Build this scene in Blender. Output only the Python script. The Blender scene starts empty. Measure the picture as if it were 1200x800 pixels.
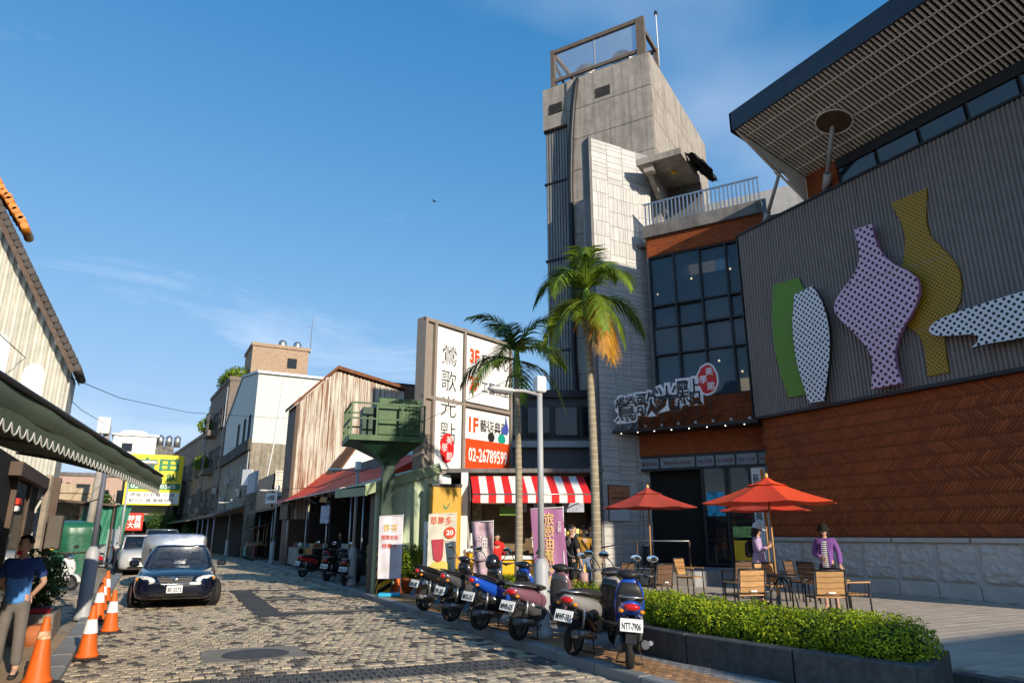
import bpy, bmesh, math, random
from mathutils import Vector, Matrix, Euler
R = math.radians
rnd = random.Random(11)
sc = bpy.context.scene
col = sc.collection
# ------------------------------------------------------------------ camera, sky, sun, exposure
SUN_EL, SUN_AZ = 20.0, 8.0                      # elevation; degrees east (+x) of due south (-y)
cam = bpy.data.cameras.new('camera'); cam.lens = 24.24; cam.sensor_width = 36; cam.clip_end = 4000; cam.clip_start = .05
camo = bpy.data.objects.new('camera', cam); col.objects.link(camo)
camo.location = (0, 0, 1.7); camo.rotation_euler = (R(90 + 15.6), 0, R(-27.8)); sc.camera = camo
wd = bpy.data.worlds.new('World'); sc.world = wd; wd.use_nodes = True
wn, wl = wd.node_tree.nodes, wd.node_tree.links
wn.clear()
sky = wn.new('ShaderNodeTexSky'); sky.sky_type = 'NISHITA'; sky.sun_disc = False
sky.sun_elevation = R(SUN_EL); sky.sun_rotation = R(180 - SUN_AZ); sky.air_density = 1.0; sky.dust_density = .15; sky.ozone_density = 2.5
bg = wn.new('ShaderNodeBackground'); bg.inputs['Strength'].default_value = .15
wo = wn.new('ShaderNodeOutputWorld')
# thin cirrus: noise on the direction projected on a cloud layer
tc = wn.new('ShaderNodeTexCoord')
sep = wn.new('ShaderNodeSeparateXYZ'); wl.new(tc.outputs['Generated'], sep.inputs[0])
mz = wn.new('ShaderNodeMath'); mz.operation = 'MAXIMUM'; mz.inputs[1].default_value = .03; wl.new(sep.outputs['Z'], mz.inputs[0])
za = wn.new('ShaderNodeMath'); za.operation = 'ADD'; za.inputs[1].default_value = .12; wl.new(mz.outputs[0], za.inputs[0])
dx = wn.new('ShaderNodeMath'); dx.operation = 'DIVIDE'; wl.new(sep.outputs['X'], dx.inputs[0]); wl.new(za.outputs[0], dx.inputs[1])
dy = wn.new('ShaderNodeMath'); dy.operation = 'DIVIDE'; wl.new(sep.outputs['Y'], dy.inputs[0]); wl.new(za.outputs[0], dy.inputs[1])
cmb = wn.new('ShaderNodeCombineXYZ'); wl.new(dx.outputs[0], cmb.inputs[0]); wl.new(dy.outputs[0], cmb.inputs[1])
mp = wn.new('ShaderNodeMapping'); mp.inputs['Rotation'].default_value = (0, 0, R(20)); mp.inputs['Scale'].default_value = (.8, 1.2, 1); mp.inputs['Location'].default_value = (1, 5, 0)
wl.new(cmb.outputs[0], mp.inputs[0])
n1 = wn.new('ShaderNodeTexNoise'); n1.inputs['Scale'].default_value = 1.0; n1.inputs['Detail'].default_value = 9; n1.inputs['Roughness'].default_value = .58; n1.inputs['Distortion'].default_value = .5
wl.new(mp.outputs[0], n1.inputs['Vector'])
cr = wn.new('ShaderNodeValToRGB'); cr.color_ramp.elements[0].position = .58; cr.color_ramp.elements[1].position = .82
cr.color_ramp.elements[0].color = (0, 0, 0, 1); cr.color_ramp.elements[1].color = (.45, .45, .45, 1)
wl.new(n1.outputs['Fac'], cr.inputs[0])
mp2 = wn.new('ShaderNodeMapping'); mp2.inputs['Location'].default_value = (7, 9.5, 0); wl.new(cmb.outputs[0], mp2.inputs[0])     # broad soft veil
n2 = wn.new('ShaderNodeTexNoise'); n2.inputs['Scale'].default_value = .55; n2.inputs['Detail'].default_value = 5; n2.inputs['Roughness'].default_value = .5; wl.new(mp2.outputs[0], n2.inputs['Vector'])
cr2 = wn.new('ShaderNodeValToRGB'); cr2.color_ramp.elements[0].position = .565; cr2.color_ramp.elements[1].position = .82; cr2.color_ramp.elements[1].color = (.55, .55, .55, 1); wl.new(n2.outputs['Fac'], cr2.inputs[0])
cmx = wn.new('ShaderNodeMath'); cmx.operation = 'MAXIMUM'; wl.new(cr.outputs[0], cmx.inputs[0]); wl.new(cr2.outputs[0], cmx.inputs[1])
mixc = wn.new('ShaderNodeMix'); mixc.data_type = 'RGBA'
hs = wn.new('ShaderNodeHueSaturation'); hs.inputs['Saturation'].default_value = 1.5; hs.inputs['Value'].default_value = 1.0
vk = wn.new('ShaderNodeVectorMath'); vk.operation = 'MULTIPLY_ADD'; vk.inputs[1].default_value = (.24, .215, .175); vk.inputs[2].default_value = (.56, .56, .56); wl.new(sky.outputs[0], vk.inputs[0])
vd = wn.new('ShaderNodeVectorMath'); vd.operation = 'DIVIDE'; wl.new(sky.outputs[0], vd.inputs[0]); wl.new(vk.outputs[0], vd.inputs[1])   # keeps the hazy horizon from burning out
wl.new(vd.outputs[0], hs.inputs['Color'])
wl.new(cmx.outputs[0], mixc.inputs['Factor']); wl.new(hs.outputs[0], mixc.inputs['A']); mixc.inputs['B'].default_value = (5.2, 5.5, 6.0, 1)
wl.new(mixc.outputs['Result'], bg.inputs['Color']); wl.new(bg.outputs[0], wo.inputs[0])
sl = bpy.data.lights.new('sun', 'SUN'); sl.energy = 3.6; sl.angle = R(.53); sl.color = (1, .88, .72)
so = bpy.data.objects.new('sun', sl); col.objects.link(so)
so.rotation_euler = (R(90 - SUN_EL), 0, R(SUN_AZ)); so.location = (10, -30, 30)
vs = sc.view_settings; vs.view_transform = 'Standard'; vs.look = 'None'; vs.gamma = 1; vs.exposure = .64; vs.use_curve_mapping = False
sc.cycles.use_denoising = True; sc.cycles.max_bounces = 7; sc.cycles.transparent_max_bounces = 8
sc.cycles.diffuse_bounces = 3; sc.cycles.glossy_bounces = 3; sc.cycles.transmission_bounces = 4; sc.cycles.caustics_reflective = False; sc.cycles.caustics_refractive = False
try: sc.cycles.denoiser = 'OPENIMAGEDENOISE'
except Exception: pass

# ------------------------------------------------------------------ helpers: pixel geometry of the 1200x800 photograph
F0, PT, YW = 808.0, R(15.6), R(27.8)
FWD = Vector((math.sin(YW) * math.cos(PT), math.cos(YW) * math.cos(PT), math.sin(PT)))
RGT = Vector((math.cos(YW), -math.sin(YW), 0)); UPV = RGT.cross(FWD); CAM = Vector((0, 0, 1.7))
def ray(x, y): return FWD * F0 + RGT * (x - 600) - UPV * (y - 400)
def atz(x, y, z=0):
    d = ray(x, y); return CAM + d * ((z - 1.7) / d.z)
def atx(x, y, X):
    d = ray(x, y); return CAM + d * (X / d.x)
def aty(x, y, Y):
    d = ray(x, y); return CAM + d * (Y / d.y)
def pd(px, dep, z=0):                              # ground point at horizontal pixel column px and depth dep
    l = (px - 600) / 838.8 * dep
    return Vector((dep * .466 + l * .885, dep * .885 - l * .466, z))

# ------------------------------------------------------------------ materials
MATS = {}
def M(name, c, rough=.6, metal=0, var=.12, scale=3.0, bump=0, bscale=40, rand=0, stain=0, streak=0, spec=.4, emit=0, trans=0, alpha=1, coat=0, fine=0, hue=None, sss=0, ior=1.45):
    if name in MATS: return MATS[name]
    m = bpy.data.materials.new(name); m.use_nodes = True
    N, L = m.node_tree.nodes, m.node_tree.links
    b = N['Principled BSDF']
    b.inputs['Roughness'].default_value = rough; b.inputs['Metallic'].default_value = metal
    b.inputs['Specular IOR Level'].default_value = spec; b.inputs['IOR'].default_value = ior
    if coat: b.inputs['Coat Weight'].default_value = coat; b.inputs['Coat Roughness'].default_value = .06
    if trans: b.inputs['Transmission Weight'].default_value = trans
    if alpha < 1: b.inputs['Alpha'].default_value = alpha
    co = N.new('ShaderNodeTexCoord')
    def noise(s, det=4, vec=None, ro=.55):
        n = N.new('ShaderNodeTexNoise'); n.inputs['Scale'].default_value = s; n.inputs['Detail'].default_value = det; n.inputs['Roughness'].default_value = ro
        L.new(vec or co.outputs['Object'], n.inputs['Vector']); return n.outputs['Fac']
    def math_(op, a, bb):
        x = N.new('ShaderNodeMath'); x.operation = op
        for i, q in enumerate((a, bb)):
            if isinstance(q, (int, float)): x.inputs[i].default_value = q
            else: L.new(q, x.inputs[i])
        return x.outputs[0]
    c2 = hue or c
    lo = tuple(max(0, v * (1 - var)) for v in c) + (1,); hi = tuple(min(1, v * (1 + var)) for v in c2) + (1,)
    f = noise(scale)
    rp = N.new('ShaderNodeMapRange'); rp.inputs['From Min'].default_value = .3; rp.inputs['From Max'].default_value = .7; L.new(f, rp.inputs['Value'])
    mx = N.new('ShaderNodeMix'); mx.data_type = 'RGBA'; L.new(rp.outputs[0], mx.inputs['Factor']); mx.inputs['A'].default_value = lo; mx.inputs['B'].default_value = hi
    out = mx.outputs['Result']
    def mul(fac):
        nonlocal out
        h = N.new('ShaderNodeMix'); h.data_type = 'RGBA'; h.blend_type = 'MULTIPLY'; h.inputs['Factor'].default_value = 1
        cc = N.new('ShaderNodeCombineColor'); 
        for k in range(3): L.new(fac, cc.inputs[k])
        L.new(out, h.inputs['A']); L.new(cc.outputs[0], h.inputs['B']); out = h.outputs['Result']
    if fine: mul(math_('ADD', math_('MULTIPLY', noise(90, 3), fine), 1 - fine * .5))
    if rand:
        oi = N.new('ShaderNodeObjectInfo'); mul(math_('ADD', math_('MULTIPLY', oi.outputs['Random'], rand), 1 - rand * .5))
    if stain:
        s = noise(.9, 7, ro=.7); r2 = N.new('ShaderNodeMapRange'); r2.inputs['From Min'].default_value = .42; r2.inputs['From Max'].default_value = .72
        r2.inputs['To Min'].default_value = 1; r2.inputs['To Max'].default_value = 1 - stain; L.new(s, r2.inputs['Value']); mul(r2.outputs[0])
    if streak:
        mpn = N.new('ShaderNodeMapping'); mpn.inputs['Scale'].default_value = (3.2, 3.2, .22); L.new(co.outputs['Object'], mpn.inputs[0])
        s = noise(1.3, 6, mpn.outputs[0], .65); r2 = N.new('ShaderNodeMapRange'); r2.inputs['From Min'].default_value = .46; r2.inputs['From Max'].default_value = .74
        r2.inputs['To Min'].default_value = 1; r2.inputs['To Max'].default_value = 1 - streak; L.new(s, r2.inputs['Value']); mul(r2.outputs[0])
    L.new(out, b.inputs['Base Color'])
    if rough > .15:
        rr = math_('ADD', math_('MULTIPLY', noise(scale * 2.3, 4), .24), rough - .12); L.new(rr, b.inputs['Roughness'])
    if emit: L.new(out, b.inputs['Emission Color']); b.inputs['Emission Strength'].default_value = emit
    if bump:
        bp = N.new('ShaderNodeBump'); bp.inputs['Strength'].default_value = bump; bp.inputs['Distance'].default_value = .02
        L.new(noise(bscale, 5), bp.inputs['Height']); L.new(bp.outputs[0], b.inputs['Normal'])
    MATS[name] = m
    return m
def nodes_of(m): return m.node_tree.nodes, m.node_tree.links, m.node_tree.nodes['Principled BSDF']

# ------------------------------------------------------------------ mesh builder
class MB:
    def __init__(s): s.v = []; s.f = []; s.sm = []; s.mi = []; s.T = Matrix.Identity(4); s.cur = 0
    def add(s, vs, fs, smooth=False):
        b = len(s.v); T = s.T
        s.v += [tuple(T @ Vector(p)) for p in vs]
        for f in fs: s.f.append(tuple(i + b for i in f)); s.sm.append(smooth); s.mi.append(s.cur)
        return s
    def box(s, x0, x1, y0, y1, z0, z1):
        return s.add([(x0,y0,z0),(x1,y0,z0),(x1,y1,z0),(x0,y1,z0),(x0,y0,z1),(x1,y0,z1),(x1,y1,z1),(x0,y1,z1)],
                     [(0,3,2,1),(4,5,6,7),(0,1,5,4),(1,2,6,5),(2,3,7,6),(3,0,4,7)])
    def bbox(s, x0, x1, y0, y1, z0, z1, c=.01):      # box with chamfered edges
        c = min(c, (x1-x0)*.49, (y1-y0)*.49, (z1-z0)*.49); X = (x0, x1); Y = (y0, y1); Z = (z0, z1); vs = []; ix = {}
        for i in (0,1):
            for j in (0,1):
                for k in (0,1):
                    sx, sy, sz = (1-2*i), (1-2*j), (1-2*k)
                    ix[i,j,k] = len(vs); vs += [(X[i], Y[j]+sy*c, Z[k]+sz*c), (X[i]+sx*c, Y[j], Z[k]+sz*c), (X[i]+sx*c, Y[j]+sy*c, Z[k])]
        fs = []
        def q(a, pts): fs.append(tuple(ix[p]+a for p in pts))
        q(0,[(0,0,0),(0,0,1),(0,1,1),(0,1,0)]); q(0,[(1,0,0),(1,1,0),(1,1,1),(1,0,1)])
        q(1,[(0,0,0),(1,0,0),(1,0,1),(0,0,1)]); q(1,[(0,1,0),(0,1,1),(1,1,1),(1,1,0)])
        q(2,[(0,0,0),(0,1,0),(1,1,0),(1,0,0)]); q(2,[(0,0,1),(1,0,1),(1,1,1),(0,1,1)])
        for i in (0,1):
            for j in (0,1):
                for k in (0,1):
                    a = ix[i,j,k]; t = (a, a+1, a+2); fs.append(t if (i+j+k) % 2 else t[::-1])
        for i in (0,1):
            for j in (0,1): a, b2 = ix[i,j,0], ix[i,j,1]; t = (a, a+1, b2+1, b2); fs.append(t if (i+j) % 2 == 0 else t[::-1])
            for k in (0,1): a, b2 = ix[i,0,k], ix[i,1,k]; t = (a, b2, b2+2, a+2); fs.append(t if (i+k) % 2 == 0 else t[::-1])
        for j in (0,1):
            for k in (0,1): a, b2 = ix[0,j,k], ix[1,j,k]; t = (a+1, a+2, b2+2, b2+1); fs.append(t if (j+k) % 2 == 0 else t[::-1])
        return s.add(vs, fs)
    def beam(s, p0, p1, w, h, up=(0,0,1)):            # rectangular bar from p0 to p1
        p0, p1 = Vector(p0), Vector(p1); d = (p1-p0).normalized(); u = Vector(up)
        if abs(d.dot(u)) > .98: u = Vector((0,1,0))
        r = d.cross(u).normalized(); u = r.cross(d)
        vs = [p + r*a*w/2 + u*b*h/2 for p in (p0,p1) for a,b in ((-1,-1),(1,-1),(1,1),(-1,1))]
        return s.add(vs, [(0,1,2,3),(7,6,5,4),(0,4,5,1),(1,5,6,2),(2,6,7,3),(3,7,4,0)])
    def cyl(s, p0, p1, r0, r1=None, n=10, cap=True):
        return s.tube([p0, p1], [r0, r0 if r1 is None else r1], n, cap)
    def tube(s, pts, r, n=6, cap=True):
        pts = [Vector(p) for p in pts]; rs = r if isinstance(r, (list, tuple)) else [r]*len(pts)
        b = len(s.v); T = s.T; ref = None; vs = []
        for i, p in enumerate(pts):
            d = (pts[min(i+1, len(pts)-1)] - pts[max(i-1, 0)]).normalized()
            if ref is None: ref = Vector((0,0,1)) if abs(d.z) < .9 else Vector((1,0,0))
            a = d.cross(ref).normalized(); c = a.cross(d).normalized(); ref = c
            vs += [p + (a*math.cos(2*math.pi*k/n) + c*math.sin(2*math.pi*k/n))*rs[i] for k in range(n)]
        fs = [(i*n+k, i*n+(k+1) % n, (i+1)*n+(k+1) % n, (i+1)*n+k) for i in range(len(pts)-1) for k in range(n)]
        s.add(vs, fs, True)
        if cap:
            s.add([], []); 
            o = len(s.v) - len(vs)
            s.f.append(tuple(o+k for k in range(n-1,-1,-1))); s.sm.append(False); s.mi.append(s.cur)
            s.f.append(tuple(o+(len(pts)-1)*n+k for k in range(n))); s.sm.append(False); s.mi.append(s.cur)
        return s
    def lathe(s, prof, n=16, c=(0,0,0), smooth=True, cap=True):
        vs = [(c[0]+r*math.cos(2*math.pi*k/n), c[1]+r*math.sin(2*math.pi*k/n), c[2]+z) for r, z in prof for k in range(n)]
        s.add(vs, [(i*n+k, i*n+(k+1) % n, (i+1)*n+(k+1) % n, (i+1)*n+k) for i in range(len(prof)-1) for k in range(n)], smooth)
        if cap:
            o = len(s.v)-len(vs)
            s.f.append(tuple(o+k for k in range(n-1,-1,-1))); s.sm.append(False); s.mi.append(s.cur)
            s.f.append(tuple(o+(len(prof)-1)*n+k for k in range(n))); s.sm.append(False); s.mi.append(s.cur)
        return s
    def loft(s, rings, cap=True, smooth=True, close=True):
        n = len(rings[0]); vs = [p for r in rings for p in r]
        rng = range(n) if close else range(n-1)
        s.add(vs, [(i*n+k, i*n+(k+1) % n, (i+1)*n+(k+1) % n, (i+1)*n+k) for i in range(len(rings)-1) for k in rng], smooth)
        if cap and close:
            o = len(s.v)-len(vs)
            s.f.append(tuple(o+k for k in range(n-1,-1,-1))); s.sm.append(smooth); s.mi.append(s.cur)
            s.f.append(tuple(o+(len(rings)-1)*n+k for k in range(n))); s.sm.append(smooth); s.mi.append(s.cur)
        return s
    def prism(s, poly, d0, d1, ax='y'):               # polygon in (x,z) (ax y), (y,z) (ax x) or (x,y) (ax z), extruded
        def P(a, b, d): return (a, d, b) if ax == 'y' else (d, a, b) if ax == 'x' else (a, b, d)
        n = len(poly); vs = [P(a, b, d0) for a, b in poly] + [P(a, b, d1) for a, b in poly]
        return s.add(vs, [tuple(range(n)), tuple(range(2*n-1, n-1, -1))] + [(k, n+k, n+(k+1) % n, (k+1) % n) for k in range(n)])
    def ell(s, c, r, nu=12, nv=8):
        vs = []; fs = []
        for j in range(1, nv):
            t = math.pi*j/nv
            for i in range(nu):
                p = 2*math.pi*i/nu; vs.append((c[0]+r[0]*math.sin(t)*math.cos(p), c[1]+r[1]*math.sin(t)*math.sin(p), c[2]+r[2]*math.cos(t)))
        o = len(vs); vs += [(c[0], c[1], c[2]+r[2]), (c[0], c[1], c[2]-r[2])]
        for j in range(nv-2):
            for i in range(nu): fs.append((j*nu+i, (j+1)*nu+i, (j+1)*nu+(i+1) % nu, j*nu+(i+1) % nu))
        for i in range(nu): fs.append((o, i, (i+1) % nu)); fs.append((o+1, (nv-2)*nu+(i+1) % nu, (nv-2)*nu+i))
        return s.add(vs, fs, True)
    def grid(s, fn, nu, nv, smooth=True):
        vs = [fn(i/nu, j/nv) for j in range(nv+1) for i in range(nu+1)]; w = nu+1
        return s.add(vs, [(j*w+i, j*w+i+1, (j+1)*w+i+1, (j+1)*w+i) for j in range(nv) for i in range(nu)], smooth)
    def mesh(s, name):
        me = bpy.data.meshes.new(name); me.from_pydata(s.v, [], s.f)
        me.polygons.foreach_set('use_smooth', s.sm); me.polygons.foreach_set('material_index', s.mi)
        me.update(); return me
    def build(s, name, mat, parent=None, loc=(0,0,0), rot=(0,0,0), fix=False, **tags):
        me = s.mesh(name)
        if fix:
            bm = bmesh.new(); bm.from_mesh(me); bmesh.ops.recalc_face_normals(bm, faces=bm.faces); bm.to_mesh(me); bm.free()
        for m in (mat if isinstance(mat, (list, tuple)) else [mat]): me.materials.append(m)
        return link(name, me, parent, loc, rot, **tags)
def link(name, me, parent=None, loc=(0,0,0), rot=(0,0,0), **tags):
    o = bpy.data.objects.new(name, me); col.objects.link(o)
    if parent: o.parent = parent
    o.location = loc; o.rotation_euler = rot
    for k, v in tags.items(): o[k] = v
    return o
def thing(name, label, cat, loc=(0,0,0), rz=0, group=None, parent=None):
    o = bpy.data.objects.new(name, None); col.objects.link(o); o.empty_display_size = .2
    o.location = loc; o.rotation_euler = (0, 0, rz); o['label'] = label; o['category'] = cat
    if group: o['group'] = group
    return o
def copy_tree(o, parent=None):
    c = o.copy(); col.objects.link(c); c.parent = parent
    for ch in list(o.children): copy_tree(ch, c)
    return c
def dup(o, loc, rz, label=None, group=None):
    c = copy_tree(o); c.location = loc; c.rotation_euler = (0, 0, rz)
    if label: c['label'] = label
    if group: c['group'] = group
    return c
# ------------------------------------------------------------------ lettering as thin real meshes facing -y, fitted in a box w x h
_tc = bpy.data.curves.new('lettering_source', 'FONT'); _to = bpy.data.objects.new('lettering_source', _tc); col.objects.link(_to)
_txt_cache = {}
def txt_mesh(body, w, h, ext=.004, off=0, vert=False, shear=0):
    key = (body, round(w, 3), round(h, 3), ext, off, vert, shear)
    if key in _txt_cache: return _txt_cache[key]
    _tc.body = '\n'.join(body) if vert else body; _tc.extrude = .02; _tc.offset = off; _tc.resolution_u = 2; _tc.align_x = 'CENTER'; _tc.space_line = .92 if vert else 1; _tc.shear = shear
    bpy.context.view_layer.update()
    me = bpy.data.meshes.new_from_object(_to.evaluated_get(bpy.context.evaluated_depsgraph_get()))
    co = [v.co.copy() for v in me.vertices]
    if co:
        x0, x1 = min(c.x for c in co), max(c.x for c in co); y0, y1 = min(c.y for c in co), max(c.y for c in co)
        for v in me.vertices:
            v.co = ((v.co.x-(x0+x1)/2)/(x1-x0)*w, -v.co.z/.04*ext, (v.co.y-(y0+y1)/2)/(y1-y0)*h)
    me.materials.clear(); _txt_cache[key] = me
    return me
def txt(body, parent, mat, w, h, loc, rot=(0,0,0), ext=.004, off=0, vert=False, name='lettering', shear=0):
    me = txt_mesh(body, w, h, ext, off, vert, shear)
    if me.materials: me = me.copy(); me.materials.clear()
    me.materials.append(mat)
    return link(name, me, parent, loc, rot)
# ------------------------------------------------------------------ many small pieces: the largest in view as parts, the rest as one mass
def project(p):
    v = Vector(p) - CAM; z = v.dot(FWD)
    if z < .1: return None
    return 600 + F0 * v.dot(RGT) / z, 400 - F0 * v.dot(UPV) / z, z
def pieces(parent, name, mats, items, limit=300, rest='stuff_rest', pm=Matrix.Identity(4)):
    """items: (Matrix of a unit block centred on its outer face, material index)"""
    um = []
    for k, m in enumerate(mats):
        b = MB(); c = .06
        vs = [(-.5,-.5,-1),(.5,-.5,-1),(.5,.5,-1),(-.5,.5,-1),(-.5,-.5,-.3),(.5,-.5,-.3),(.5,.5,-.3),(-.5,.5,-.3),(-.5+c,-.5+c,0),(.5-c,-.5+c,0),(.5-c,.5-c,0),(-.5+c,.5-c,0)]
        fs = [(8,9,10,11)] + [(a, (a+1) % 4, 4+(a+1) % 4, 4+a) for a in range(4)] + [(4+a, 4+(a+1) % 4, 8+(a+1) % 4, 8+a) for a in range(4)]
        b.add(vs, fs); me = b.mesh(name); me.materials.append(m); um.append((me, vs, fs))
    sc_ = []
    for i, (mt, k) in enumerate(items):
        w = pm @ mt.translation; q = project(w)
        ok = q and -20 < q[0] < 1220 and -20 < q[1] < 820
        sx = mt.to_scale(); sc_.append((-(max(sx.x, sx.y) / q[2]) if ok else 1, i))
    sc_.sort(); big = set(i for s, i in sc_[:limit] if s < 0)
    for i in sorted(big):
        mt, k = items[i]; o = bpy.data.objects.new(name, um[k][0]); col.objects.link(o)
        if parent: o.parent = parent
        o.matrix_local = mt
    b = MB()
    for i, (mt, k) in enumerate(items):
        if i in big: continue
        b.T = mt; b.cur = k; b.add(um[k][1], um[k][2])
    if b.v: b.build(rest, list(mats), parent, kind='stuff')
def TR(loc, rot=(0,0,0), s=(1,1,1)):
    return Matrix.Translation(loc) @ Euler(rot).to_matrix().to_4x4() @ Matrix.Diagonal((*s, 1))
WALLX = lambda y, z, x: Vector((x, y, z))
# ------------------------------------------------------------------ colours
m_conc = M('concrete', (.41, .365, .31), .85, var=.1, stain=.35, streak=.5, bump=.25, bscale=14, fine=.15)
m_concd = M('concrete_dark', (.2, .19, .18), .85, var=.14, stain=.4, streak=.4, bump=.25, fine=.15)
m_tile = M('pale_stone_tile', (.53, .515, .485), .6, var=.07, rand=.16, streak=.12, fine=.08)
m_brick = M('terracotta_brick', (.34, .082, .02), .75, var=.18, scale=9, rand=.36, stain=.3, fine=.2)
m_brick2 = M('terracotta_brick_dark', (.28, .066, .016), .75, var=.18, scale=9, rand=.36, stain=.3, fine=.2)
m_brickm = M('brick_joint', (.19, .05, .016), .9)
m_clad = M('dark_metal_cladding', (.25, .21, .19), .55, metal=.2, var=.06, streak=.15)
m_dark = M('dark_metal', (.035, .035, .038), .45, metal=.4)
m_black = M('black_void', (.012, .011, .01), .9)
m_glass = M('blue_glass', (.012, .028, .05), .06, var=.3, scale=.35, spec=.9)
m_glassd = M('dark_glass', (.01, .013, .016), .05, var=.3, scale=.5, spec=.8)
m_white = M('white_paint', (.78, .78, .76), .5, var=.04, streak=.08)
m_grey = M('grey_paint', (.4, .405, .41), .45, var=.06, streak=.12, fine=.06)
m_steel = M('galvanised_steel', (.42, .42, .42), .35, metal=.85, var=.12)
m_chrome = M('chrome', (.75, .75, .76), .12, metal=1, var=.02)
m_slat = M('soffit_slat', (.78, .74, .66), .7, var=.08, rand=.12)
m_plate = M('soffit_plate', (.62, .58, .5), .6, var=.06)
m_wood = M('teak_slat', (.45, .25, .10), .55, var=.2, scale=6, rand=.25, fine=.12)
m_woodd = M('dark_wood', (.09, .055, .035), .6, var=.25, scale=5, fine=.12)
m_red = M('red_canvas', (.62, .045, .022), .75, var=.08, scale=2, fine=.06)
m_redd = M('red_canvas_dull', (.42, .05, .032), .75, var=.08, scale=2, fine=.06)
m_yel = M('yellow_panel', (.85, .47, .02), .45, var=.05)
m_tan = M('tan_concrete', (.42, .29, .17), .9, var=.12, stain=.25, fine=.2, bump=.3)
m_kerb = M('kerb_granite', (.27, .27, .26), .8, var=.1, rand=.15, fine=.3, stain=.2)
m_gran = M('granite_dark', (.1, .1, .096), .75, var=.25, scale=12, fine=.6, rand=.25, stain=.5, streak=.3)
m_mort = M('joint_sand', (.26, .215, .15), .95, var=.15, fine=.3)
m_cob = M('cobble_pale', (.6, .485, .33), .85, var=.16, scale=2.2, rand=.34, fine=.25, stain=.22, bump=.3)
m_cob2 = M('cobble_grey', (.5, .41, .29), .85, var=.16, scale=2.2, rand=.34, fine=.25, stain=.22, bump=.3)
m_cob3 = M('cobble_dark', (.125, .105, .088), .85, var=.2, scale=2.2, rand=.4, fine=.25, stain=.2, bump=.3)
m_asph = M('asphalt', (.075, .073, .07), .9, var=.2, scale=1.2, fine=.4, stain=.3, bump=.4, bscale=90)
m_ob = M('paver_orange', (.42, .235, .115), .9, var=.2, rand=.4, fine=.25, stain=.3)
m_gb = M('paver_grey', (.25, .245, .235), .9, var=.15, rand=.25, fine=.25, stain=.25)
m_ter = M('terrace_tile', (.5, .43, .35), .8, var=.12, rand=.2, fine=.2, stain=.2)
m_sett = M('sett_dark', (.085, .083, .08), .8, var=.2, rand=.35, fine=.3)
m_leafb = None
# ------------------------------------------------------------------ ground, road, pavements
kR = lambda y: 5.1 + .037 * y          # right kerb line
kL = lambda y: -.7 + .0125 * y         # left kerb line
b = MB(); b.add([(-700,-300,-.06),(700,-300,-.06),(700,1500,-.06),(-700,1500,-.06)], [(0,1,2,3)])
b.build('ground', M('ground_earth', (.16, .14, .11), .95, var=.2, scale=.3), kind='structure')
b = MB()
ys = [-14, -4, 4, 12, 20, 30, 42, 60, 80, 112]
b.loft([[(kL(y)-.2, y, -.014), (kR(y)+.2, y, -.014)] for y in ys], False, False, False)
road = b.build('road', m_mort, kind='structure')
items = []
bandy = lambda x: 9.95 - .1 * x          # far edge of the dark sett band across the road
def in_patch(x, y):
    if 1.05 < x < 2.5 and 11.0 < y < 12.25 - .03*x: return True
    if 2.52 + (y-16.4)*.037 < x < 3.15 + (y-16.4)*.037 and 16.4 < y < 24.6: return True
    if x > 2.6 and any(a < y + .06*x < a+w for a, w in ((16.75, .95), (20.55, .75), (24.0, .6))): return True
    return False
W, H_ = .145, .18
j = 0; y = 6.2
while y < 46:
    h = H_; x = kL(y) + .04 - (W/2 if j % 2 else 0); 
    while x < kR(y) + .1:
        cx, cy = x + W/2 + rnd.uniform(-.008, .008), y + h/2 + .012*math.sin(x*9+j*2.1) + rnd.uniform(-.008, .008)
        inb = bandy(cx) - .75 < cy < bandy(cx) + .06
        if cx > kL(cy) + .03 and cx < kR(cy) - .03 and not inb and not in_patch(cx, cy):
            r = rnd.random(); dk = .17 + .13 * math.sin(cx*1.3 + cy*.5) * math.sin(cy*.9 - cx)
            k = 2 if r < dk else 1 if r < .55 else 0
            items.append((TR((cx, cy, rnd.uniform(-.003, .005)), (rnd.gauss(0, .02), rnd.gauss(0, .02), rnd.gauss(0, .05)), (W*rnd.uniform(.84, .95), h*rnd.uniform(.84, .95), .02)), k))
        x += W
    y += h; j += 1
pieces(road, 'cobble', [m_cob, m_cob2, m_cob3], items, 290, 'cobble_field')
items = []
for q in range(58):                        # dark sett band
    for r_ in range(3):
        x = -.5 + q*.105; yc = bandy(x) - .12 - .235*r_
        if kL(yc)+.05 < x < kR(yc)-.05:
            items.append((TR((x, yc, rnd.uniform(-.002, .004)), (0, 0, -.1 + rnd.gauss(0, .02)), (.092, .215, .02)), 0))
pieces(road, 'sett', [m_sett], items, 175, 'sett_field')
b = MB()                                   # far road surface, patches
b.loft([[(kL(y)+.0, y, -.004), (kR(y), y, -.004)] for y in (46, 60, 80, 112)], False, False, False)
b.build('far_paving', M('far_cobbles', (.37, .3, .21), .9, var=.35, scale=5, stain=.25), road)
b = MB()
b.prism([(2.5, 16.4), (5.72, 15.95), (5.74, 16.55), (3.14, 17.1), (3.28, 20.35), (5.84, 19.5), (5.86, 20.2), (3.3, 20.6), (3.42, 23.9), (6.0, 22.9), (6.02, 23.5), (2.86, 24.6)], -.02, .001, 'z')
b.build('asphalt_patch', m_asph, road, fix=True)
b = MB(); b.prism([(1.03, 11.05), (2.5, 10.98), (2.48, 12.1), (1.1, 12.25)], -.02, .002, 'z')
mp_ = b.build('utility_slab', M('slab_grey', (.25, .225, .19), .9, var=.15, fine=.3, stain=.2), road, fix=True)
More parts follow.
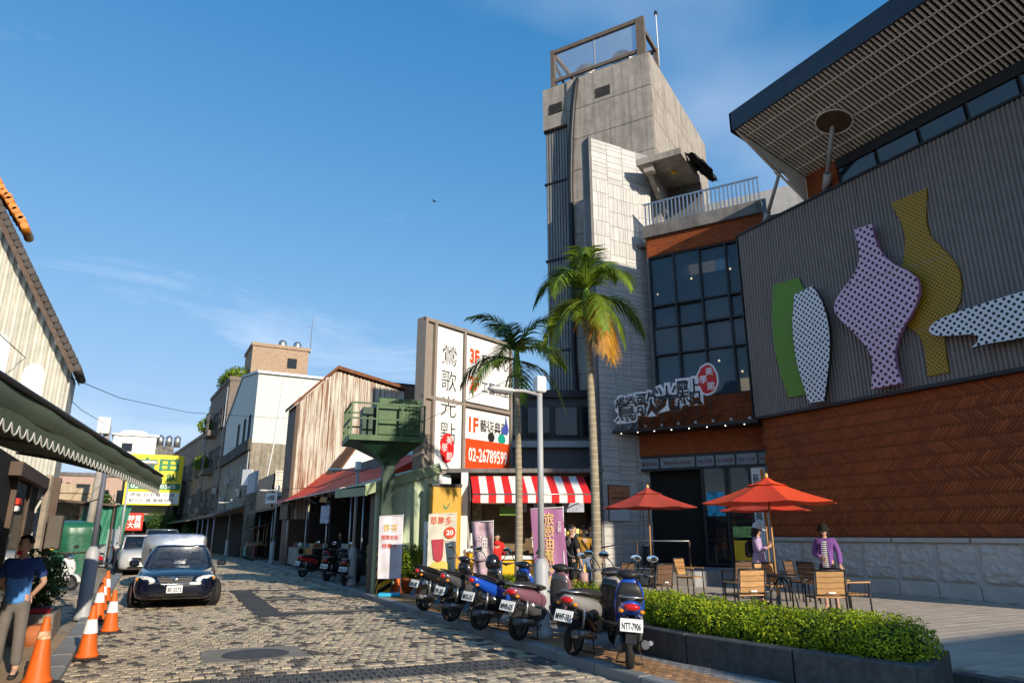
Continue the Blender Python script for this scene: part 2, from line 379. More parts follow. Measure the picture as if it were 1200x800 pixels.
b = MB(); b.lathe([(.47, -.01), (.47, .004), (.42, .006), (.02, .006)], 28, (1.8, 11.5, .003)); b.build('manhole_cover', M('cast_iron', (.1, .09, .08), .6, metal=.4, var=.2, scale=9, bump=.5, bscale=60), mp_)
# kerbs
def kerb(name, fx, side, y0, y1, z, w):
    k = bpy.data.objects.new(name, None); col.objects.link(k); k['kind'] = 'structure'
    y = y0; q = 0
    while y < y1:
        L_ = 1.0; x = fx(y+.5); b = MB(); b.bbox(-w/2, w/2, -.492, .492, -.1, z, .018); 
        b.build('kerb_stone', m_kerb, k, (x + side*w/2, y+.5, rnd.uniform(-.004, .004)), (0, 0, -math.atan(.037 if side > 0 else .0125) + rnd.gauss(0, .003)), fix=True)
        y += 1.0; q += 1
    return k
kerb('kerb_right', kR, 1, 5, 48, .125, .2)
kerb('kerb_left', kL, -1, 6, 46, .105, .26)
# right pavement and terrace
b = MB(); b.loft([[(kR(y)+.19, y, .095), (19 if y < 16 else 8.2+(y>40)*.2, y, .095)] for y in (-14, 3, 5.5, 16, 16.01, 40, 60)], False, False, False)
pvr = b.build('pavement_right', m_mort, kind='structure')
items = []; y = 5.2; j = 0
while y < 20:
    x = kR(y) + .2; i = 0
    while x < kR(y) + 1.9:
        cx, cy = x+.05, y+.1 + (.1 if i % 2 else 0)
        k = 0 if (x - kR(y)) < .72 else 1
        if not (k == 1 and cx > 7.9): items.append((TR((cx, cy, .118 + rnd.uniform(-.002, .003)), (rnd.gauss(0, .012), rnd.gauss(0, .012), -.037), (.096, .195, .022)), k))
        x += .1; i += 1
    y += .2; j += 1
pieces(pvr, 'paver', [m_ob, m_gb], items, 290, 'paver_field')
b = MB(); b.loft([[(kR(y)+.19, y, .1), (8.4, y, .1)] for y in (20, 30, 40, 60)], False, False, False); b.build('shop_apron', M('apron_concrete', (.27, .23, .18), .9, var=.15, stain=.3, fine=.2), pvr)
TZ = .2
b = MB(); b.prism([(7.75, 5.6), (8.42, 5.3), (8.6, -14), (17.95, -14), (17.95, 22), (14.0, 26), (8.0, 24.5)], .0, TZ-.018, 'z')
ter = b.build('terrace', m_mort, kind='structure', fix=True)
items = []
for j in range(56):
    for i in range(18):
        cx, cy = 8.75 + i*.52 + (.26 if j % 2 else 0), 3.4 + j*.26
        if cx < 17.85 and cy < 18: items.append((TR((cx, cy, TZ + rnd.uniform(-.001, .002)), (0, 0, 0), (.512, .252, .016)), 0))
for j in range(44):
    cx, cy = 8.3, 6.0+j*.26
    if cy < 17: items.append((TR((cx, cy, TZ), (0, 0, 0), (.36, .252, .016)), 0))
pieces(ter, 'floor_tile', [m_ter], items, 295, 'floor_tile_field')
k = bpy.data.objects.new('kerb_terrace', None); col.objects.link(k); k['kind'] = 'structure'
for q in range(14):
    y = 5.05 - q*.32; b = MB(); b.bbox(-.09, .09, -.156, .156, -.12, TZ+.006, .01); b.build('kerb_stone', m_gran, k, (8.42 + (5.3-y)*.01, y, 0), (0, 0, .01), fix=True)
# left pavement
b = MB(); b.loft([[(-3.4, y, .09), (kL(y)-.25, y, .09)] for y in (3, 10, 14.6)], False, False, False)
pvl = b.build('pavement_left', m_tan, kind='structure')
b = MB(); b.loft([[(-5.5, y, .01), (kL(y)-.25, y, .01)] for y in (15.2, 25, 48)], False, False, False); yard = b.build('yard_paving', M('yard_cobble', (.36, .29, .2), .9, var=.3, scale=6, stain=.25), kind='structure')
items = []
for j in range(34):
    for i in range(26):
        cx, cy = -4.2 + i*.165 + (.08 if j % 2 else 0), 17.8 + j*.21
        if cx < kL(cy)-.36: items.append((TR((cx, cy, .024 + rnd.uniform(-.003, .003)), (0, 0, rnd.gauss(0, .04)), (.15, .19, .02)), 2 if rnd.random() < .22 else rnd.randint(0, 1)))
for j in range(4):
    for i in range(6):
        cx, cy = -2.9 + i*.42, 15.5 + j*.52
        if cx < kL(cy)-.5: items.append((TR((cx, cy, .03), (0, 0, 0), (.41, .5, .03)), 3))
pieces(yard, 'yard_paver', [m_cob, m_cob2, m_cob3, M('slate_paver', (.17, .17, .165), .8, var=.15, rand=.4, fine=.2)], items, 200, 'yard_paver_field')
# ------------------------------------------------------------------ museum
A = R(31.4)
mus = thing('museum_wing', 'museum wing of terracotta herringbone and dark ribbed cladding under a slatted flying roof', 'building', (0, 0, 0))
XF = 17.9; YE = 16.2; YN = -.8
# --- wing: stone plinth
b = MB(); b.box(XF, XF+9, YN, YE, 0, 5.5); wing = b.build('wing_wall', m_brickm, mus)
def rough_block(seed):
    r = random.Random(seed); b = MB(); nu, nv = 13, 14
    g = [[0 if i in (0, nu) or j in (0, nv) else .02 + .085*r.random() for i in range(nu+1)] for j in range(nv+1)]
    for it in range(1):
        g2 = [row[:] for row in g]
        for j in range(1, nv):
            for i in range(1, nu): g2[j][i] = .6*g[j][i] + .1*(g[j-1][i]+g[j+1][i]+g[j][i-1]+g[j][i+1])
        g = g2
    vs = [(-g[j][i], i/nu-.5, j/nv) for j in range(nv+1) for i in range(nu+1)]; w = nu+1
    b.add(vs, [(j*w+i, (j+1)*w+i, (j+1)*w+i+1, j*w+i+1) for j in range(nv) for i in range(nu)], False)
    return b
m_rough = M('rough_stone', (.5, .455, .41), .9, var=.14, scale=5, rand=.14, fine=.25, bump=.5, bscale=22)
plin = MB().box(XF-.06, XF+.1, YN, YE-.02, .0, 1.50).build('stone_plinth', M('plinth_joint', (.5, .455, .41), .85, var=.1), mus)
rm = []
for s in range(4): me = rough_block(s).mesh('stone_block'); me.materials.append(m_rough); rm.append(me)
bwid = 1.02
nb = int((YE-YN)/bwid)
for q in range(nb):
    yc = YE - .55 - q*bwid
    o = link('stone_block', rm[q % 4], plin, (XF-.065, yc, .56)); o.scale = (1, bwid*.91, .93)
    MB().bbox(-.05, .05, -.49*bwid, .49*bwid, 0, .345, .008).build('base_stone', m_rough, plin, (XF-.09, yc, TZ-.01), fix=True)
for q in range(8):
    MB().bbox(-.1, .1, -.99, .99, 0, .11, .012).build('cap_stone', m_rough, plin, (XF-.06, YE - 1.02 - q*2.03, 1.5), fix=True)
# --- herringbone terracotta bands
items = []; z = 1.63; band = 0
bh = .34
while z < 5.42:
    sgn = 1 if band % 2 == 0 else -1
    y = YN + .05
    while y < YE - .05:
        # in local frame: wall faces -x ; unit block z axis -> -x
        m = Matrix.Translation((XF - .012 - rnd.uniform(0, .012), y, z + bh/2)) @ Matrix(((0,0,-1,0),(-1,0,0,0),(0,1,0,0),(0,0,0,1))) @ Matrix.Rotation(sgn*R(45), 4, 'Z') @ Matrix.Diagonal((.068, bh*1.16, .03, 1))
        items.append((m, 1 if rnd.random() < .35 else 0)); y += .108
    z += bh; band += 1
pieces(wing, 'brick', [m_brick, m_brick2], items, 295, 'brick_field')
# --- dark ribbed cladding box
PX = XF - .18; Z0, Z1 = 5.43, 11.92
b = MB(); b.box(PX+.03, PX+.5, YN, YE+.15, Z0, Z1)
clad = b.build('metal_cladding', m_clad, mus)
b = MB(); y = YN
while y < YE + .12:                       # ribs
    b.add([(PX+.03, y, Z0), (PX-.012, y+.025, Z0), (PX-.012, y+.06, Z0), (PX+.03, y+.085, Z0), (PX+.03, y, Z1), (PX-.012, y+.025, Z1), (PX-.012, y+.06, Z1), (PX+.03, y+.085, Z1)], [(0,4,5,1),(1,5,6,2),(2,6,7,3)]); y += .115
b.build('cladding_rib', m_clad, clad, kind='stuff')
MB().box(PX-.05, PX+.55, YN, YE+.18, Z0-.09, Z0).build('bottom_trim', m_dark, clad)
MB().box(PX-.06, PX+.55, YN, YE+.18, Z1, Z1+.07).build('top_trim', m_dark, clad)
MB().box(PX-.04, PX+.5, YE+.15, YE+.19, Z0, Z1).build('corner_trim', m_dark, clad)
# --- ribbon window and upper storey
YR = 13.45
b = MB(); b.box(XF+.1, XF+9, YN, YR, Z1-.3, 13.3); up = b.build('upper_storey', m_dark, mus)
MB().box(XF+.03, XF+.4, YR-1.15, YR, Z1-.2, 13.0).build('brick_pier', m_brick2, up)
y = YR - 1.2; 
while y - 1.28 > YN:
    p = MB().box(-.02, .02, -1.16, 0, 0, .52).build('pane', m_glass, up, (XF+.06, y-.06, Z1+.12), (0, R(-8), 0))
    MB().box(XF+.0, XF+.1, y-.06, y, Z1+.05, 12.7).build('mullion', m_dark, up); y -= 1.28
MB().box(XF-.02, XF+.12, YN, YR-1.15, 12.62, 12.95).build('head_beam', m_dark, up)
MB().box(XF-.02, XF+.12, YN, YR-1.15, Z1+.06, Z1+.13).build('sill_rail', m_dark, up)
# --- flying roof with slatted soffit, rising outwards
XO, ZI, ZO = 14.98, 12.97, 13.84
sl_ = (ZO - ZI) / (XF - XO)
zs = lambda x: ZI + (XF - x) * sl_
b = MB(); b.prism([(XO, zs(XO)+.12), (XF+9, zs(XO)-.2), (XF+9, zs(XO)+.35), (XO, zs(XO)+.55)], YN-11, YR+.12, 'y')  # near end runs on unseen past the wall, added to shade the tiled wall
roof = b.build('flying_roof', m_dark, mus, fix=True)
MB().box(XO-.06, XO, YN-11, YR+.19, zs(XO)-.03, zs(XO)+.62).build('edge_fascia', M('fascia_metal', (.06, .065, .075), .4, metal=.4), roof)
MB().prism([(XO-.06, zs(XO)-.04), (XF+.2, zs(XF)-.02), (XF+.2, zs(XO)+.5), (XO-.06, zs(XO)+.62)], YR+.12, YR+.19, 'y').build('end_fascia', m_dark, roof, fix=True)
MB().prism([(XO, zs(XO)+.13), (XF+.2, zs(XF+.2)+.13), (XF+.2, zs(XF+.2)+.17), (XO, zs(XO)+.17)], YN-11, YR+.11, 'y').build('soffit_backing', m_black, roof, fix=True)
y = YR - .05; n_s = 0
while y > YN:
    b = MB(); b.beam((XO+.02, 0, zs(XO)+.02), (XF+.08, 0, zs(XF+.08)+.02), .05, .07); b.build('soffit_slat', m_slat, roof, (0, y, 0)); y -= .13
for t in (.14, .38, .62, .86):
    x = XO + (XF-XO)*t; MB().box(x-.016, x+.016, YN, YR, zs(x)-.035, zs(x)-.012).build('soffit_bar', m_slat, roof)
# tapered end plate with an oval hole, in the plane y = YR
poly = [(XO+.03, zs(XO)-.02), (XF+.05, zs(XF)-.03), (XF+.05, Z1+.12)]
ctr = (XF-1.02, 12.75); hole = [(ctr[0]+.34*math.cos(t*math.pi/8)*.9 - .1*math.sin(t*math.pi/8), ctr[1]+.155*math.sin(t*math.pi/8)-.1*math.cos(t*math.pi/8)*.55) for t in range(16)]
bm = bmesh.new(); ov = [bm.verts.new((p[0], 0, p[1])) for p in poly]; hv = [bm.verts.new((p[0], 0, p[1])) for p in hole]
es = [bm.edges.new((ov[i], ov[(i+1) % 3])) for i in range(3)] + [bm.edges.new((hv[i], hv[(i+1) % 16])) for i in range(16)]
bmesh.ops.triangle_fill(bm, edges=es, use_beauty=True)
for f in list(bm.faces):
    c = f.calc_center_median()
    if ((c.x-ctr[0])/.26)**2 + ((c.z-ctr[1])/.14)**2 < .5: bm.faces.remove(f)
ret = bmesh.ops.extrude_face_region(bm, geom=list(bm.faces)); bmesh.ops.translate(bm, verts=[v for v in ret['geom'] if isinstance(v, bmesh.types.BMVert)], vec=(0, .08, 0))
me = bpy.data.meshes.new('end_plate'); bm.to_mesh(me); bm.free(); me.materials.append(m_plate); link('end_plate', me, roof, (0, YR+.02, 0))
# struts
def strut(p0, p1, thick=.1):
    p0, p1 = Vector(p0), Vector(p1); d = (p1-p0)
    s = MB().cyl(p0 + d*.26, p1, thick*.8, thick*.62, 12).build('strut', m_grey, mus)
    MB().cyl(p0, p0 + d*.24, thick*1.25, thick*1.15, 12).build('strut_foot', m_grey, s)
    MB().cyl(p0 + d*.24, p0 + d*.27, thick*.5, thick*.5, 8).build('pivot_pin', m_dark, s)
sp = atx(978, 122, 16.75)
strut(atx(968, 222, XF-.02), (16.6, sp.y, zs(16.6)+.1))
# round collar where the strut meets the soffit
u = Vector((-1, 0, sl_)).normalized(); w_ = Vector((0, 1, 0)); nn = u.cross(w_).normalized()
cpos = Vector((16.6, sp.y, zs(16.6)-.05)); ring = [cpos + (u*math.cos(t*math.pi/14) + w_*math.sin(t*math.pi/14))*.5 for t in range(28)]
b = MB(); b.add([p for p in ring] + [cpos], [(28, k, (k+1) % 28) for k in range(28)]); col_ = b.build('strut_collar', m_woodd, roof)
b = MB(); b.tube(ring + [ring[0]], .022, 6, False); b.build('collar_ring', m_slat, col_)
strut(atx(896, 263, XF+.15), (XF-1.1, YR+.05, 12.85), .085)
# --- entrance front, rotated: local x runs along the wall (to the far left end), local -y... faces the street
ent = thing('museum_entrance', 'museum entrance front with tall blue curtain wall, brick lintel and railed balcony', 'building')
EO = Vector((18.35, 16.73, 0)); ent.location = EO; ent.rotation_euler = (0, 0, R(90) + A)   # +x local = along d=(-sin A, cos A); +y local = (-cosA,-sinA) = outwards
LEN = 4.36; LU = 3.6
def EB(x0, x1, y0, y1, z0, z1): return MB().box(x0, x1, y0, y1, z0, z1)
wallp = EB(-.8, LEN+.2, -.6, -.35, .2, 4.4).build('entry_interior', m_black, ent)
EB(-.8, LEN+.25, -.3, 0, 4.45, 6.45).build('lintel_wall', m_brickm, ent)
items = []
def brick_rect(x0, x1, z0, z1, bw=.22, bhh=.07, yy=.012):
    z = z0; j = 0
    while z + bhh <= z1 + .001:
        x = x0 - (bw/2 if j % 2 else 0)
        while x < x1:
            a, c = max(x, x0), min(x+bw-.012, x1)
            if c - a > .03: items.append((Matrix.Translation(((a+c)/2, yy, z+bhh/2)) @ Matrix(((1,0,0,0),(0,0,1,0),(0,-1,0,0),(0,0,0,1))) @ Matrix.Diagonal((c-a, bhh-.01, .02, 1)), 1 if rnd.random() < .4 else 0))
            x += bw
        z += bhh; j += 1
brick_rect(-.8, LEN+.25, 4.46, 6.42); brick_rect(-.8, LU+.02, 12.2, 12.92); 
EB(-.8, LU+.05, -.3, 0, 12.15, 12.95).build('upper_wall', m_brickm, ent)
EWM = Matrix.Translation(EO) @ Matrix.Rotation(R(90)+A, 4, 'Z')
pieces(ent, 'brick', [m_brick, m_brick2], items, 295, 'brick_course', EWM)
EB(LEN+.02, LEN+.3, -.5, .1, .2, 4.45).build('brick_pier', m_brick2, ent)
# curtain wall: 4 columns x 4 rows (pane parts between mullions)
m_cg = M('curtain_glass', (.045, .075, .1), .05, var=.3, scale=.35, spec=.9, alpha=.72)
xs = [-.35, .64, 1.62, 2.6, LU-.03]; zz = [6.48, 8.18, 9.24, 10.12, 12.12]
for i in range(4):
    for j in range(4):
        b = MB(); b.box(xs[i]+.03, xs[i+1]-.03, -.2, -.17, zz[j]+.03, zz[j+1]-.03)
        b.build('pane', m_cg, ent, rot=(rnd.gauss(0, .004), 0, rnd.gauss(0, .004)))
for x in xs: EB(x-.035, x+.035, -.22, -.02, 6.45, 12.15).build('mullion', m_dark, ent)
for z in zz: EB(-.4, LU, -.21, -.04, z-.03, z+.03).build('transom_bar', m_dark, ent)
EB(-.4, LU, -3.0, -2.9, 6.4, 12.2).build('hall_wall', M('hall_dark', (.1, .1, .1), .8, var=.5, scale=.8), ent)
for z in (8.3, 10.2): EB(-.4, LU, -2.9, -.45, z, z+.22).build('floor_slab', M('slab_inside', (.2, .2, .2), .8), ent)
for x in (.5, 2.7): EB(x, x+.3, -1.6, -1.3, 6.4, 12.2).build('inner_column', M('column_inside', (.3, .3, .3), .8), ent)
EB(2.1, 3.0, -.5, -.46, 9.3, 10.0).build('roller_blind', M('blind', (.35, .36, .36), .8), ent); EB(.9, 1.9, -.5, -.46, 8.6, 9.2).build('roller_blind', MATS['blind'], ent)
m_lamp = M('lit_lamp', (1, .8, .5), .5, emit=6)
for (x, z) in ((.6, 7.4), (.7, 11.4), (2.2, 11.3), (3.6, 10.9), (2.9, 9.6), (1.4, 7.9)): MB().ell((x, -.9, z), (.045, .045, .045), 8, 6).build('ceiling_lamp', m_lamp, ent)
EB(.35, .75, -1.2, -1.16, 6.6, 7.2).build('lit_panel', M('lit_panel', (1, .75, .4), .5, emit=1.2), ent)
# shopfront at street level
EB(-.6, LEN+.05, -.1, -.02, 4.36, 4.46).build('head_bar', m_dark, ent); EB(-.6, LEN+.05, -.1, -.0, 3.9, 3.99).build('head_bar', m_dark, ent)
tx = [-.55, .18, .92, 1.62, 2.3, 3.62, LEN+.02]
m_frost = M('frosted_band', (.2, .24, .27), .3, var=.1)
m_maroon = M('maroon_ink', (.16, .03, .05), .5)
words = ['點光歌鶯', 'WELCOME', '點光歌鶯', 'WELCOME', '鶯歌光點美學館', '鶯歌光點']
for i in range(6):
    p = EB(tx[i]+.02, tx[i+1]-.02, -.07, -.05, 3.99, 4.36).build('transom_pane', m_frost, ent)
    MB().box(tx[i]-.02, tx[i]+.02, -.1, 0, 3.95, 4.4).build('mullion', m_dark, ent)
    wt = (tx[i+1]-tx[i])*.75
    txt(words[i], p, m_maroon, wt, .13, ((tx[i]+tx[i+1])/2, -.043, 4.15), (0, 0, R(180)))
for i, x in enumerate([-.55, .5, 1.3, 2.1, LEN]): EB(x-.045, x+.045, -.12, 0, .65, 3.95).build('door_post', m_dark, ent)
for x0, x1 in ((-.5, .46), (.55, 1.26), (1.35, 2.06)): EB(x0, x1, -.07, -.055, .68, 3.9).build('shop_pane', m_glassd, ent)
EB(.0, .45, -.05, -.04, .75, 3.85).build('door_banner', m_white, ent); txt('藝術典藏', ent, m_black, .2, 1.5, (.3, -.03, 2.9), (0, 0, R(180)), vert=True)
EB(.04, .14, -.036, -.03, 1.2, 3.8).build('banner_stripe', M('orange_ink', (.75, .22, .02), .5), ent)
EB(.6, 1.2, -.05, -.04, 1.6, 1.95).build('notice_strip', M('green_print', (.25, .4, .12), .5, var=.6, scale=14), ent); EB(.6, 1.2, -.05, -.04, .72, 1.5).build('yellow_strip', m_yel, ent)
EB(1.4, 2.0, -.05, -.04, 2.3, 3.1).build('door_poster', M('blue_print', (.03, .3, .5), .5, var=.7, scale=6), ent)
# canopy over the door with spot lights
can = EB(-.15, LEN+1.1, .0, 1.05, 5.22, 5.30).build('door_canopy', m_dark, ent)
for q in range(9):
    x = .1 + q*.6
    MB().cyl((x, 1.0, 5.33), (x, 1.0, 5.43), .06, .05, 8).build('spot_lamp', m_grey, can)
    MB().beam((x, 0, 5.75), (x, 1.0, 5.3), .02, .02).build('stay_rod', m_dark, can)
for q in range(8):
    MB().ell((.3+q*.62, .95, 5.2), (.022, .022, .012), 8, 4).build('lamp_lens', M('canopy_light', (1, .9, .7), .5, emit=4), can)
# balcony above the curtain wall
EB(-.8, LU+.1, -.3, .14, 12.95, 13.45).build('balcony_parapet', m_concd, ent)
rail = EB(-.8, LU+.08, .0, .06, 14.38, 14.44).build('balcony_rail', m_steel, ent)
x = -.75
while x < LU+.08: EB(x-.025, x+.025, .01, .05, 13.45, 14.38).build('baluster', m_steel, rail); x += .155
EB(-3.5, LEN+.2, -3.3, -3.1, 12.9, 15.35).build('terrace_wall', M('pale_concrete', (.48, .46, .43), .85, var=.1, streak=.3), ent)
EB(-3.4, LEN+.3, -3.2, -.3, 12.8, 12.95).build('balcony_floor', m_concd, ent)
for x in (-.5, .8, 2.0): EB(x, x+1.1, -3.08, -3.05, 13.0, 15.0).build('terrace_pane', m_glass, ent)
# concrete hood over the stair door, with bracket and black tarpaulin
hood = MB().box(1.9, 3.75, -2.3, .35, 16.05, 16.32).build('stair_hood', m_conc, ent)
MB().prism([(-2.3, 14.8), (-1.9, 14.8), (.2, 16.05), (-2.3, 16.05)], 3.3, 3.5, 'x').build('hood_bracket', m_conc, hood, fix=True)
MB().box(3.1, 3.5, -.15, .2, 15.75, 16.05).build('hood_box', m_conc, hood)
MB().ell((2.6, -.9, 16.02), (.12, .12, .06), 12, 6).build('hood_lamp', m_yel, hood)
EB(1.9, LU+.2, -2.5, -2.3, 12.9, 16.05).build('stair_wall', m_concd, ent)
b = MB(); b.grid(lambda u, v: (2.0-u*.9+.05*math.sin(v*19), -2.2+v*2.0, 16.5-.75*u+.1*math.sin(v*11+u*7)+.05*math.sin(u*17)), 10, 14); b.build('black_tarpaulin', m_black, hood)
# --- pale tiled slab wall, facing the street corner
TY = 20.45; X0, X1 = 14.28, 17.3; ZT = 17.2
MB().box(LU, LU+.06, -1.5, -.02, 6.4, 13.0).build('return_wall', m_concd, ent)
tw = MB().box(X0, X1, TY, TY+.5, .1, ZT).build('tiled_wall', M('tile_joint', (.3, .3, .29), .9), mus)
cols = [X0, X0+.1, X0+.86, X0+1.62, X0+2.36, X1]
for i in range(1, 5):
    z = .3 + rnd.uniform(0, .2)
    while z < ZT - .03:
        if 12.2 < z < 14.9:                       # band of narrow upright tiles
            z2 = z + .62; x = cols[i]
            while x < cols[i+1]-.03:
                x2 = min(x + rnd.choice((.12, .17, .2, .26)), cols[i+1])
                if cols[i+1]-x2 < .06: x2 = cols[i+1]
                MB().box(x+.006, x2-.006, TY-.025-rnd.uniform(0, .005), TY, z+.008, z2-.008).build('wall_tile', m_tile, tw); x = x2
            z = z2; continue
        z2 = min(z + rnd.choice((.13, .2, .3, .26, .16)), ZT)
        if z2 - z > .06 and not (i == 4 and z > 16.4): MB().box(cols[i]+.008, cols[i+1]-.008, TY-.025-rnd.uniform(0, .006), TY, z+.008, z2-.008).build('wall_tile', m_tile, tw)
        z = z2
MB().box(X0-.005, X0+.09, TY-.022, TY+.4, .2, ZT+.03).build('corner_strip', m_concd, tw)
# --- tower
to = thing('museum_tower', 'tall weathered concrete tower with a steel frame and tanks on its roof', 'tower')
TOv = Vector((17.83, 20.6, 0)); to.location = TOv; to.rotation_euler = (0, 0, R(90)+A)      # x: along front to far left, y: outwards to the street
TL, TD, TH = 5.45, 9.0, 22.7
MB().box(0, TL-1.32, -TD, -.04, 0, TH-.02).build('tower_core', m_concd, to)
zz_ = [5.0, 6.6, 8.2, 9.8, 11.4, 13.0, 14.6, 16.2, 17.8, 19.4, 21.0, TH]
xx_ = [0, 2.1, TL-1.32]
for j in range(len(zz_)-1):
    MB().bbox(0.0, TL-1.33, -.04, .02, zz_[j]+.012, zz_[j+1]-.012, .006).build('concrete_panel', m_conc, to, fix=True)
    for i in range(5):
        MB().bbox(-.05, .0, -TD + i*1.8+.01, -TD+(i+1)*1.8-.012, zz_[j]+.012, zz_[j+1]-.012, .006).build('concrete_panel', m_conc, to, fix=True)
# ribbed metal side strip with flashing bands
st = MB().box(TL-1.3, TL, -2.0, -.32, 2, 20.4).build('ribbed_strip', M('ribbed_grey', (.3, .295, .285), .6, metal=.2, streak=.35, var=.1), to)
for q in range(9):
    x = TL-1.28 + q*.142; MB().box(x, x+.075, -.32, -.24, 2, 20.38).build('strip_rib', MATS['ribbed_grey'], st)
for z in (5.1, 9.4, 13.7, 17.6, 20.4): MB().box(TL-1.36, TL+.05, -.4, -.2, z, z+.09).build('flashing', m_dark, st)
MB().box(TL-1.3, TL, -2.0, -.05, 20.45, TH-.01).build('concrete_panel', m_conc, to)
# dark duct curving down the front
pts = [(TL-1.9, -.5, TH+.05), (TL-1.9, -.1, TH-.02), (TL-1.85, .1, TH-.4), (TL-1.7, .12, TH-1.6), (TL-1.55, .12, TH-3.2), (TL-1.46, .12, TH-5.5), (TL-1.42, .12, 9), (TL-1.5, .12, 7.2), (TL-1.9, .12, 5.8), (TL-2.6, .12, 4.6)]
MB().tube(pts, .13, 8).build('drain_duct', m_dark, to)
for (x, w2) in ((1.9, .75), (TL-1.05, .7)):
    lv = MB().box(x, x+w2, .0, .025, 21.2, 21.72).build('louvre', m_black, to)
    if x > 3: lv.location.y = -.05
    for q in range(6): MB().beam((x, .03, 21.24+q*.08), (x+w2, .03, 21.24+q*.08), .04, .018).build('louvre_blade', m_concd, lv)
# rooftop frame with tanks and aerial
fr = bpy.data.objects.new('roof_frame', None); col.objects.link(fr); fr.parent = to
m_brn = M('brown_steel', (.2, .15, .11), .6, metal=.3, var=.15)
x0, x1, y0, y1 = .45, TL-.55, -2.6, -.15
for (a, c) in (((x0, y1), (x1, y1)), ((x0, y1), (x0, y0)), ((x1, y1), (x1, y0)), ((x0, y0), (x1, y0))):
    MB().beam((*a, TH+2.0), (*c, TH+2.0), .15, .2).build('frame_beam', m_brn, fr)
    MB().beam((*a, TH+.35), (*c, TH+.35), .12, .16).build('frame_beam', m_brn, fr)
for (a, c) in ((x0, y1), (x1, y1), (x0, y0), (x1, y0), (x0-.2, y1)): MB().box(a-.1, a+.1, c-.1, c+.1, TH, TH+2.1).build('frame_post', m_brn, fr)
MB().beam((x1, y1, TH+1.6), (x1, y0, TH+.4), .1, .12).build('frame_brace', m_brn, fr)
m_mesh = M('mesh_screen', (.4, .4, .42), .7, alpha=.22)
MB().box(x0+.1, x1-.1, y1-.01, y1, TH+.45, TH+1.9).build('mesh_screen', m_mesh, fr)
MB().box((x0+x1)/2-.02, (x0+x1)/2+.02, y1-.02, y1+.02, TH+.4, TH+1.9).build('screen_post', m_grey, fr)
for x in (1.6, 3.5): MB().lathe([(.02, 1.22), (.3, 1.2), (.55, 1.08), (.62, .9), (.62, .62), (.6, .6), (.6, .36), (.62, .34), (.62, .1), (.55, 0)], 18, (x, -1.1, TH)).build('water_tank', m_steel, fr)
ae = MB().cyl((-.1, -1.2, TH), (-.1, -1.2, TH+2.9), .035, .025, 8).build('aerial_mast', m_white, to); MB().cyl((-.1, -1.2, TH+2.9), (-.1, -1.2, TH+3.05), .09, .07, 8).build('aerial_tip', m_dark, ae)
# --- entrance platform and handrail
pl = MB().prism([(14.9, 16.6), (17.9, 16.4), (17.9, 18.0), (16.3, 20.6), (13.4, 19.9)], .15, .63, 'z').build('entrance_platform', M('platform_granite', (.3, .3, .3), .8, var=.12, fine=.3), mus, fix=True)
for q in range(5):
    t = q/5; a = Vector((14.9, 16.6, 0)).lerp(Vector((13.4, 19.9, 0)), t+.01); c = Vector((14.9, 16.6, 0)).lerp(Vector((13.4, 19.9, 0)), t+.19)
    MB().beam(a+Vector((-.02, 0, .40)), c+Vector((-.02, 0, .40)), .06, .42).build('facing_slab', m_ter, pl)
for p in ((14.95, 16.8), (14.2, 18.4)): MB().cyl((*p, .6), (*p, 1.5), .028, .028, 8).build('rail_post', m_woodd, pl)
MB().tube([(14.95, 16.8, 1.5), (14.2, 18.4, 1.5), (13.5, 20.0, 1.2)], .022, 8).build('hand_rail', m_steel, pl)
# --- block added behind the camera, out of view, to shade the near terrace
nbk = thing('terrace_shade_block', 'plain concrete block added out of view to shade the terrace', 'building', (0, 0, 0))
MB().box(9.6, 26, -24, -15.2, 0, 8.0).build('wall', m_conc, nbk); MB().box(9.4, 26.2, -24.2, -15.0, 8.0, 8.2).build('roof', m_concd, nbk)
for q in range(5): MB().box(11.5+q*2.8, 13.0+q*2.8, -15.2, -15.16, 2.2, 4.4).build('window', m_glassd, nbk)
MB().box(9.6, 10.0, -15.2, -15.1, 0, 7.5).build('pilaster', m_concd, nbk)
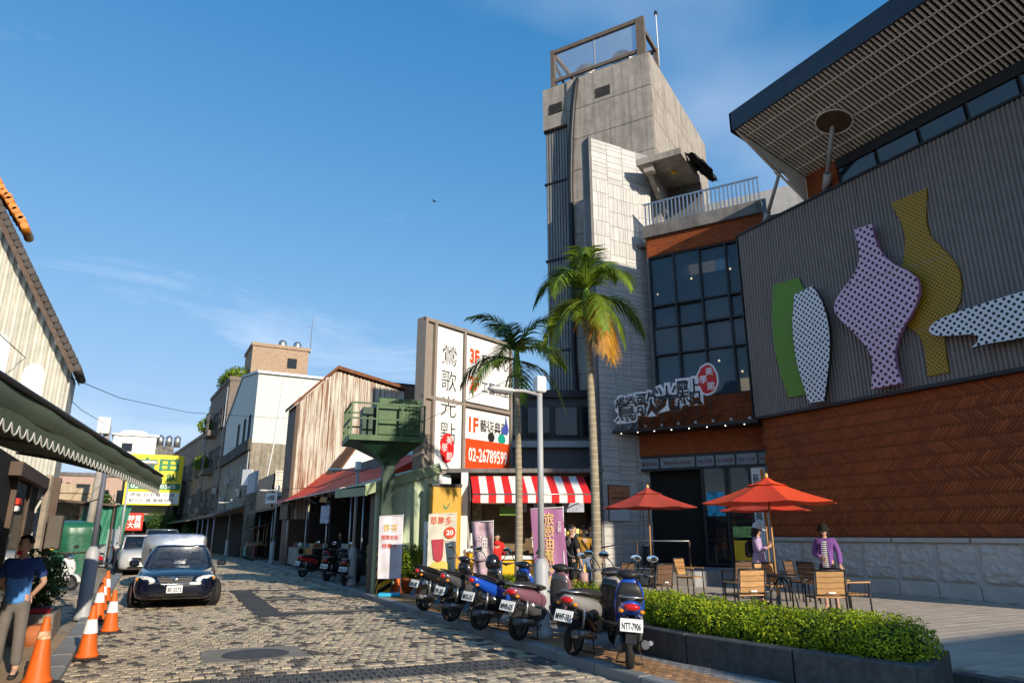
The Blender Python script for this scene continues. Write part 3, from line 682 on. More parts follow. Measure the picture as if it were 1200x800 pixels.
# ------------------------------------------------------------------ wall sculptures on the cladding
def outline(pts_px, X):                     # outline on the wall plane x = X, from photograph pixels -> (y, z)
    return [(p.y, p.z) for p in (atx(x, y, X) for x, y in pts_px)]
def smooth_poly(pts, it=2):
    for _ in range(it):
        q = []
        for i in range(len(pts)):
            a, b_ = pts[i], pts[(i+1) % len(pts)]
            q += [(a[0]*.75+b_[0]*.25, a[1]*.75+b_[1]*.25), (a[0]*.25+b_[0]*.75, a[1]*.25+b_[1]*.75)]
        pts = q
    return pts
def dotted(name, c, dot, pitch, rad, rough=.5):
    m = M(name, c, rough, var=.04, scale=2); N, L, bs = nodes_of(m)
    src = bs.inputs['Base Color'].links[0].from_socket
    co = N.new('ShaderNodeTexCoord'); mpn = N.new('ShaderNodeMapping'); mpn.inputs['Scale'].default_value = (0, 1/pitch, 1/pitch); mpn.inputs['Rotation'].default_value = (R(45), 0, 0)
    L.new(co.outputs['Object'], mpn.inputs[0]); fr_ = N.new('ShaderNodeVectorMath'); fr_.operation = 'FRACTION'; L.new(mpn.outputs[0], fr_.inputs[0])
    sb = N.new('ShaderNodeVectorMath'); sb.operation = 'SUBTRACT'; sb.inputs[1].default_value = (0, .5, .5); L.new(fr_.outputs[0], sb.inputs[0])
    ln = N.new('ShaderNodeVectorMath'); ln.operation = 'LENGTH'; L.new(sb.outputs[0], ln.inputs[0])
    lt = N.new('ShaderNodeMath'); lt.operation = 'LESS_THAN'; lt.inputs[1].default_value = rad; L.new(ln.outputs['Value'], lt.inputs[0])
    mx = N.new('ShaderNodeMix'); mx.data_type = 'RGBA'; L.new(lt.outputs[0], mx.inputs['Factor']); L.new(src, mx.inputs['A']); mx.inputs['B'].default_value = (*dot, 1)
    L.new(mx.outputs['Result'], bs.inputs['Base Color']); return m
def sculpture(name, label, px, mat, edge, dist, sm=2, seams=()):
    X = PX - dist; pl_ = outline(px, X); cy = sum(p[0] for p in pl_)/len(pl_); cz = min(p[1] for p in pl_)
    pl_ = [(a-cy, c-cz) for a, c in pl_]
    if sm: pl_ = smooth_poly(pl_, sm)
    t = thing(name, label, 'sculpture', (X, cy, cz), 0, 'vase silhouettes mounted on the cladding')
    MB().prism(pl_, 0, .1, 'x').build('side_shell', edge, t, fix=True)
    MB().prism([(a*.995, c*.998+.004) for a, c in pl_], -.012, .004, 'x').build('face', mat, t, fix=True)
    zmx = max(c for a, c in pl_)
    for f in (.3, .75): MB().box(.09, .16+dist, -.06, .06, zmx*f-.03, zmx*f+.03).build('bracket', m_dark, t)
    for f in seams:                          # sheet seams
        xs_ = []; z = zmx*f
        for i in range(len(pl_)):
            (a, c), (a2, c2) = pl_[i], pl_[(i+1) % len(pl_)]
            if (c-z)*(c2-z) < 0: xs_.append(a + (a2-a)*(z-c)/(c2-c))
        if len(xs_) >= 2: MB().box(-.0145, -.011, min(xs_)+.03, max(xs_)-.03, z-.008, z+.008).build('sheet_seam', m_clad, t)
m_wd = dotted('white_dotted', (.74, .76, .78), (.02, .02, .025), .13, .3); m_pd = dotted('pink_dotted', (.68, .47, .62), (.02, .015, .02), .155, .29)
m_gd = dotted('gold_mesh', (.44, .26, .018), (.12, .07, .01), .085, .33)
m_grn = M('green_sheet', (.12, .25, .025), .5, var=.06); N, L, bs = nodes_of(m_grn)
wv = N.new('ShaderNodeTexWave'); wv.inputs['Scale'].default_value = 6; wv.bands_direction = 'DIAGONAL'; co_ = N.new('ShaderNodeTexCoord'); L.new(co_.outputs['Object'], wv.inputs['Vector'])
mxg = N.new('ShaderNodeMix'); mxg.data_type = 'RGBA'; L.new(wv.outputs['Fac'], mxg.inputs['Factor']); mxg.inputs['A'].default_value = (.09, .2, .02, 1); mxg.inputs['B'].default_value = (.17, .33, .04, 1); L.new(mxg.outputs['Result'], bs.inputs['Base Color'])
sculpture('green_vase', 'flat leaf-green vase shape behind the narrow white dotted one', [(906,334),(906,334),(936,325),(936,325),(946,345),(955,400),(946,462),(946,462),(924,466),(924,466),(912,430),(904,385)], m_grn, m_dark, .04, 1, (.27, .65))
sculpture('white_vase', 'narrow upright white vase shape with black dots, overlapping the green one', [(931,345),(931,345),(952,335),(952,335),(962,349),(970,372),(973,402),(971,432),(966,470),(966,470),(948,472),(948,472),(934,428),(928,385)], m_wd, m_dark, .30, 1, (.5,))
sculpture('pink_vase', 'pink vase shape with black dots, long neck and wide diamond belly', [(1001,269),(1001,269),(1022,262),(1022,262),(1025,283),(1040,306),(1072,321),(1079,337),(1072,362),(1054,390),(1047,417),(1057,449),(1057,449),(1021,456),(1021,456),(1024,424),(1015,404),(985,375),(976,363),(981,347),(1004,318),(1008,296)], m_pd, M('purple_edge', (.36, .16, .34), .5), .30, 1, (.33, .66))
sculpture('gold_vase', 'tall ochre-gold vase shape with flared square mouth and round belly', [(1044,238),(1044,238),(1086,220),(1086,220),(1085,272),(1106,292),(1124,312),(1128,345),(1120,366),(1107,378),(1108,410),(1112,436),(1112,436),(1087,441),(1087,441),(1084,412),(1078,392),(1062,382),(1058,366),(1054,320),(1060,302),(1061,270)], m_gd, M('gold_edge', (.3, .17, .02), .5), .04, 1, (.25, .6))
sculpture('fish_shape', 'white dotted fish-like bottle shape lying sideways on the cladding', [(1087,386),(1100,373),(1150,356),(1200,341),(1235,333),(1262,326),(1262,370),(1230,385),(1200,396),(1150,404),(1138,408),(1138,408),(1148,399),(1143,391),(1110,394),(1092,393)], m_wd, m_dark, .34, 1)
# ------------------------------------------------------------------ museum sign characters over the door canopy
m_ink = M('ink_black', (.02, .02, .022), .5); m_sw = M('sign_white', (.82, .82, .82), .45, var=.03); m_sred = M('sign_red', (.6, .02, .02), .45, var=.05)
sg = thing('museum_sign', 'white outlined brush characters with a red oval seal above the museum door canopy', 'sign'); sg.location = EO; sg.rotation_euler = (0, 0, R(90)+A)
for i, ch in enumerate('鶯歌光點'):
    x = 4.2 - i*.76; z = 5.98 + i*.13; s = .98 if i != 1 else .9
    wh = txt(ch, sg, m_sw, s*1.04, s*1.06, (x, 1.45, z), (0, 0, R(180)), .1, .085, name='character_plate')
    txt(ch, wh, m_ink, s*.86, s*.88, (0, -.075, 0), (0, 0, 0), .012, -.006, name='character_stroke')
    MB().beam((-.2, .0, -s/2-.3), (-.2, .0, -s/2+.06), .03, .03).build('support_post', m_dark, wh); MB().beam((.2, .0, -s/2-.3), (.2, .0, -s/2+.06), .03, .03).build('support_post', m_dark, wh)
ovp = [(math.cos(t*math.pi/10)*.36*(1+.08*math.sin(3*t)), math.sin(t*math.pi/10)*.56*(1+.04*math.sin(5*t))) for t in range(20)]
x, z = 1.25, 6.72
pl_ = MB().prism(ovp, -.07, .07, 'y').build('seal_plate', m_sw, sg, (x, 1.45, z), (0, 0, R(180)), fix=True)
MB().prism([(a*.86, c*.88) for a, c in ovp], -.085, -.06, 'y').build('seal_face', m_sred, pl_, fix=True)
for ch, dx_, dz_ in (('美', .08, .26), ('學', -.14, -.0), ('館', .1, -.24)): txt(ch, pl_, m_sw, .25, .28, (dx_, -.09, dz_), ext=.008, off=.01)
MB().beam((0, 0, -1.1), (0, 0, -.5), .04, .04).build('support_post', m_dark, pl_)
# poster on the tiled wall
ps = thing('wall_poster', 'small salmon and white notice poster on the pale tiled wall', 'poster', (15.05, TY-.05, 2.15))
MB().box(-.47, .47, -.02, .015, -.02, 1.22).build('board', m_dark, ps)
MB().box(-.45, .45, -.028, -.02, .5, 1.2).build('upper_print', M('salmon_print', (.5, .2, .1), .5, var=.2, scale=5), ps); MB().box(-.45, .45, -.028, -.02, 0, .49).build('lower_print', M('pale_print', (.55, .6, .62), .5), ps)
txt('鶯歌光點美學館', ps, m_maroon, .7, .1, (0, -.032, .78)); txt('WELCOME', ps, m_maroon, .5, .06, (0, -.032, .95))
bn = thing('litter_bin', 'slim dark steel litter bin beside the museum doorway', 'bin', (15.9, TY-.45, .63))
MB().lathe([(.16, 0), (.17, .04), (.17, .62), (.15, .66)], 16).build('body', m_dark, bn); MB().lathe([(.175, .66), (.175, .72), (.1, .76), (.01, .76)], 16).build('lid', m_steel, bn)

# ------------------------------------------------------------------ left corrugated house
def corr(mb, p0, p1, z0, z1, pitch=.15, dep=.03, zs0=None, top=None, prof=(0, 1, 1, 0)):
    """corrugated sheet standing on the line p0-p1; top: optional function t -> z"""
    p0, p1 = Vector((*p0, 0)), Vector((*p1, 0)); d = p1-p0; Ln = d.length; d.normalize(); nrm = Vector((d.y, -d.x, 0)); n = int(Ln/pitch*4); vs = []; fs = []
    for i in range(n+1):
        t = i/n; p = p0 + d*Ln*t + nrm*dep*prof[i % 4]
        zt = top(t) if top else z1
        vs += [(p.x, p.y, z0), (p.x, p.y, zt)]
    fs = [(2*i, 2*i+2, 2*i+3, 2*i+1) for i in range(n)]
    mb.add(vs, fs); return mb
m_cor = M('white_corrugated', (.84, .82, .74), .5, metal=.05, var=.08, streak=.3, fine=.05)
YG_ = 22.4
m_cg2 = M('cream_corrugated', (.62, .595, .51), .6, var=.1, streak=.35, stain=.15, fine=.06)
lh = thing('corrugated_house', 'white corrugated gable wall with tiled roof edge above the green awning', 'house', (0, 0, 0))
far = aty(84, 436, YG_); up1 = aty(0, 262, YG_); sl3 = (up1.z-far.z)/(up1.x-far.x); xr = far.x - 5.2; zr3 = far.z + sl3*(xr-far.x)
lw = MB().prism([(xr-4, 0), (far.x, 0), (far.x, far.z), (xr, zr3), (xr-4, zr3-3)], YG_+.06, YG_+1.6, 'y').build('wall', m_cg2, lh, fix=True)
corr(MB(), (xr, YG_), (far.x, YG_), 2.6, 6, .19, .07, top=lambda t: zr3+(far.z-zr3)*t - .02, prof=(0, 0, .75, 1)).build('corrugated_sheet', m_cg2, lw)
m_tileg = M('weathered_roof_tile', (.09, .08, .072), .85, var=.3, rand=.4, stain=.4); m_tileo = M('glazed_orange_tile', (.6, .2, .02), .35, var=.2, rand=.3)
ux = Vector((far.x-xr, 0, far.z-zr3)).normalized(); Ls = Vector((far.x-xr, 0, far.z-zr3)).length + .1; nz = Vector((-ux.z, 0, ux.x))
if nz.z < 0: nz = -nz
R0 = Vector((xr, 0, zr3))
b = MB(); a0 = R0 + nz*.04; a1 = R0 + ux*Ls + nz*.04
b.add([(a0.x, YG_-.5, a0.z), (a1.x, YG_-.5, a1.z), (a1.x, YG_+1.8, a1.z), (a0.x, YG_+1.8, a0.z), (a0.x, YG_-.5, a0.z+.1), (a1.x, YG_-.5, a1.z+.1), (a1.x, YG_+1.8, a1.z+.1), (a0.x, YG_+1.8, a0.z+.1)], [(0,3,2,1),(4,5,6,7),(0,1,5,4),(1,2,6,5),(2,3,7,6),(3,0,4,7)])
rf = b.build('roof', M('roof_underside', (.35, .34, .3), .7, var=.1, streak=.3), lh)
q = 0.0
while q < Ls:                                # tile ends along the rake and their courses
    p = R0 + ux*q + nz*.17; MB().tube([(0, -.08, 0), (0, 1.9, 0)], .1, 8).build('roof_tile', m_tileg, rf, (p.x, YG_-.5, p.z)); q += .21
for q in range(9): p = R0 + ux*(Ls*q/9+.2); MB().beam((0, 0, 0), (0, 1.6, 0), .07, .09).build('purlin', m_cor, rf, (p.x, YG_-.48, p.z-.02))
MB().beam(tuple(a0 + Vector((0, YG_-.53, -.02))), tuple(a1 + Vector((0, YG_-.53, -.02))), .05, .12).build('verge_board', m_woodd, rf)
o0 = aty(30, 268, YG_-.2); o1 = aty(-40, 150, YG_-.2)
for q in range(22): p = o0.lerp(o1, q/21.0) + Vector((rnd.uniform(-.02, .02), 0, -.12 + rnd.uniform(-.03, .03))); MB().tube([(0, -.3, 0), (0, .7, 0)], [.1, .13], 10).build('ridge_tile', m_tileo, rf, (p.x, p.y, p.z+.12))
for (px_, py_) in ((37, 452), (-4, 418)):
    w_ = aty(px_, py_, YG_-.06); MB().prism([(-.26, -.75), (.26, -.75), (.26, .3), (.2, .5), (.1, .6), (0, .63), (-.1, .6), (-.2, .5), (-.26, .3)], 0, .04, 'y').build('window_cover', m_white, lh, (w_.x, w_.y-.03, w_.z), fix=True)
MB().box(-9, -2.2, 5, YG_+.05, 2.92, 3.06).build('shop_roof', m_concd, lh)
# ------------------------------------------------------------------ green canvas awning with scalloped valance
aw = thing('green_awning', 'long olive green canvas awning with a white scalloped edge over the shopfront', 'awning', (0, 0, 0))
da = R(8.1); dvA = Vector((math.sin(da), math.cos(da), 0)); tip = Vector((.27, 13.0, 0)); LA = 12.5
m_can = M('olive_canvas', (.105, .135, .085), .75, var=.1, scale=1.2, streak=.15, fine=.06); m_scal = M('valance_trim', (.55, .55, .5), .7)
nA = Vector((dvA.y, -dvA.x, 0))
ft = MB()
def awp(t, z, o=0): p = tip - dvA*LA*t + nA*o; return (p.x, p.y, z)
ft.grid(lambda u, v: awp(u, 2.46 + .17*v, .03*math.sin(v*math.pi) + .008*math.sin(u*60)), 60, 3); fr1 = ft.build('front_face', m_can, aw)
b = MB(); b.grid(lambda u, v: awp(u, 2.63 + .32*v, -2.1*v), 40, 4); b.build('canvas_top', m_can, aw)
b = MB(); b.add([awp(0, 2.46), awp(0, 2.63), awp(0, 2.95, -2.1)], [(0,1,2)]); b.build('end_face', m_can, aw)
nsc = 74; 
b = MB(); bt = MB()
for i in range(nsc):
    t0, t1 = i/nsc, (i+1)/nsc; tm = (t0+t1)/2
    ring = [awp(t0, 2.47), awp(t0+.0002, 2.40), awp(t0*.75+t1*.25, 2.345), awp(tm, 2.325), awp(t0*.25+t1*.75, 2.345), awp(t1-.0002, 2.40), awp(t1, 2.47)]
    b.add(ring, [tuple(range(7))]); bt.tube(ring[1:6], .007, 4, False)
va = b.build('valance', m_can, aw); bt.build('valance_trim', m_scal, va)
MB().tube([awp(0, 2.63, .02), awp(1, 2.63, .02)], .022, 6).build('front_rail', m_dark, aw)
for t in (.0, .22, .45, .7): MB().tube([awp(t, 2.61), awp(t, 2.93, -2.1)], .018, 6).build('rib_pole', m_steel, aw)
# shopfront under the awning: dark opening, weathered boards, post, meter box, coiled cables
sf = thing('timber_shopfront', 'dark weathered timber shopfront with open doorway under the green awning', 'shopfront', (.06, 7.2, 0))
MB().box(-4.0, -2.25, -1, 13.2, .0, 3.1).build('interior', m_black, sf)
m_wb = M('weathered_board', (.3, .25, .19), .9, var=.3, scale=4, streak=.5, fine=.2)
for q in range(3): MB().bbox(-.06, .06, -.085, .085, .1, 3.1, .01).build('board', m_wb, sf, (-2.08, 13.25 + q*.19, 0), (0, 0, .05), fix=True)
MB().box(-2.3, -2.05, 8.5, 13.2, 2.75, 3.0).build('lintel', m_woodd, sf)
for y in (9.2, 11.2): MB().box(-2.28, -2.16, y-.07, y+.07, .1, 2.8).build('door_post', m_woodd, sf)
MB().box(-2.24, -2.2, 9.3, 11.1, .1, 2.7).build('glass_door', m_glassd, sf)
MB().bbox(-.02, .3, -.24, .24, 0, .8, .02).build('meter_box', M('meter_brown', (.1, .085, .065), .7, var=.15), sf, (-1.98, 13.95, 1.35), fix=True)
MB().box(-2.1, -1.9, 14.2, 14.35, .1, 3.1).build('corner_post', m_woodd, sf)
b = MB()
for q in range(6):
    c = Vector((-1.55+.02*q, 15.0+.03*q, 2.3)); r_ = .13+.012*q
    b.tube([c + Vector((r_*math.cos(t*math.pi/9), 0.02*math.sin(3*t), r_*.9*math.sin(t*math.pi/9))) for t in range(19)], .008, 5, False)
b.tube([(-2.0, 14.3, 2.6), (-1.75, 14.9, 2.5), (-1.5, 15.0, 2.45), (-1.1, 15.4, 2.62), (-.95, 16, 2.8)], .016, 5); b.build('coiled_cable', m_black, sf)
rs = thing('red_shop_goods', 'small red and white goods hanging in the dark doorway', 'merchandise', (-2.12, 16.9, 2.25)); MB().bbox(-.05, .05, -.2, .2, 0, .13, .02).build('red_box', m_red, rs, fix=True); MB().bbox(-.04, .04, -.14, .14, -.12, -.01, .02).build('white_box', m_white, rs, fix=True)
# ------------------------------------------------------------------ left yard behind: shed, tarps, fence
shed = thing('tin_shed', 'low beige shed with rusty black tin roof at the back of the yard', 'shed', (0, 0, 0))
MB().box(-7, -2.4, 46, 52, 0, 4.2).build('wall', M('beige_render', (.45, .36, .24), .9, var=.15, streak=.3), shed)
MB().prism([(-7.4, 3.6), (-1.0, 3.1), (-1.0, 3.2), (-7.4, 3.75)], 42.5, 46, 'y').build('tin_roof', m_woodd, shed, fix=True)
MB().box(-7, -2.2, 45.9, 46.0, 3.9, 4.4).build('parapet', MATS['beige_render'], shed); MB().box(-5.4, -3.4, 45.95, 46.0, .6, 2.6).build('pale_shutter', M('pale_green_shutter', (.4, .48, .36), .7, streak=.3), shed)
for x in (-1.1, -2.6): MB().cyl((x, 42.7, 0), (x, 42.7, 3.2), .05, .05, 8).build('post', m_woodd, shed)
def tarp(name, label, p, w, d, h, mat, rz=0):
    t = thing(name, label, 'tarpaulin', p, rz); r_ = random.Random(5)
    def fn(u, v):
        ang = u*2*math.pi; cx, cy = math.cos(ang), math.sin(ang); k = 1/max(abs(cx), abs(cy)); f = .55+.45*min(1, v*3) if v < .33 else 1
        rr = k*.5*(min(1, (1-v)*2.2+.0) if v > .55 else 1); zz = h*(v/.55 if v < .55 else 1 + .08*math.sin((v-.55)*3.4))
        fold = .03*math.sin(u*42+v*3)*(1-v)
        return (cx*(rr+fold)*w, cy*(rr+fold)*d, zz)
    MB().grid(fn, 48, 14).build('cover', mat, t); MB().tube([(-w*.5, -d*.5-.02, h*.45), (0, -d*.54, h*.42), (w*.5, -d*.5-.02, h*.45)], .02, 5).build('rope', m_woodd, t)
    return t
m_tarp = M('green_tarp', (.012, .1, .05), .35, var=.25, scale=2, bump=.4, bscale=6); m_tarp2 = M('green_mesh_tarp', (.05, .22, .14), .6, var=.25, scale=2)
tp = tarp('covered_cart', 'bulky cart under a dark green tarpaulin with a yellow patch in the yard', (-2.6, 38.5, 0), 2.3, 2.6, 2.15, m_tarp)
MB().prism([(-.15, 1.0), (.15, 1.1), (.15, 1.75), (-.05, 1.9), (-.2, 1.5)], -1.36, -1.33, 'y').build('yellow_patch', m_yel, tp, (-.5, 0, 0), fix=True)
tn = thing('hanging_net', 'translucent green netting hung from the shed roof', 'netting', (-1.7, 43.0, 0)); MB().grid(lambda u, v: (-1.1+2.2*u+.3*v, .08*math.sin(u*30), 1.2+2.0*v), 40, 8).build('net', m_tarp2, tn); MB().tube([(-1.1, 0, 3.2), (1.4, 0, 3.2)], .02, 5).build('rail', m_woodd, tn)
fn_ = thing('site_hoarding', 'white panel hoarding beside the yard', 'hoarding', (0, 0, 0))
for q in range(4): MB().bbox(-.56, .56, -.03, .03, .1, 1.95, .01).build('panel', m_white, fn_, (-2.3+q*.6*.75, 45.3-q*.9, 0), (0, 0, R(-60)), fix=True)
for q in range(5): MB().cyl((-2.55+q*.45, 45.85-q*.9, 0), (-2.55+q*.45, 45.85-q*.9, 2.1), .04, .04, 6).build('post', m_grey, fn_)
# brick house and white house further back
bh_ = thing('brick_house', 'salmon brick house with green shop awning far down the street', 'house', (0, 0, 0))
m_pink = M('pink_tile_facade', (.42, .25, .19), .85, var=.1); Nn, Ll, bb = nodes_of(m_pink); bt_ = Nn.new('ShaderNodeTexBrick'); bt_.inputs['Scale'].default_value = 2.2; bt_.inputs['Color1'].default_value = (.44, .24, .18, 1); bt_.inputs['Color2'].default_value = (.36, .2, .15, 1); bt_.inputs['Mortar'].default_value = (.5, .44, .38, 1); bt_.inputs['Mortar Size'].default_value = .04
co_ = Nn.new('ShaderNodeTexCoord'); mpn = Nn.new('ShaderNodeMapping'); mpn.inputs['Rotation'].default_value = (R(90), 0, 0); Ll.new(co_.outputs['Object'], mpn.inputs[0]); Ll.new(mpn.outputs[0], bt_.inputs['Vector']); Ll.new(bt_.outputs[0], bb.inputs['Base Color'])
MB().box(-9, 3.2, 101, 112, 0, 8.6).build('wall', m_pink, bh_); MB().box(-9.2, 3.4, 100.8, 112.2, 8.6, 9.0).build('roof', m_concd, bh_)
MB().prism([(100.9, 3.9), (97.4, 3.2), (97.4, 3.3), (100.9, 4.05)], -8, 3.2, 'x').build('shop_awning', M('green_awning_far', (.05, .16, .1), .7), bh_, fix=True); MB().box(-8, 3, 100.9, 101, 0, 3.2).build('shopfront', m_black, bh_)
for x in (-7.5, -5, -2.6): w_ = MB().box(x, x+1.5, 100.93, 101.0, 5.4, 7.0).build('window', m_glassd, bh_); MB().box(x-.1, x+1.6, 100.85, 100.93, 5.2, 5.4).build('sill', m_conc, w_)
ys_ = thing('yellow_billboard', 'yellow billboard with big green characters on the brick house at the street end', 'billboard', (0, 0, 0))
c0, c1 = aty(152, 531, 98.5), aty(203, 592, 98.5)
MB().box(c0.x, c1.x+.6, 98.5, 98.75, c1.z, c0.z).build('panel', M('sign_yellow', (.86, .68, .02), .5, var=.03), ys_)
m_sg = M('sign_green', (.01, .2, .09), .5); zc = c0.z; wS = c1.x+.6-c0.x; hS = c0.z-c1.z; cxs = (c0.x+c1.x+.6)/2
txt('吉田', ys_, m_sg, wS*.78, hS*.27, (cxs+.15, 98.46, zc-hS*.2), off=.03); txt('素食飯', ys_, m_sg, wS*.7, hS*.17, (cxs+.5, 98.46, zc-hS*.45), off=.012)
MB().box(c0.x+.2, c1.x+.5, 98.44, 98.49, zc-hS*.69, zc-hS*.57).build('green_band', m_sg, ys_); txt('02-2671-0345', ys_, m_sw, wS*.8, hS*.085, (cxs, 98.42, zc-hS*.63), off=.02)
MB().box(c0.x+.2, c1.x+.5, 98.44, 98.49, zc-hS*.97, zc-hS*.75).build('white_band', m_sw, ys_); txt('便當 自助餐 外送', ys_, m_ink, wS*.8, hS*.07, (cxs, 98.42, zc-hS*.8)); txt('歡迎訂購 團體用餐', ys_, m_ink, wS*.8, hS*.07, (cxs, 98.42, zc-hS*.91))
wh_ = thing('white_apartment', 'white corrugated apartment block with rooftop tanks at the end of the street', 'building', (0, 0, 0))
a0, a1 = aty(134, 507, 118), aty(184, 512, 118)
MB().box(a0.x, a1.x, 118, 128, 0, a0.z-.3).build('wall', m_cor, wh_); MB().box(a0.x-.3, a1.x+.3, 117.7, 128, a0.z-.3, a0.z).build('roof', m_white, wh_)
MB().box(a1.x-.5, a1.x+2.6, 121, 130, 0, a0.z-1.2).build('side_block', m_concd, wh_); MB().box(a0.x+1.2, a0.x+2.6, 117.93, 118, a0.z-2.6, a0.z-1.4).build('window', m_glassd, wh_); MB().box(a0.x+1.1, a0.x+3, 117.93, 118, a0.z-6.2, a0.z-5).build('window', m_glassd, wh_)
MB().lathe([(2.0, 0), (2.2, .3), (1.9, .7), (.1, .9)], 16, (a1.x-3.2, 121, a0.z)).build('roof_dome', m_white, wh_)
for q in range(3): MB().lathe([(.5, 0), (.5, 1.5), (.1, 1.8)], 12, (a1.x+.6+q*1.2, 122, a0.z-1.2)).build('water_tank', m_steel, wh_)
up_ = thing('utility_pole', 'concrete utility pole with white junction box behind the awning', 'utility pole', (-2.03, 40, 0)); MB().cyl((0, 0, 0), (.18, 0, 6.9), .19, .15, 12).build('pole', m_conc, up_); MB().bbox(-.28, .28, -.25, .25, 6.5, 7.3, .03).build('junction_box', m_white, up_, (.0, -.2, 0), fix=True); MB().tube([(.2, -.3, 6.2), (.45, -.3, 5.9), (.3, -.3, 5.6), (.1, -.3, 5.9), (.25, -.3, 6.2)], .02, 5).build('cable_loop', m_black, up_)
for nm, lb, pp in (('power_cable', 'black cable sagging from the corrugated house to the utility pole', [tuple(aty(-60, 350, 18)), tuple(aty(0, 392, 20)), tuple(aty(55, 442, 25)), tuple(aty(95, 480, 32)), (-1.9, 39.8, 6.95)]), ('overhead_wire', 'thin wire running from the corrugated house across to the row of houses', [tuple(aty(82, 442, 22.3)), tuple(aty(140, 466, 30)), tuple(aty(220, 483, 40)), tuple(aty(330, 490, 50)), tuple(aty(345, 488, 52))]), ('service_wire', 'thin wire slanting across the billboard towards the lamp post', [(6.0, 10.4, 4.6), (6.6, 17.0, 4.7), (6.9, 22, 4.5), (7.8, 30, 5.0)])):
    o = MB().tube(pp, .012 if nm != 'service_wire' else .006, 5).build(nm, m_black); o['label'] = lb; o['category'] = 'cable'
# ------------------------------------------------------------------ right-hand row of houses (local x along the street going away, +y out to the street)
def row_frame(name, label, cat, p0, p1):
    d = Vector(p1)-Vector(p0); t = thing(name, label, cat, (p0[0], p0[1], 0), math.atan2(d.y, d.x)); return t, d.length
def window(parent, x, z, w, h, grille=False, y=.0, frame=None, rot=0):
    p = MB().box(x, x+w, y-.12, y-.08, z, z+h).build('window', m_glassd, parent)
    f = frame or m_grey
    b = MB(); b.box(x-.06, x, y-.1, y+.03, z-.06, z+h+.06).box(x+w, x+w+.06, y-.1, y+.03, z-.06, z+h+.06).box(x, x+w, y-.1, y+.03, z-.06, z).box(x, x+w, y-.1, y+.03, z+h, z+h+.06).box(x+w/2-.03, x+w/2+.03, y-.1, y-.02, z, z+h)
    b.build('frame', f, p)
    if grille:
        b = MB(); n = max(3, int(w/.22))
        for q in range(n+1): b.box(x+w*q/n-.012, x+w*q/n+.012, y+.25, y+.275, z-.1, z+h+.05)
        for zz0 in (z-.1, z+h*.5, z+h+.03): b.box(x-.02, x+w+.02, y+.02, y+.285, zz0, zz0+.025)
        b.build('window_cage', m_concd, p)
    return p
# white gable house
wl_, LW = row_frame('white_gable_house', 'tall white rendered house with grey weathered lower storeys and shallow gable', 'house', (7.3, 58), (6.9, 75.5))
m_wr = M('white_render', (.66, .66, .6), .8, var=.04, streak=.1); m_wc = M('weathered_concrete', (.33, .29, .22), .9, var=.2, streak=.6, stain=.4)
wallU = MB().prism([(0, 8.7), (LW, 8.7), (LW, 12.4), (LW*.5, 15.6), (0, 14.3)], -7.5, 0, 'y').build('upper_wall', m_wr, wl_, fix=True)
MB().box(0, LW, -7.5, .03, 0, 8.7).build('lower_wall', m_wc, wl_); MB().box(-.05, LW, .03, .28, 8.1, 9.0).build('ledge', M('black_stain', (.08, .075, .065), .9, var=.4, stain=.5), wl_)
b = MB(); b.prism([(-.25, 14.3), (LW*.5, 15.65), (LW+.2, 12.45), (LW+.2, 12.55), (LW*.5, 15.85), (-.25, 14.5)], -7.7, .12, 'y'); b.build('roof', M('roof_sheet', (.5, .52, .53), .5, metal=.2), wl_, fix=True)
for x in (1.6, 4.2, 7.6): window(wl_, x, 9.1, .55, 2.0, y=.06, frame=m_dark)
for x in (1.0, 3.6, 6.0, 8.4): window(wl_, x, 6.0, .9, 1.0, y=.06)
# side wall window cage and drainpipe (facing back along the street)
sd = MB().box(-.1, -.06, -3.6, -2.0, 4.6, 6.6).build('side_window', M('pale_shutter', (.55, .52, .44), .7, var=.1), wl_); b = MB()
for q in range(6): b.box(-.2, -.17, -3.6+q*.32, -3.57+q*.32, 4.5, 6.7)
for q in range(4): b.box(-.2, -.17, -3.6, -2.0, 4.6+q*.63, 4.63+q*.63)
b.build('window_cage', m_white, sd)
MB().tube([(-.1, -2.0, 14.2), (-.1, -1.7, 9), (-.12, -1.2, 4.3), (-.12, -1.0, 3.5)], .05, 6).build('drain_pipe', m_white, wl_)
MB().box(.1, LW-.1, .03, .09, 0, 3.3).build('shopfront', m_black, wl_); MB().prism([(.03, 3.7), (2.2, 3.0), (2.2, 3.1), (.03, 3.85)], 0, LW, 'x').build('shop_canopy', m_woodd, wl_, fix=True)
for x in (1, 5, 9, 13): MB().cyl((x, 2.0, 0), (x, 2.0, 3.05), .05, .05, 6).build('canopy_post', m_grey, wl_)
# brick rooftop block behind
bp_ = thing('brick_penthouse', 'tan brick rooftop block with steel water tanks behind the white house', 'building', (0, 0, 0))
c0, c1 = aty(297, 401, 76), aty(362, 412, 76); m_tanb = M('tan_brick', (.42, .29, .19), .85, var=.12, fine=.2)
N, L, bs = nodes_of(m_tanb); bt_ = N.new('ShaderNodeTexBrick'); bt_.inputs['Scale'].default_value = 2.6; bt_.inputs['Color1'].default_value = (.45, .31, .2, 1); bt_.inputs['Color2'].default_value = (.34, .22, .14, 1); bt_.inputs['Mortar'].default_value = (.36, .3, .24, 1); co_ = N.new('ShaderNodeTexCoord'); mpn = N.new('ShaderNodeMapping'); mpn.inputs['Rotation'].default_value = (R(90), 0, 0); L.new(co_.outputs['Object'], mpn.inputs[0]); L.new(mpn.outputs[0], bt_.inputs['Vector']); L.new(bt_.outputs[0], bs.inputs['Base Color'])
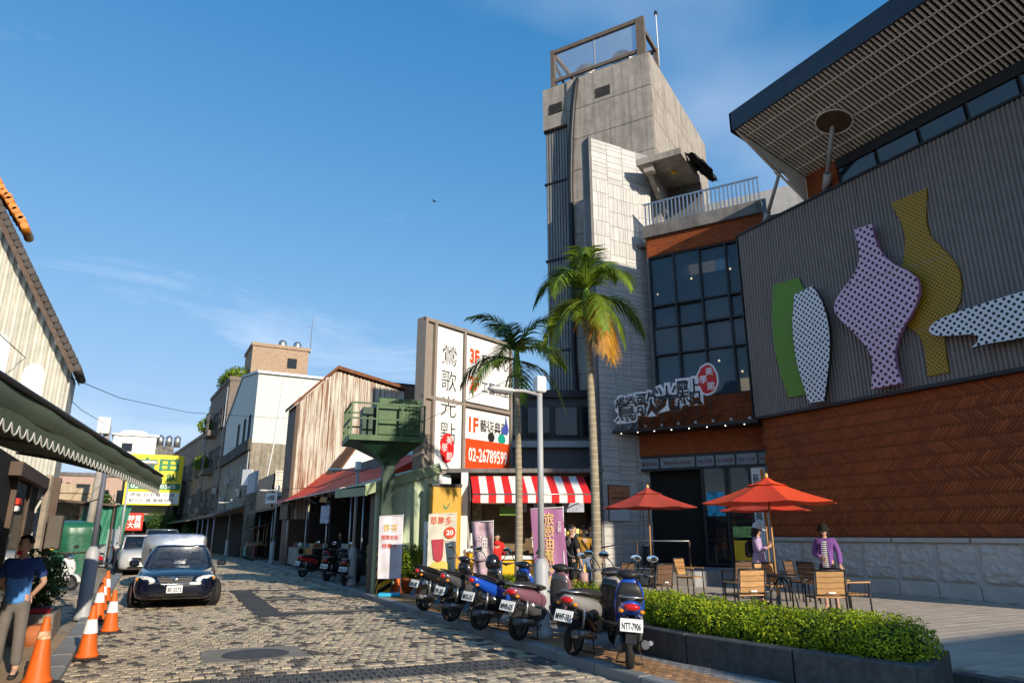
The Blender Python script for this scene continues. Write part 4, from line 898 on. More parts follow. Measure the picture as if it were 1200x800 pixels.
MB().box(c0.x, c1.x, 76, 82, 0, c1.z).build('wall', m_tanb, bp_); MB().box(c0.x-.15, c1.x+.15, 75.85, 82, c1.z, c1.z+.35).build('coping', m_tanb, bp_); MB().box(c1.x-2.2, c1.x-1.2, 75.95, 76.02, c1.z-2.1, c1.z-1.0).build('window', m_glassd, bp_)
for q, x in enumerate((c0.x+3.2, c0.x+4.8)): MB().lathe([(.42, 0), (.45, .2), (.45, .6), (.3, .85), (.05, .95)], 14, (x, 77.2, c1.z+.35)).build('water_tank', m_steel, bp_)
an = MB().tube([(c0.x+6.2, 77, c1.z), (c0.x+6.2, 77, c1.z+3.2), (c0.x+6.25, 77, c1.z+4.6)], [.04, .03, .015], 6).build('aerial', m_concd, bp_); MB().beam((c0.x+5.7, 77, c1.z+3.1), (c0.x+6.7, 77, c1.z+3.1), .03, .03).build('aerial_arm', m_concd, an)
# brown tiled apartments
m_bt = M('brown_tile', (.19, .15, .12), .75, var=.12, fine=.3, streak=.2)
for (nm, lb, p0, p1, h, floors, nw) in (('apartment_building', 'brown tiled apartment block with caged balconies and a roof garden', (6.85, 76), (6.2, 90), 17.2, 4, 3), ('brown_building', 'long low brown tiled building with caged windows beyond the taller apartment block', (6.15, 90.4), (3.5, 122), 13.2, 3, 6)):
    t, Lb = row_frame(nm, lb, 'building', p0, p1)
    MB().box(0, Lb, -9, 0, 0, h).build('wall', m_bt, t); MB().box(-.1, Lb+.1, -9.1, .12, h, h+.4).build('parapet', m_bt, t)
    for f in range(1, floors):
        z = 4.3 + (f-1)*4.1
        for q in range(nw):
            x = Lb*(q+.22)/nw; w0 = Lb/nw*.5
            if nm == 'apartment_building' and q == 1: 
                bal = MB().box(x-.3, x+w0+.6, 0, 1.0, z-.5, z+.1).build('balcony', m_bt, t); b = MB()
                for k_ in range(11): b.box(x-.3+k_*.28, x-.27+k_*.28, .96, 1.0, z+.1, z+2.1)
                b.box(x-.3, x+w0+.6, .95, 1.0, z+1.1, z+1.16); b.box(x-.3, x+w0+.6, .95, 1.0, z+2.05, z+2.1); b.build('balcony_cage', m_concd, bal)
            window(t, x, z, w0, 2.0, grille=True)
    MB().prism([(0, 3.4), (2.6, 2.9), (2.6, 3.0), (0, 3.55)], 0, Lb, 'x').build('shop_canopy', m_dark if nm != 'brown_building' else MATS['green_awning_far'], t, fix=True)
    MB().box(.1, Lb-.1, .0, .06, 0, 3.2).build('shopfront', m_black, t)
# rusty gable house
ru = thing('rusty_house', 'narrow gabled house clad in white corrugated sheet streaked with rust', 'house', (0, 0, 0))
m_rust = M('rusty_corrugated', (.6, .56, .47), .65, var=.1, scale=1.2, fine=.06)
N, L, bs = nodes_of(m_rust); src = bs.inputs['Base Color'].links[0].from_socket; co_ = N.new('ShaderNodeTexCoord'); mpn = N.new('ShaderNodeMapping'); mpn.inputs['Scale'].default_value = (6.5, 6.5, .35); L.new(co_.outputs['Object'], mpn.inputs[0])
ns = N.new('ShaderNodeTexNoise'); ns.inputs['Scale'].default_value = 1; ns.inputs['Detail'].default_value = 7; ns.inputs['Roughness'].default_value = .7; L.new(mpn.outputs[0], ns.inputs['Vector']); mr = N.new('ShaderNodeMapRange'); mr.inputs['From Min'].default_value = .44; mr.inputs['From Max'].default_value = .62; L.new(ns.outputs['Fac'], mr.inputs['Value'])
mx = N.new('ShaderNodeMix'); mx.data_type = 'RGBA'; L.new(mr.outputs[0], mx.inputs['Factor']); L.new(src, mx.inputs['A']); mx.inputs['B'].default_value = (.2, .075, .028, 1); L.new(mx.outputs['Result'], bs.inputs['Base Color'])
YRu = 40.; pL, pA, pR = aty(350, 470, YRu), aty(395, 433, YRu), aty(446, 449, YRu); m_rt = M('rust_iron', (.18, .07, .03), .8, var=.3)
MB().prism([(pL.x+.05, 0), (pR.x+1.5, 0), (pR.x+1.5, pR.z-.55), (pA.x, pA.z-.1), (pL.x+.05, pL.z-.1)], YRu+.06, YRu+2.2, 'y').build('wall', m_woodd, ru, fix=True)
def topf(t): 
    x = pL.x + .05 + t*(pR.x+1.5-pL.x-.05); return pL.z-.08 + (pA.z-pL.z)*(x-pL.x)/(pA.x-pL.x) if x < pA.x else pA.z-.08 + (pR.z-pA.z)*(x-pA.x)/(pR.x-pA.x)
corr(MB(), (pL.x+.05, YRu), (pR.x+1.5, YRu), 2.5, 9, .24, .05, top=topf).build('gable_sheet', m_rust, ru)
MB().prism([(pL.x-.3, pL.z-.35), (pA.x, pA.z), (pR.x+1.6, topf(1)+.1), (pR.x+1.6, topf(1)+.28), (pA.x, pA.z+.2), (pL.x-.3, pL.z-.15)], YRu-.3, YRu+2.3, 'y').build('roof', m_rt, ru, fix=True)
MB().box(pL.x-.12, pL.x+.06, YRu-.1, YRu+2.2, 2.5, pL.z-.2).build('shadow_edge', m_woodd, ru)  # dark strip standing in for the shadow down the left side
dk = thing('black_house', 'tall house with a black sheet gable wall behind the green platform', 'house', (0, 0, 0)); d0, d1 = aty(453, 447, 46), aty(492, 455, 46)
MB().box(d0.x, d1.x+5, 46, 54, 0, d0.z).build('wall', M('black_sheet', (.03, .024, .02), .7, var=.3, stain=.4), dk); MB().box(d0.x-1.0, d0.x-.02, 46.3, 54, 0, d0.z-.1).build('white_strip', m_wr, dk); MB().box(d0.x, d0.x+2.5, 45.93, 46, d0.z-2.2, d0.z-.2).build('brown_panel', m_woodd, dk)
gs = thing('gable_shed', 'small white gabled shed roof showing above the red awning', 'shed', (0, 0, 0)); g0, gA, g1 = aty(398, 553, 36.5), aty(421, 521, 36.5), aty(452, 545, 36.5)
MB().prism([(g0.x, 3), (g1.x, 3), (g1.x, g1.z), (gA.x, gA.z), (g0.x, g0.z)], 36.5, 39, 'y').build('wall', m_cor, gs, fix=True); MB().prism([(g0.x-.25, g0.z-.2), (gA.x, gA.z+.05), (g1.x+.2, g1.z-.1), (g1.x+.2, g1.z+.02), (gA.x, gA.z+.2), (g0.x-.25, g0.z-.05)], 36.2, 39, 'y').build('roof', m_rt, gs, fix=True)
pb = thing('pale_blue_shed', 'shed with pale blue-green corrugated wall and grey roof below the green platform', 'shed', (0, 0, 0)); g0, g1 = aty(452, 522, 27), aty(498, 528, 27)
corr(MB(), (g0.x, 27), (g1.x+3, 27), 2.8, g0.z-.3, .2, .03).build('wall', M('pale_blue_sheet', (.38, .5, .5), .6, streak=.2), pb); MB().box(g0.x+.05, g1.x+3, 27.05, 31, 0, g0.z-.35).build('inner_wall', m_concd, pb); MB().add([(g0.x, 26.7, g0.z-.35), (g1.x+3, 26.7, g0.z-.6), (g1.x+3, 31, g0.z+.6), (g0.x, 31, g0.z+.7), (g0.x, 26.7, g0.z-.27), (g1.x+3, 26.7, g0.z-.52), (g1.x+3, 31, g0.z+.68), (g0.x, 31, g0.z+.78)], [(0,1,2,3),(4,7,6,5),(0,4,5,1),(3,7,4,0)]).build('roof', m_cor, pb)
MB().tube([(g0.x+.3, 26.5, 3.1), (g0.x+.5, 26.5, 3.6), (g0.x+.9, 26.5, 3.8), (g0.x+1.6, 26.5, 3.6)], .22, 10).build('vent_duct', m_steel, pb)
# low shop row under the red awning
sr = thing('market_shops', 'row of dark open-fronted market shops under tin canopies and a red awning', 'shop', (0, 0, 0))
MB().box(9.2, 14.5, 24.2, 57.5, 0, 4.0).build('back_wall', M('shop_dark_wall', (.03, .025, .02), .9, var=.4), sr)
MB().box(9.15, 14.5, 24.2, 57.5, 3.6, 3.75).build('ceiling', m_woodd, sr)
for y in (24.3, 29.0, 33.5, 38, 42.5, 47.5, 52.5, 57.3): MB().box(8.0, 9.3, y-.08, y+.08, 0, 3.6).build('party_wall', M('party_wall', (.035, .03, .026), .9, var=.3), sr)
b = MB(); b.prism([(7.0, 3.1), (9.1, 3.9), (9.1, 4.0), (7.0, 3.2)], 43, 57, 'y'); b.build('tin_canopy', m_woodd, sr, fix=True)
for y in (25.5, 27.2, 31, 35.2, 40, 45, 50): MB().cyl((7.3, y, 0), (7.3, y, 3.1), .035, .035, 6).build('canopy_post', m_steel, sr)
MB().box(7.3, 7.4, 46, 52.5, 3.3, 5.4).build('sign_board', m_dark, sr); MB().box(7.15, 7.35, 53, 57, 4.6, 6.1).build('balcony_hoarding', M('faded_print', (.4, .42, .48), .7, var=.3, scale=5), sr)
ra = thing('red_awning', 'long sloping red canvas awning over the market shops', 'awning', (0, 0, 0))
def raf(u, v): return (6.9 + 2.1*v, 23.4 + 19.6*u, 3.42 + (1.15+.5*u)*v - .12*math.sin(v*math.pi) + .03*math.sin(u*40)*(1-v))
MB().grid(raf, 50, 8).build('canvas', M('awning_scarlet', (.8, .05, .02), .6, var=.1, scale=1.5, streak=.15), ra); MB().tube([(6.9, 23.4, 3.4), (6.9, 43, 3.4)], .03, 6).build('front_rail', m_steel, ra)
for u_ in (.02, .3, .55, .8): MB().tube([raf(u_, 0), (7.6, 23.4+19.6*u_, 3.0)], .02, 5).build('support_arm', m_steel, ra)
b = MB(); b.add([(7.0, 23.4, 3.45), (9.0, 23.4, 4.55), (8.9, 23.35, 3.7), (7.5, 23.35, 3.3)], [(0,1,2,3)]); b.build('end_flap', m_red, ra)
# green corrugated shed with lean-to roof
gsd = thing('green_shed', 'pale green corrugated shed beside the green steel column', 'shed', (0, 0, 0)); Yg = 19.8
m_pg = M('pale_green_sheet', (.42, .5, .33), .55, metal=.1, var=.06, streak=.12)
w0, w1 = aty(440, 575, Yg), aty(513, 552, Yg); zl, zr = w0.z, w1.z
MB().prism([(w0.x, .1), (w1.x, .1), (w1.x, zr), (w0.x, zl)], Yg+.05, 20.2, 'y').build('inner_wall', m_woodd, gsd, fix=True)
corr(MB(), (w0.x, Yg), (w1.x, Yg), .1, zl, .24, .025, top=lambda t: zl+(zr-zl)*t).build('wall_sheet', m_pg, gsd)
MB().beam((w0.x-.3, Yg-.12, zl+.0), (w1.x+.05, Yg-.12, zr+.08), .06, .24).build('fascia', M('green_fascia', (.3, .36, .2), .6, var=.1, streak=.2), gsd); MB().beam((w0.x-.3, Yg-.12, zl-.02), (w0.x-.35, 23.0, zl+.05), .06, .24).build('fascia', MATS['green_fascia'], gsd)
MB().add([(w0.x-.35, Yg-.15, zl+.12), (w1.x, Yg-.15, zr+.2), (w1.x, 21.5, zr+.2), (w0.x-.35, 23.0, zl+.16), (w0.x-.35, Yg-.15, zl+.16), (w1.x, Yg-.15, zr+.24), (w1.x, 21.5, zr+.24), (w0.x-.35, 23.0, zl+.2)], [(0,1,2,3),(4,7,6,5),(0,4,5,1)]).build('roof', m_pg, gsd)
MB().box(w1.x, w1.x+.4, Yg-.1, Yg+.1, .1, zr-.1).build('white_panel', m_cor, gsd)
# ------------------------------------------------------------------ green steel lookout platform
gp = thing('green_platform', 'green steel platform with railings and a cabinet on a single column', 'platform', (6.2, 19.35, 0), R(-8)); gp.scale = (.84, .84, .93)
m_gs = M('green_steel', (.06, .125, .045), .55, var=.14, streak=.25); m_gsd = M('green_steel_dark', (.012, .045, .022), .5, var=.15)
MB().box(-.2, .2, -.2, .2, 0, 3.9).build('column', m_gsd, gp)
m_haz = M('hazard_yellow', (.75, .38, .02), .6, var=.1, streak=.2)
hz = MB().box(-.212, .212, -.212, .212, .05, 1.5).build('hazard_wrap', m_haz, gp); b = MB()
for q in range(5): z = .12+q*.29; b.prism([(-.216, z), (.216, z+.22), (.216, z+.36), (-.216, z+.14)], -.219, -.214, 'y'); b.prism([(-.216, z+.22), (.216, z), (.216, z+.14), (-.216, z+.36)], -.219, -.214, 'x')
b.build('hazard_stripe', m_black, hz)
b = MB(); b.loft([[(-.2,-.2,3.85),(.2,-.2,3.85),(.2,.2,3.85),(-.2,.2,3.85)], [(-.35,-.35,4.05),(.35,-.35,4.05),(.35,.35,4.05),(-.35,.35,4.05)], [(-1.25,-.9,4.5),(.95,-.9,4.5),(.95,.9,4.5),(-1.25,.9,4.5)]], smooth=False); b.build('funnel', m_gsd, gp)
flr = MB().box(-1.5, .95, -1.05, 1.05, 4.5, 4.66).build('deck', m_gs, gp)
for x in (-1.46, -.63, .2, .96):
    for y in (-1.02, 1.02): MB().box(x-.03, x+.03, y-.03, y+.03, 4.66, 5.6).build('rail_post', m_gs, gp)
for y in (-.35, .35): MB().box(-1.49, -1.43, y-.03, y+.03, 4.66, 5.6).build('rail_post', m_gs, gp)
for z in (5.12, 5.58):
    for y in (-1.02, 1.02): MB().box(-1.49, .99, y-.025, y+.025, z, z+.045).build('rail_bar', m_gs, gp)
    MB().box(-1.485, -1.435, -1.0, 1.0, z, z+.045).build('rail_bar', m_gs, gp)
cb = MB().bbox(-.55, .9, -.7, .55, 4.72, 5.85, .02).build('cabinet', m_gs, gp, fix=True)
for q in range(6): MB().box(.15+q*.12, .2+q*.12, -.74, -.7, 4.85, 5.75).build('cabinet_rib', m_gs, cb)
MB().box(-1.0, -.58, -.3, .5, 4.7, 5.6).build('side_unit', m_gsd, gp)
# ------------------------------------------------------------------ billboard
bb_ = thing('museum_billboard', 'large framed white billboard with red floor numbers and a phone number above the kiosk', 'billboard', (7.35, 20.0, 0), R(22.4))
WB, ZB0, ZB1 = 4.3, 3.5, 8.42; m_fr = M('taupe_frame', (.3, .255, .215), .6, metal=.2, var=.06); m_bw = M('acrylic_white', (.76, .76, .74), .35, var=.02)
MB().box(0, WB, .0, .3, ZB0, ZB1).build('backing_box', m_fr, bb_)
for x in (0, .42, 1.78, WB-.1): MB().box(x, x+.1, -.12, .0, ZB0, ZB1).build('frame_post', m_fr, bb_)
for z in (ZB0, 5.78, ZB1-.12): MB().box(0, WB, -.1, -.002, z, z+.11).build('frame_rail', m_fr, bb_)
def face(x0, x1, z0, z1, m=m_bw, nm='panel_face', y=-.055): return MB().box(x0, x1, y-.025, y, z0, z1).build(nm, m, bb_)
f1 = face(.55, 1.74, ZB0+.16, ZB1-.2); f2 = face(1.93, WB-.15, 5.95, ZB1-.2); f3 = face(1.93, WB-.15, ZB0+.16, 5.7)
m_or = M('vermilion', (.72, .07, .015), .4, var=.03); face(1.94, WB-.16, ZB0+.17, 4.72, m_or, 'red_band', -.082)
for i, ch in enumerate('鶯歌光點'): txt(ch, f1, m_ink, .68, .66, (1.12, -.085, 7.35-i*.85), off=-.008)
MB().prism([(1.1+a*.85, 4.32+c*.85) for a, c in ovp], -.092, -.082, 'y').build('seal', m_sred, f1, fix=True)
for ch, dx_, dz_ in (('美', .08, .26), ('學', -.12, -.0), ('館', .1, -.24)): txt(ch, f1, m_sw, .24, .26, (1.1+dx_, -.096, 4.32+dz_))
for s, z in (('3F', 7.55), ('2F', 6.6)): txt(s, f2, m_or, .48, .5, (2.32, -.085, z), off=.035)
txt('藝術中心', f2, m_ink, 1.42, .42, (3.4, -.085, 7.5), off=.01); txt('工藝教室', f2, m_ink, 1.42, .42, (3.4, -.085, 6.56), off=.01)
txt('1F', f3, m_or, .46, .5, (2.32, -.085, 5.2), off=.035); txt('藝術典藏', f3, m_ink, 1.42, .42, (3.35, -.085, 5.22), off=.01); txt('02-26789599', f3, m_bw, 1.95, .46, (3.04, -.112, 4.22), off=.02)
m_bl = M('vase_blue', (.05, .08, .35), .4); m_tl = M('vase_teal', (.01, .3, .22), .4)
for (x, z, r_, m_) in ((3.2, 4.88, .17, m_ink), (3.75, 4.86, .19, m_tl)): MB().prism([(x+r_*math.cos(t*math.pi/8), z+r_*math.sin(t*math.pi/8)) for t in range(16)], -.098, -.084, 'y').build('printed_vase', m_, f3, fix=True)
MB().prism([(3.88, 5.35), (3.92, 5.35), (3.95, 5.7), (4.12, 5.2), (4.05, 5.05), (3.78, 5.05), (3.72, 5.2)], -.098, -.084, 'y').build('printed_vase', m_bl, f3, fix=True)
for x in (.9, 3.5): MB().box(x, x+.35, .0, .3, .1, ZB0).build('support_post', m_fr, bb_)
for q in range(4): MB().beam((.5+q*1.1, .3, ZB0+.1), (.5+q*1.1, .9, ZB0-.5), .08, .08).build('brace', m_fr, bb_)
# grey annexe seen between billboard and tower
ga = thing('grey_annexe', 'dark grey flat-roofed annexe with window band behind the billboard', 'building', pd(620, 27.5), R(-27.8))
MB().box(-3.5, 3.5, 0, 5, 0, 7.0).build('wall', M('annexe_grey', (.1, .1, .105), .7, var=.1), ga); MB().box(-3.6, 3.6, -.25, 5, 5.0, 5.25).build('ledge', m_grey, ga); MB().box(-3.6, 3.6, -.2, 5, 7.0, 7.3).build('roof', m_dark, ga)
for q in range(6): window(ga, -3.3+q*1.1, 5.5, .85, 1.1, y=-.02, frame=m_dark)
# ------------------------------------------------------------------ kiosk with striped awning (local -y to the square)
kz = TZ - .02
ki = thing('drinks_kiosk', 'yellow drinks kiosk with white counter tops and dark open window', 'kiosk', (*pd(622, 20.9).xy, kz), R(-27.8))
MB().box(-2.0, 2.0, 1.8, 1.95, 0, 3.3).build('back_wall', M('kiosk_inside', (.16, .11, .06), .8, var=.4, scale=2), ki); MB().box(-2.05, -1.85, 0, 1.9, 0, 3.3).build('side_wall', m_white, ki); MB().box(1.85, 2.05, 0, 1.9, 0, 3.3).build('side_wall', m_dark, ki)
MB().box(-2.5, 2.2, .05, 2.4, 3.3, 3.42).build('roof', m_concd, ki)
for i, (x0, x1) in enumerate(((-1.85, -.95), (-.88, .1), (.16, 1.0), (1.06, 1.83))):
    top_ = 1.05 if i != 1 else .85
    MB().bbox(x0, x1, -.03, .03, .06, top_-.04, .008).build('front_panel', m_yel, ki, fix=True); MB().bbox(x0-.03, x1+.03, -.12, .5, top_-.03, top_+.07, .012).build('counter_top', m_white, ki, fix=True)
MB().box(-.25, -.15, -.04, -.032, .35, .5).build('sticker', m_ink, ki)
for q in range(3): MB().box(-.75+q*.85, -.1+q*.85, .12, .14, 2.15, 2.62).build('menu_board', M('menu_print', (.42, .45, .55), .5, var=.25, scale=12), ki)
r2 = random.Random(3)
for q in range(26):
    x = .1 + (q % 13)*.13; z = 1.14 + (q//13)*.3; c_ = r2.choice([(.8, .55, .05), (.75, .7, .6), (.7, .3, .05), (.8, .75, .3), (.5, .1, .05)])
    MB().bbox(-.05, .05, -.05, .05, 0, r2.uniform(.16, .26), .01).build('packet', M('packet_%d' % r2.randint(0, 0) if False else 'packet_%.2f' % c_[1], c_, .5, var=.2, scale=14), ki, (x, .3, z), fix=True)
MB().box(.02, 1.8, .2, .42, 1.40, 1.43).build('shelf', m_white, ki); MB().box(-1.75, -1.35, .02, .04, 1.2, 1.55).build('notice', m_white, ki); MB().box(-.9, -.35, -.1, .0, 2.05, 2.3).build('green_sign', MATS['green_sheet'], ki)
MB().box(-1.8, -1.5, 1.6, 1.75, 1.2, 2.6).build('poster', M('poster_mixed', (.3, .25, .12), .6, var=.6, scale=8), ki)
ka = thing('striped_awning', 'red and white striped canvas awning over the drinks kiosk', 'awning', (*pd(622, 20.9).xy, kz), R(-27.8)); m_aw = M('awning_white', (.78, .76, .72), .7, var=.04); m_ar = M('awning_red', (.68, .02, .02), .7, var=.05)
b = MB(); b2 = MB(); ns_ = 15; x0, x1 = -1.66, 1.72
for i in range(ns_):
    for k_ in range(1):
        a, c = x0+(x1-x0)*i/ns_, x0+(x1-x0)*(i+1)/ns_; T_ = b if i % 2 == 0 else b2
        a2, c2 = a*1.0-.12, c*1.0-.12
        T_.add([(a, -.75, 2.62), (c, -.75, 2.62), (c2, .15, 3.2), (a2, .15, 3.2), (a, -.75, 2.38), (c, -.75, 2.38)], [(0,1,2,3), (4,5,1,0)])
b.build('red_stripe', m_ar, ka); b2.build('white_stripe', m_aw, ka); MB().tube([(x0, -.75, 2.62), (x1, -.75, 2.62)], .02, 6).build('front_bar', m_steel, ka)
for x in (x0+.1, x1-.1): MB().tube([(x, -.75, 2.6), (x, .1, 2.5)], .018, 6).build('folding_arm', m_steel, ka)
lb = thing('light_box_sign', 'tall yellow light box sign with green leaf mark beside the kiosk', 'sign', (*pd(521, 20.6).xy, kz), R(-5))
MB().bbox(-.42, .42, -.16, .16, .3, 2.85, .015).build('box', M('ochre_face', (.55, .3, .015), .4, var=.06), lb, fix=True); MB().box(.424, .44, -.16, .16, .3, 2.85).build('side_face', m_yel, lb); MB().box(-.46, .46, -.19, .19, 2.85, 2.93).build('cap', m_dark, lb)
MB().prism([(-.1, 2.35), (0, 2.25), (.14, 2.45), (.04, 2.33), (.0, 2.2), (-.08, 2.24)], -.168, -.161, 'y').build('leaf_mark', m_sg, lb, fix=True); txt('茗品堂', lb, m_ink, .45, .12, (-.02, -.166, 2.05)); MB().box(-.3, .3, -.1, .1, 0, .3).build('foot', m_dark, lb)
# ------------------------------------------------------------------ feather banners and flags
def banner(name, label, p, rz, w, h, z0, mat, words, ink, fold=.02, base=None, group='shop banners in front of the kiosk', tilt=0, horiz=()):
    t = thing(name, label, 'banner', p, rz, group)
    MB().grid(lambda u, v: (-w/2+w*u + tilt*(1-v), fold*math.sin(u*9+v*3), z0+h*v), 14, 16).build('cloth', mat, t)
    MB().cyl((w/2+.015, 0, 0), (w/2+.015, 0, z0+h+.05), .014, .01, 8).build('pole', m_white, t); MB().cyl((-w/2, 0, z0+h), (w/2+.01, 0, z0+h+.03), .008, .008, 6).build('cross_rod', m_white, t)
    MB().bbox(-w*.4, w*.4+.1, -.17, .17, 0, .1, .03).build('base', base or m_dark, t, fix=True)
    for k_, (s, x, z, sw, sh, m_, vt) in enumerate(words): txt(s, t, m_, sw, sh, (x, -fold-.014, z), vert=vt)
    return t
m_cream = M('cream_cloth', (.6, .58, .46), .8, var=.18, scale=2.5); m_pw = M('pinkwhite_cloth', (.62, .56, .55), .8, var=.12, scale=2, hue=(.62, .62, .7)); m_pp = M('mauve_cloth', (.36, .15, .28), .8, var=.06); m_pp2 = M('mauve_dark_cloth', (.24, .12, .16), .8, var=.35, scale=3, hue=(.5, .38, .42))
m_gold = M('gold_ink', (.72, .5, .14), .6); m_cy = M('cyan_plastic', (.03, .4, .6), .5)
banner('upright_banner', 'pale pink and white banner on a cyan base before the hazard-striped column', (6.08, 18.55, .12), R(-20), .62, 1.6, .45, m_pw, [('春茶', 0, 1.75, .4, .2, m_gold, False), ('鶯歌老街', 0, 1.5, .45, .12, m_or, False), ('特惠中', 0, 1.28, .4, .12, m_or, False)], m_or, .015, m_cy, tilt=.03)
dr = banner('drink_banner', 'cream drink banner with a red cup and price circle beside the yellow light box', (*pd(518, 17.6).xy, .12), R(-22), .66, 1.68, .38, m_cream, [('草莓多', -.02, 1.9, .52, .2, m_or, False), ('鮮果 冰沙', 0, .75, .5, .1, m_or, False)], m_or, .006)
b = MB(); b.prism([(-.24, 1.45), (.06, 1.47), (.04, 1.05), (0, .95), (-.1, .92), (-.18, 1.0)], -.028, -.02, 'y'); b.build('printed_cup', M('berry_red', (.42, .04, .06), .5), dr, fix=True)
b = MB(); b.prism([(.2+.14*math.cos(t*math.pi/8), 1.62+.14*math.sin(t*math.pi/8)) for t in range(16)], -.028, -.02, 'y'); b.build('price_disc', m_or, dr, fix=True); txt('20', dr, m_sw, .17, .12, (.2, -.031, 1.62), off=.03)
b = MB(); b.prism([(-.3, .55), (.2, .55), (.22, .9), (-.1, 1.0), (-.28, .85)], -.022, -.0195, 'y'); b.build('printed_fruit', M('lemon_print', (.62, .52, .12), .6), dr, fix=True)
banner('menu_banner', 'narrow white menu banner standing behind the drink banner', (*pd(505, 19.4).xy, .12), R(-20), .36, 1.6, .3, m_aw, [('紅茶\n綠茶\n奶茶\n冬瓜', 0, 1.2, .22, .9, m_sg, False)], m_sg, .004)
banner('faded_flag', 'wind-blown mauve flag with pale print in front of the kiosk counter', (*pd(565, 16.6).xy, .12), R(-35), .5, 1.55, .3, m_pp2, [('油畫', .05, 1.3, .2, .5, m_aw, True)], m_aw, .06, tilt=.08)
banner('mauve_flag', 'mauve flag with a column of gold characters behind the street lamp', (*pd(641, 13.6).xy, .12), R(-22), .62, 1.75, .3, m_pp, [('旅戀油畫製作坊', .02, 1.2, .24, 1.55, m_gold, True), ('文創', .24, 1.72, .07, .2, m_aw, True)], m_gold, .02, tilt=.14)
# ------------------------------------------------------------------ planter and hedge
def leaf_mass(mb, pts, size, r_, cols=3, flat=.0):
    for p, nrm in pts:
        n = (nrm + Vector((r_.gauss(0, .55), r_.gauss(0, .55), r_.gauss(0, .55)))).normalized()
        a = n.cross(Vector((r_.gauss(0, 1), r_.gauss(0, 1), r_.gauss(0, 1)))).normalized(); c = n.cross(a); s = size*r_.uniform(.6, 1.3)
        mb.cur = r_.randrange(cols)
        mb.add([p - a*s, p + c*s*.45 + n*s*.12, p + a*s, p - c*s*.45 + n*s*.12], [(0, 1, 2, 3)])
def leafmat(name, c, c2):
    m = M(name, c, .5, var=.25, scale=2.5, hue=c2, spec=.3); N, L, bs = nodes_of(m); tr = N.new('ShaderNodeBsdfTranslucent'); ms = N.new('ShaderNodeMixShader'); ms.inputs[0].default_value = .28
    src = bs.inputs['Base Color'].links[0].from_socket; L.new(src, tr.inputs['Color']); out = N['Material Output']; L.new(bs.outputs[0], ms.inputs[1]); L.new(tr.outputs[0], ms.inputs[2]); L.new(ms.outputs[0], out.inputs['Surface']); return m
lf = [leafmat('leaf_light', (.38, .46, .016), (.5, .56, .02)), leafmat('leaf_mid', (.24, .34, .014), (.33, .42, .018)), leafmat('leaf_dark', (.09, .17, .012), (.14, .23, .014))]
ld = [leafmat('leaf_dk1', (.06, .12, .02), (.09, .16, .03)), leafmat('leaf_dk2', (.035, .08, .015), (.06, .11, .02)), leafmat('leaf_dk3', (.02, .05, .012), (.03, .07, .015))]
r_ = random.Random(21)
pln = thing('granite_planter', 'long dark granite planter edging the terrace beside the scooters', 'planter', (0, 0, 0))
PZ = .47
path = [Vector((6.92, 4.62)), Vector((6.7, 5.9)), Vector((6.5, 7.4)), Vector((6.5, 8.3)), Vector((7.25, 9.6)), Vector((7.35, 12.5)), Vector((7.5, 16.2))]
for i in range(len(path)-1):
    a, c = path[i], path[i+1]; d = (c-a); n = max(1, round(d.length/1.15)); L_ = d.length/n; rz = math.atan2(d.y, d.x)
    for q in range(n):
        p = a + d*((q+.5)/n); MB().bbox(-L_/2+.008, L_/2-.008, -.1, .1, .1, PZ, .015).build('granite_slab', m_gran, pln, (p.x, p.y, rnd.uniform(-.003, .003)), (0, 0, rz), fix=True)
d = Vector((8.15, 5.15))-Vector((6.95, 4.6)); MB().bbox(0, d.length, -.1, .1, .1, PZ, .015).build('granite_slab', m_gran, pln, (6.87, 4.58, 0), (0, 0, math.atan2(d.y, d.x)), fix=True)
b = MB(); b.prism([(6.97, 4.75), (8.1, 5.2), (8.35, 9.2), (8.45, 16.2), (7.5, 16.2), (7.3, 9.6), (6.55, 8.3), (6.55, 7.4), (6.8, 5.9)], .1, PZ-.06, 'z'); b.build('soil', M('soil', (.06, .045, .03), .95), pln, fix=True)
def hedge_top(x, y): return .5 + .1*math.sin(y*2.3+x) + .07*math.sin(y*5.1+2)
hd = thing('clipped_hedge', 'bright green clipped hedge growing in the granite planter', 'hedge', (0, 0, PZ))
def hedge_ctr(y):
    for i in range(len(path)-1):
        if path[i].y <= y <= path[i+1].y: return path[i].x + (path[i+1].x-path[i].x)*(y-path[i].y)/(path[i+1].y-path[i].y) + .5
    return path[-1].x+.5
pts = []
blobs = []
y = 5.15
while y < 16:
    hw = .46 if y < 8.6 else .4; blobs.append((Vector((hedge_ctr(y)+r_.uniform(-.04, .04), y, .1)), Vector((hw*r_.uniform(.95, 1.1), .46, (.29 if y < 8.8 else .22)*r_.uniform(.88, 1.15))))); y += .42
for c, s in blobs:
    for _ in range(3600 if c.y < 9 else 1100):
        t = r_.uniform(-.45, 1); ph = r_.uniform(0, 2*math.pi); q = math.sqrt(max(0, 1-t*t)); n = Vector((q*math.cos(ph), q*math.sin(ph), t)); k = r_.uniform(.72, 1.04)
        lump = 1 + .09*math.sin(ph*5+c.y*3)*math.sin(t*6)
        pts.append((c + Vector((n.x*s.x, n.y*s.y, n.z*s.z))*k*lump, n))
tw_ = MB()
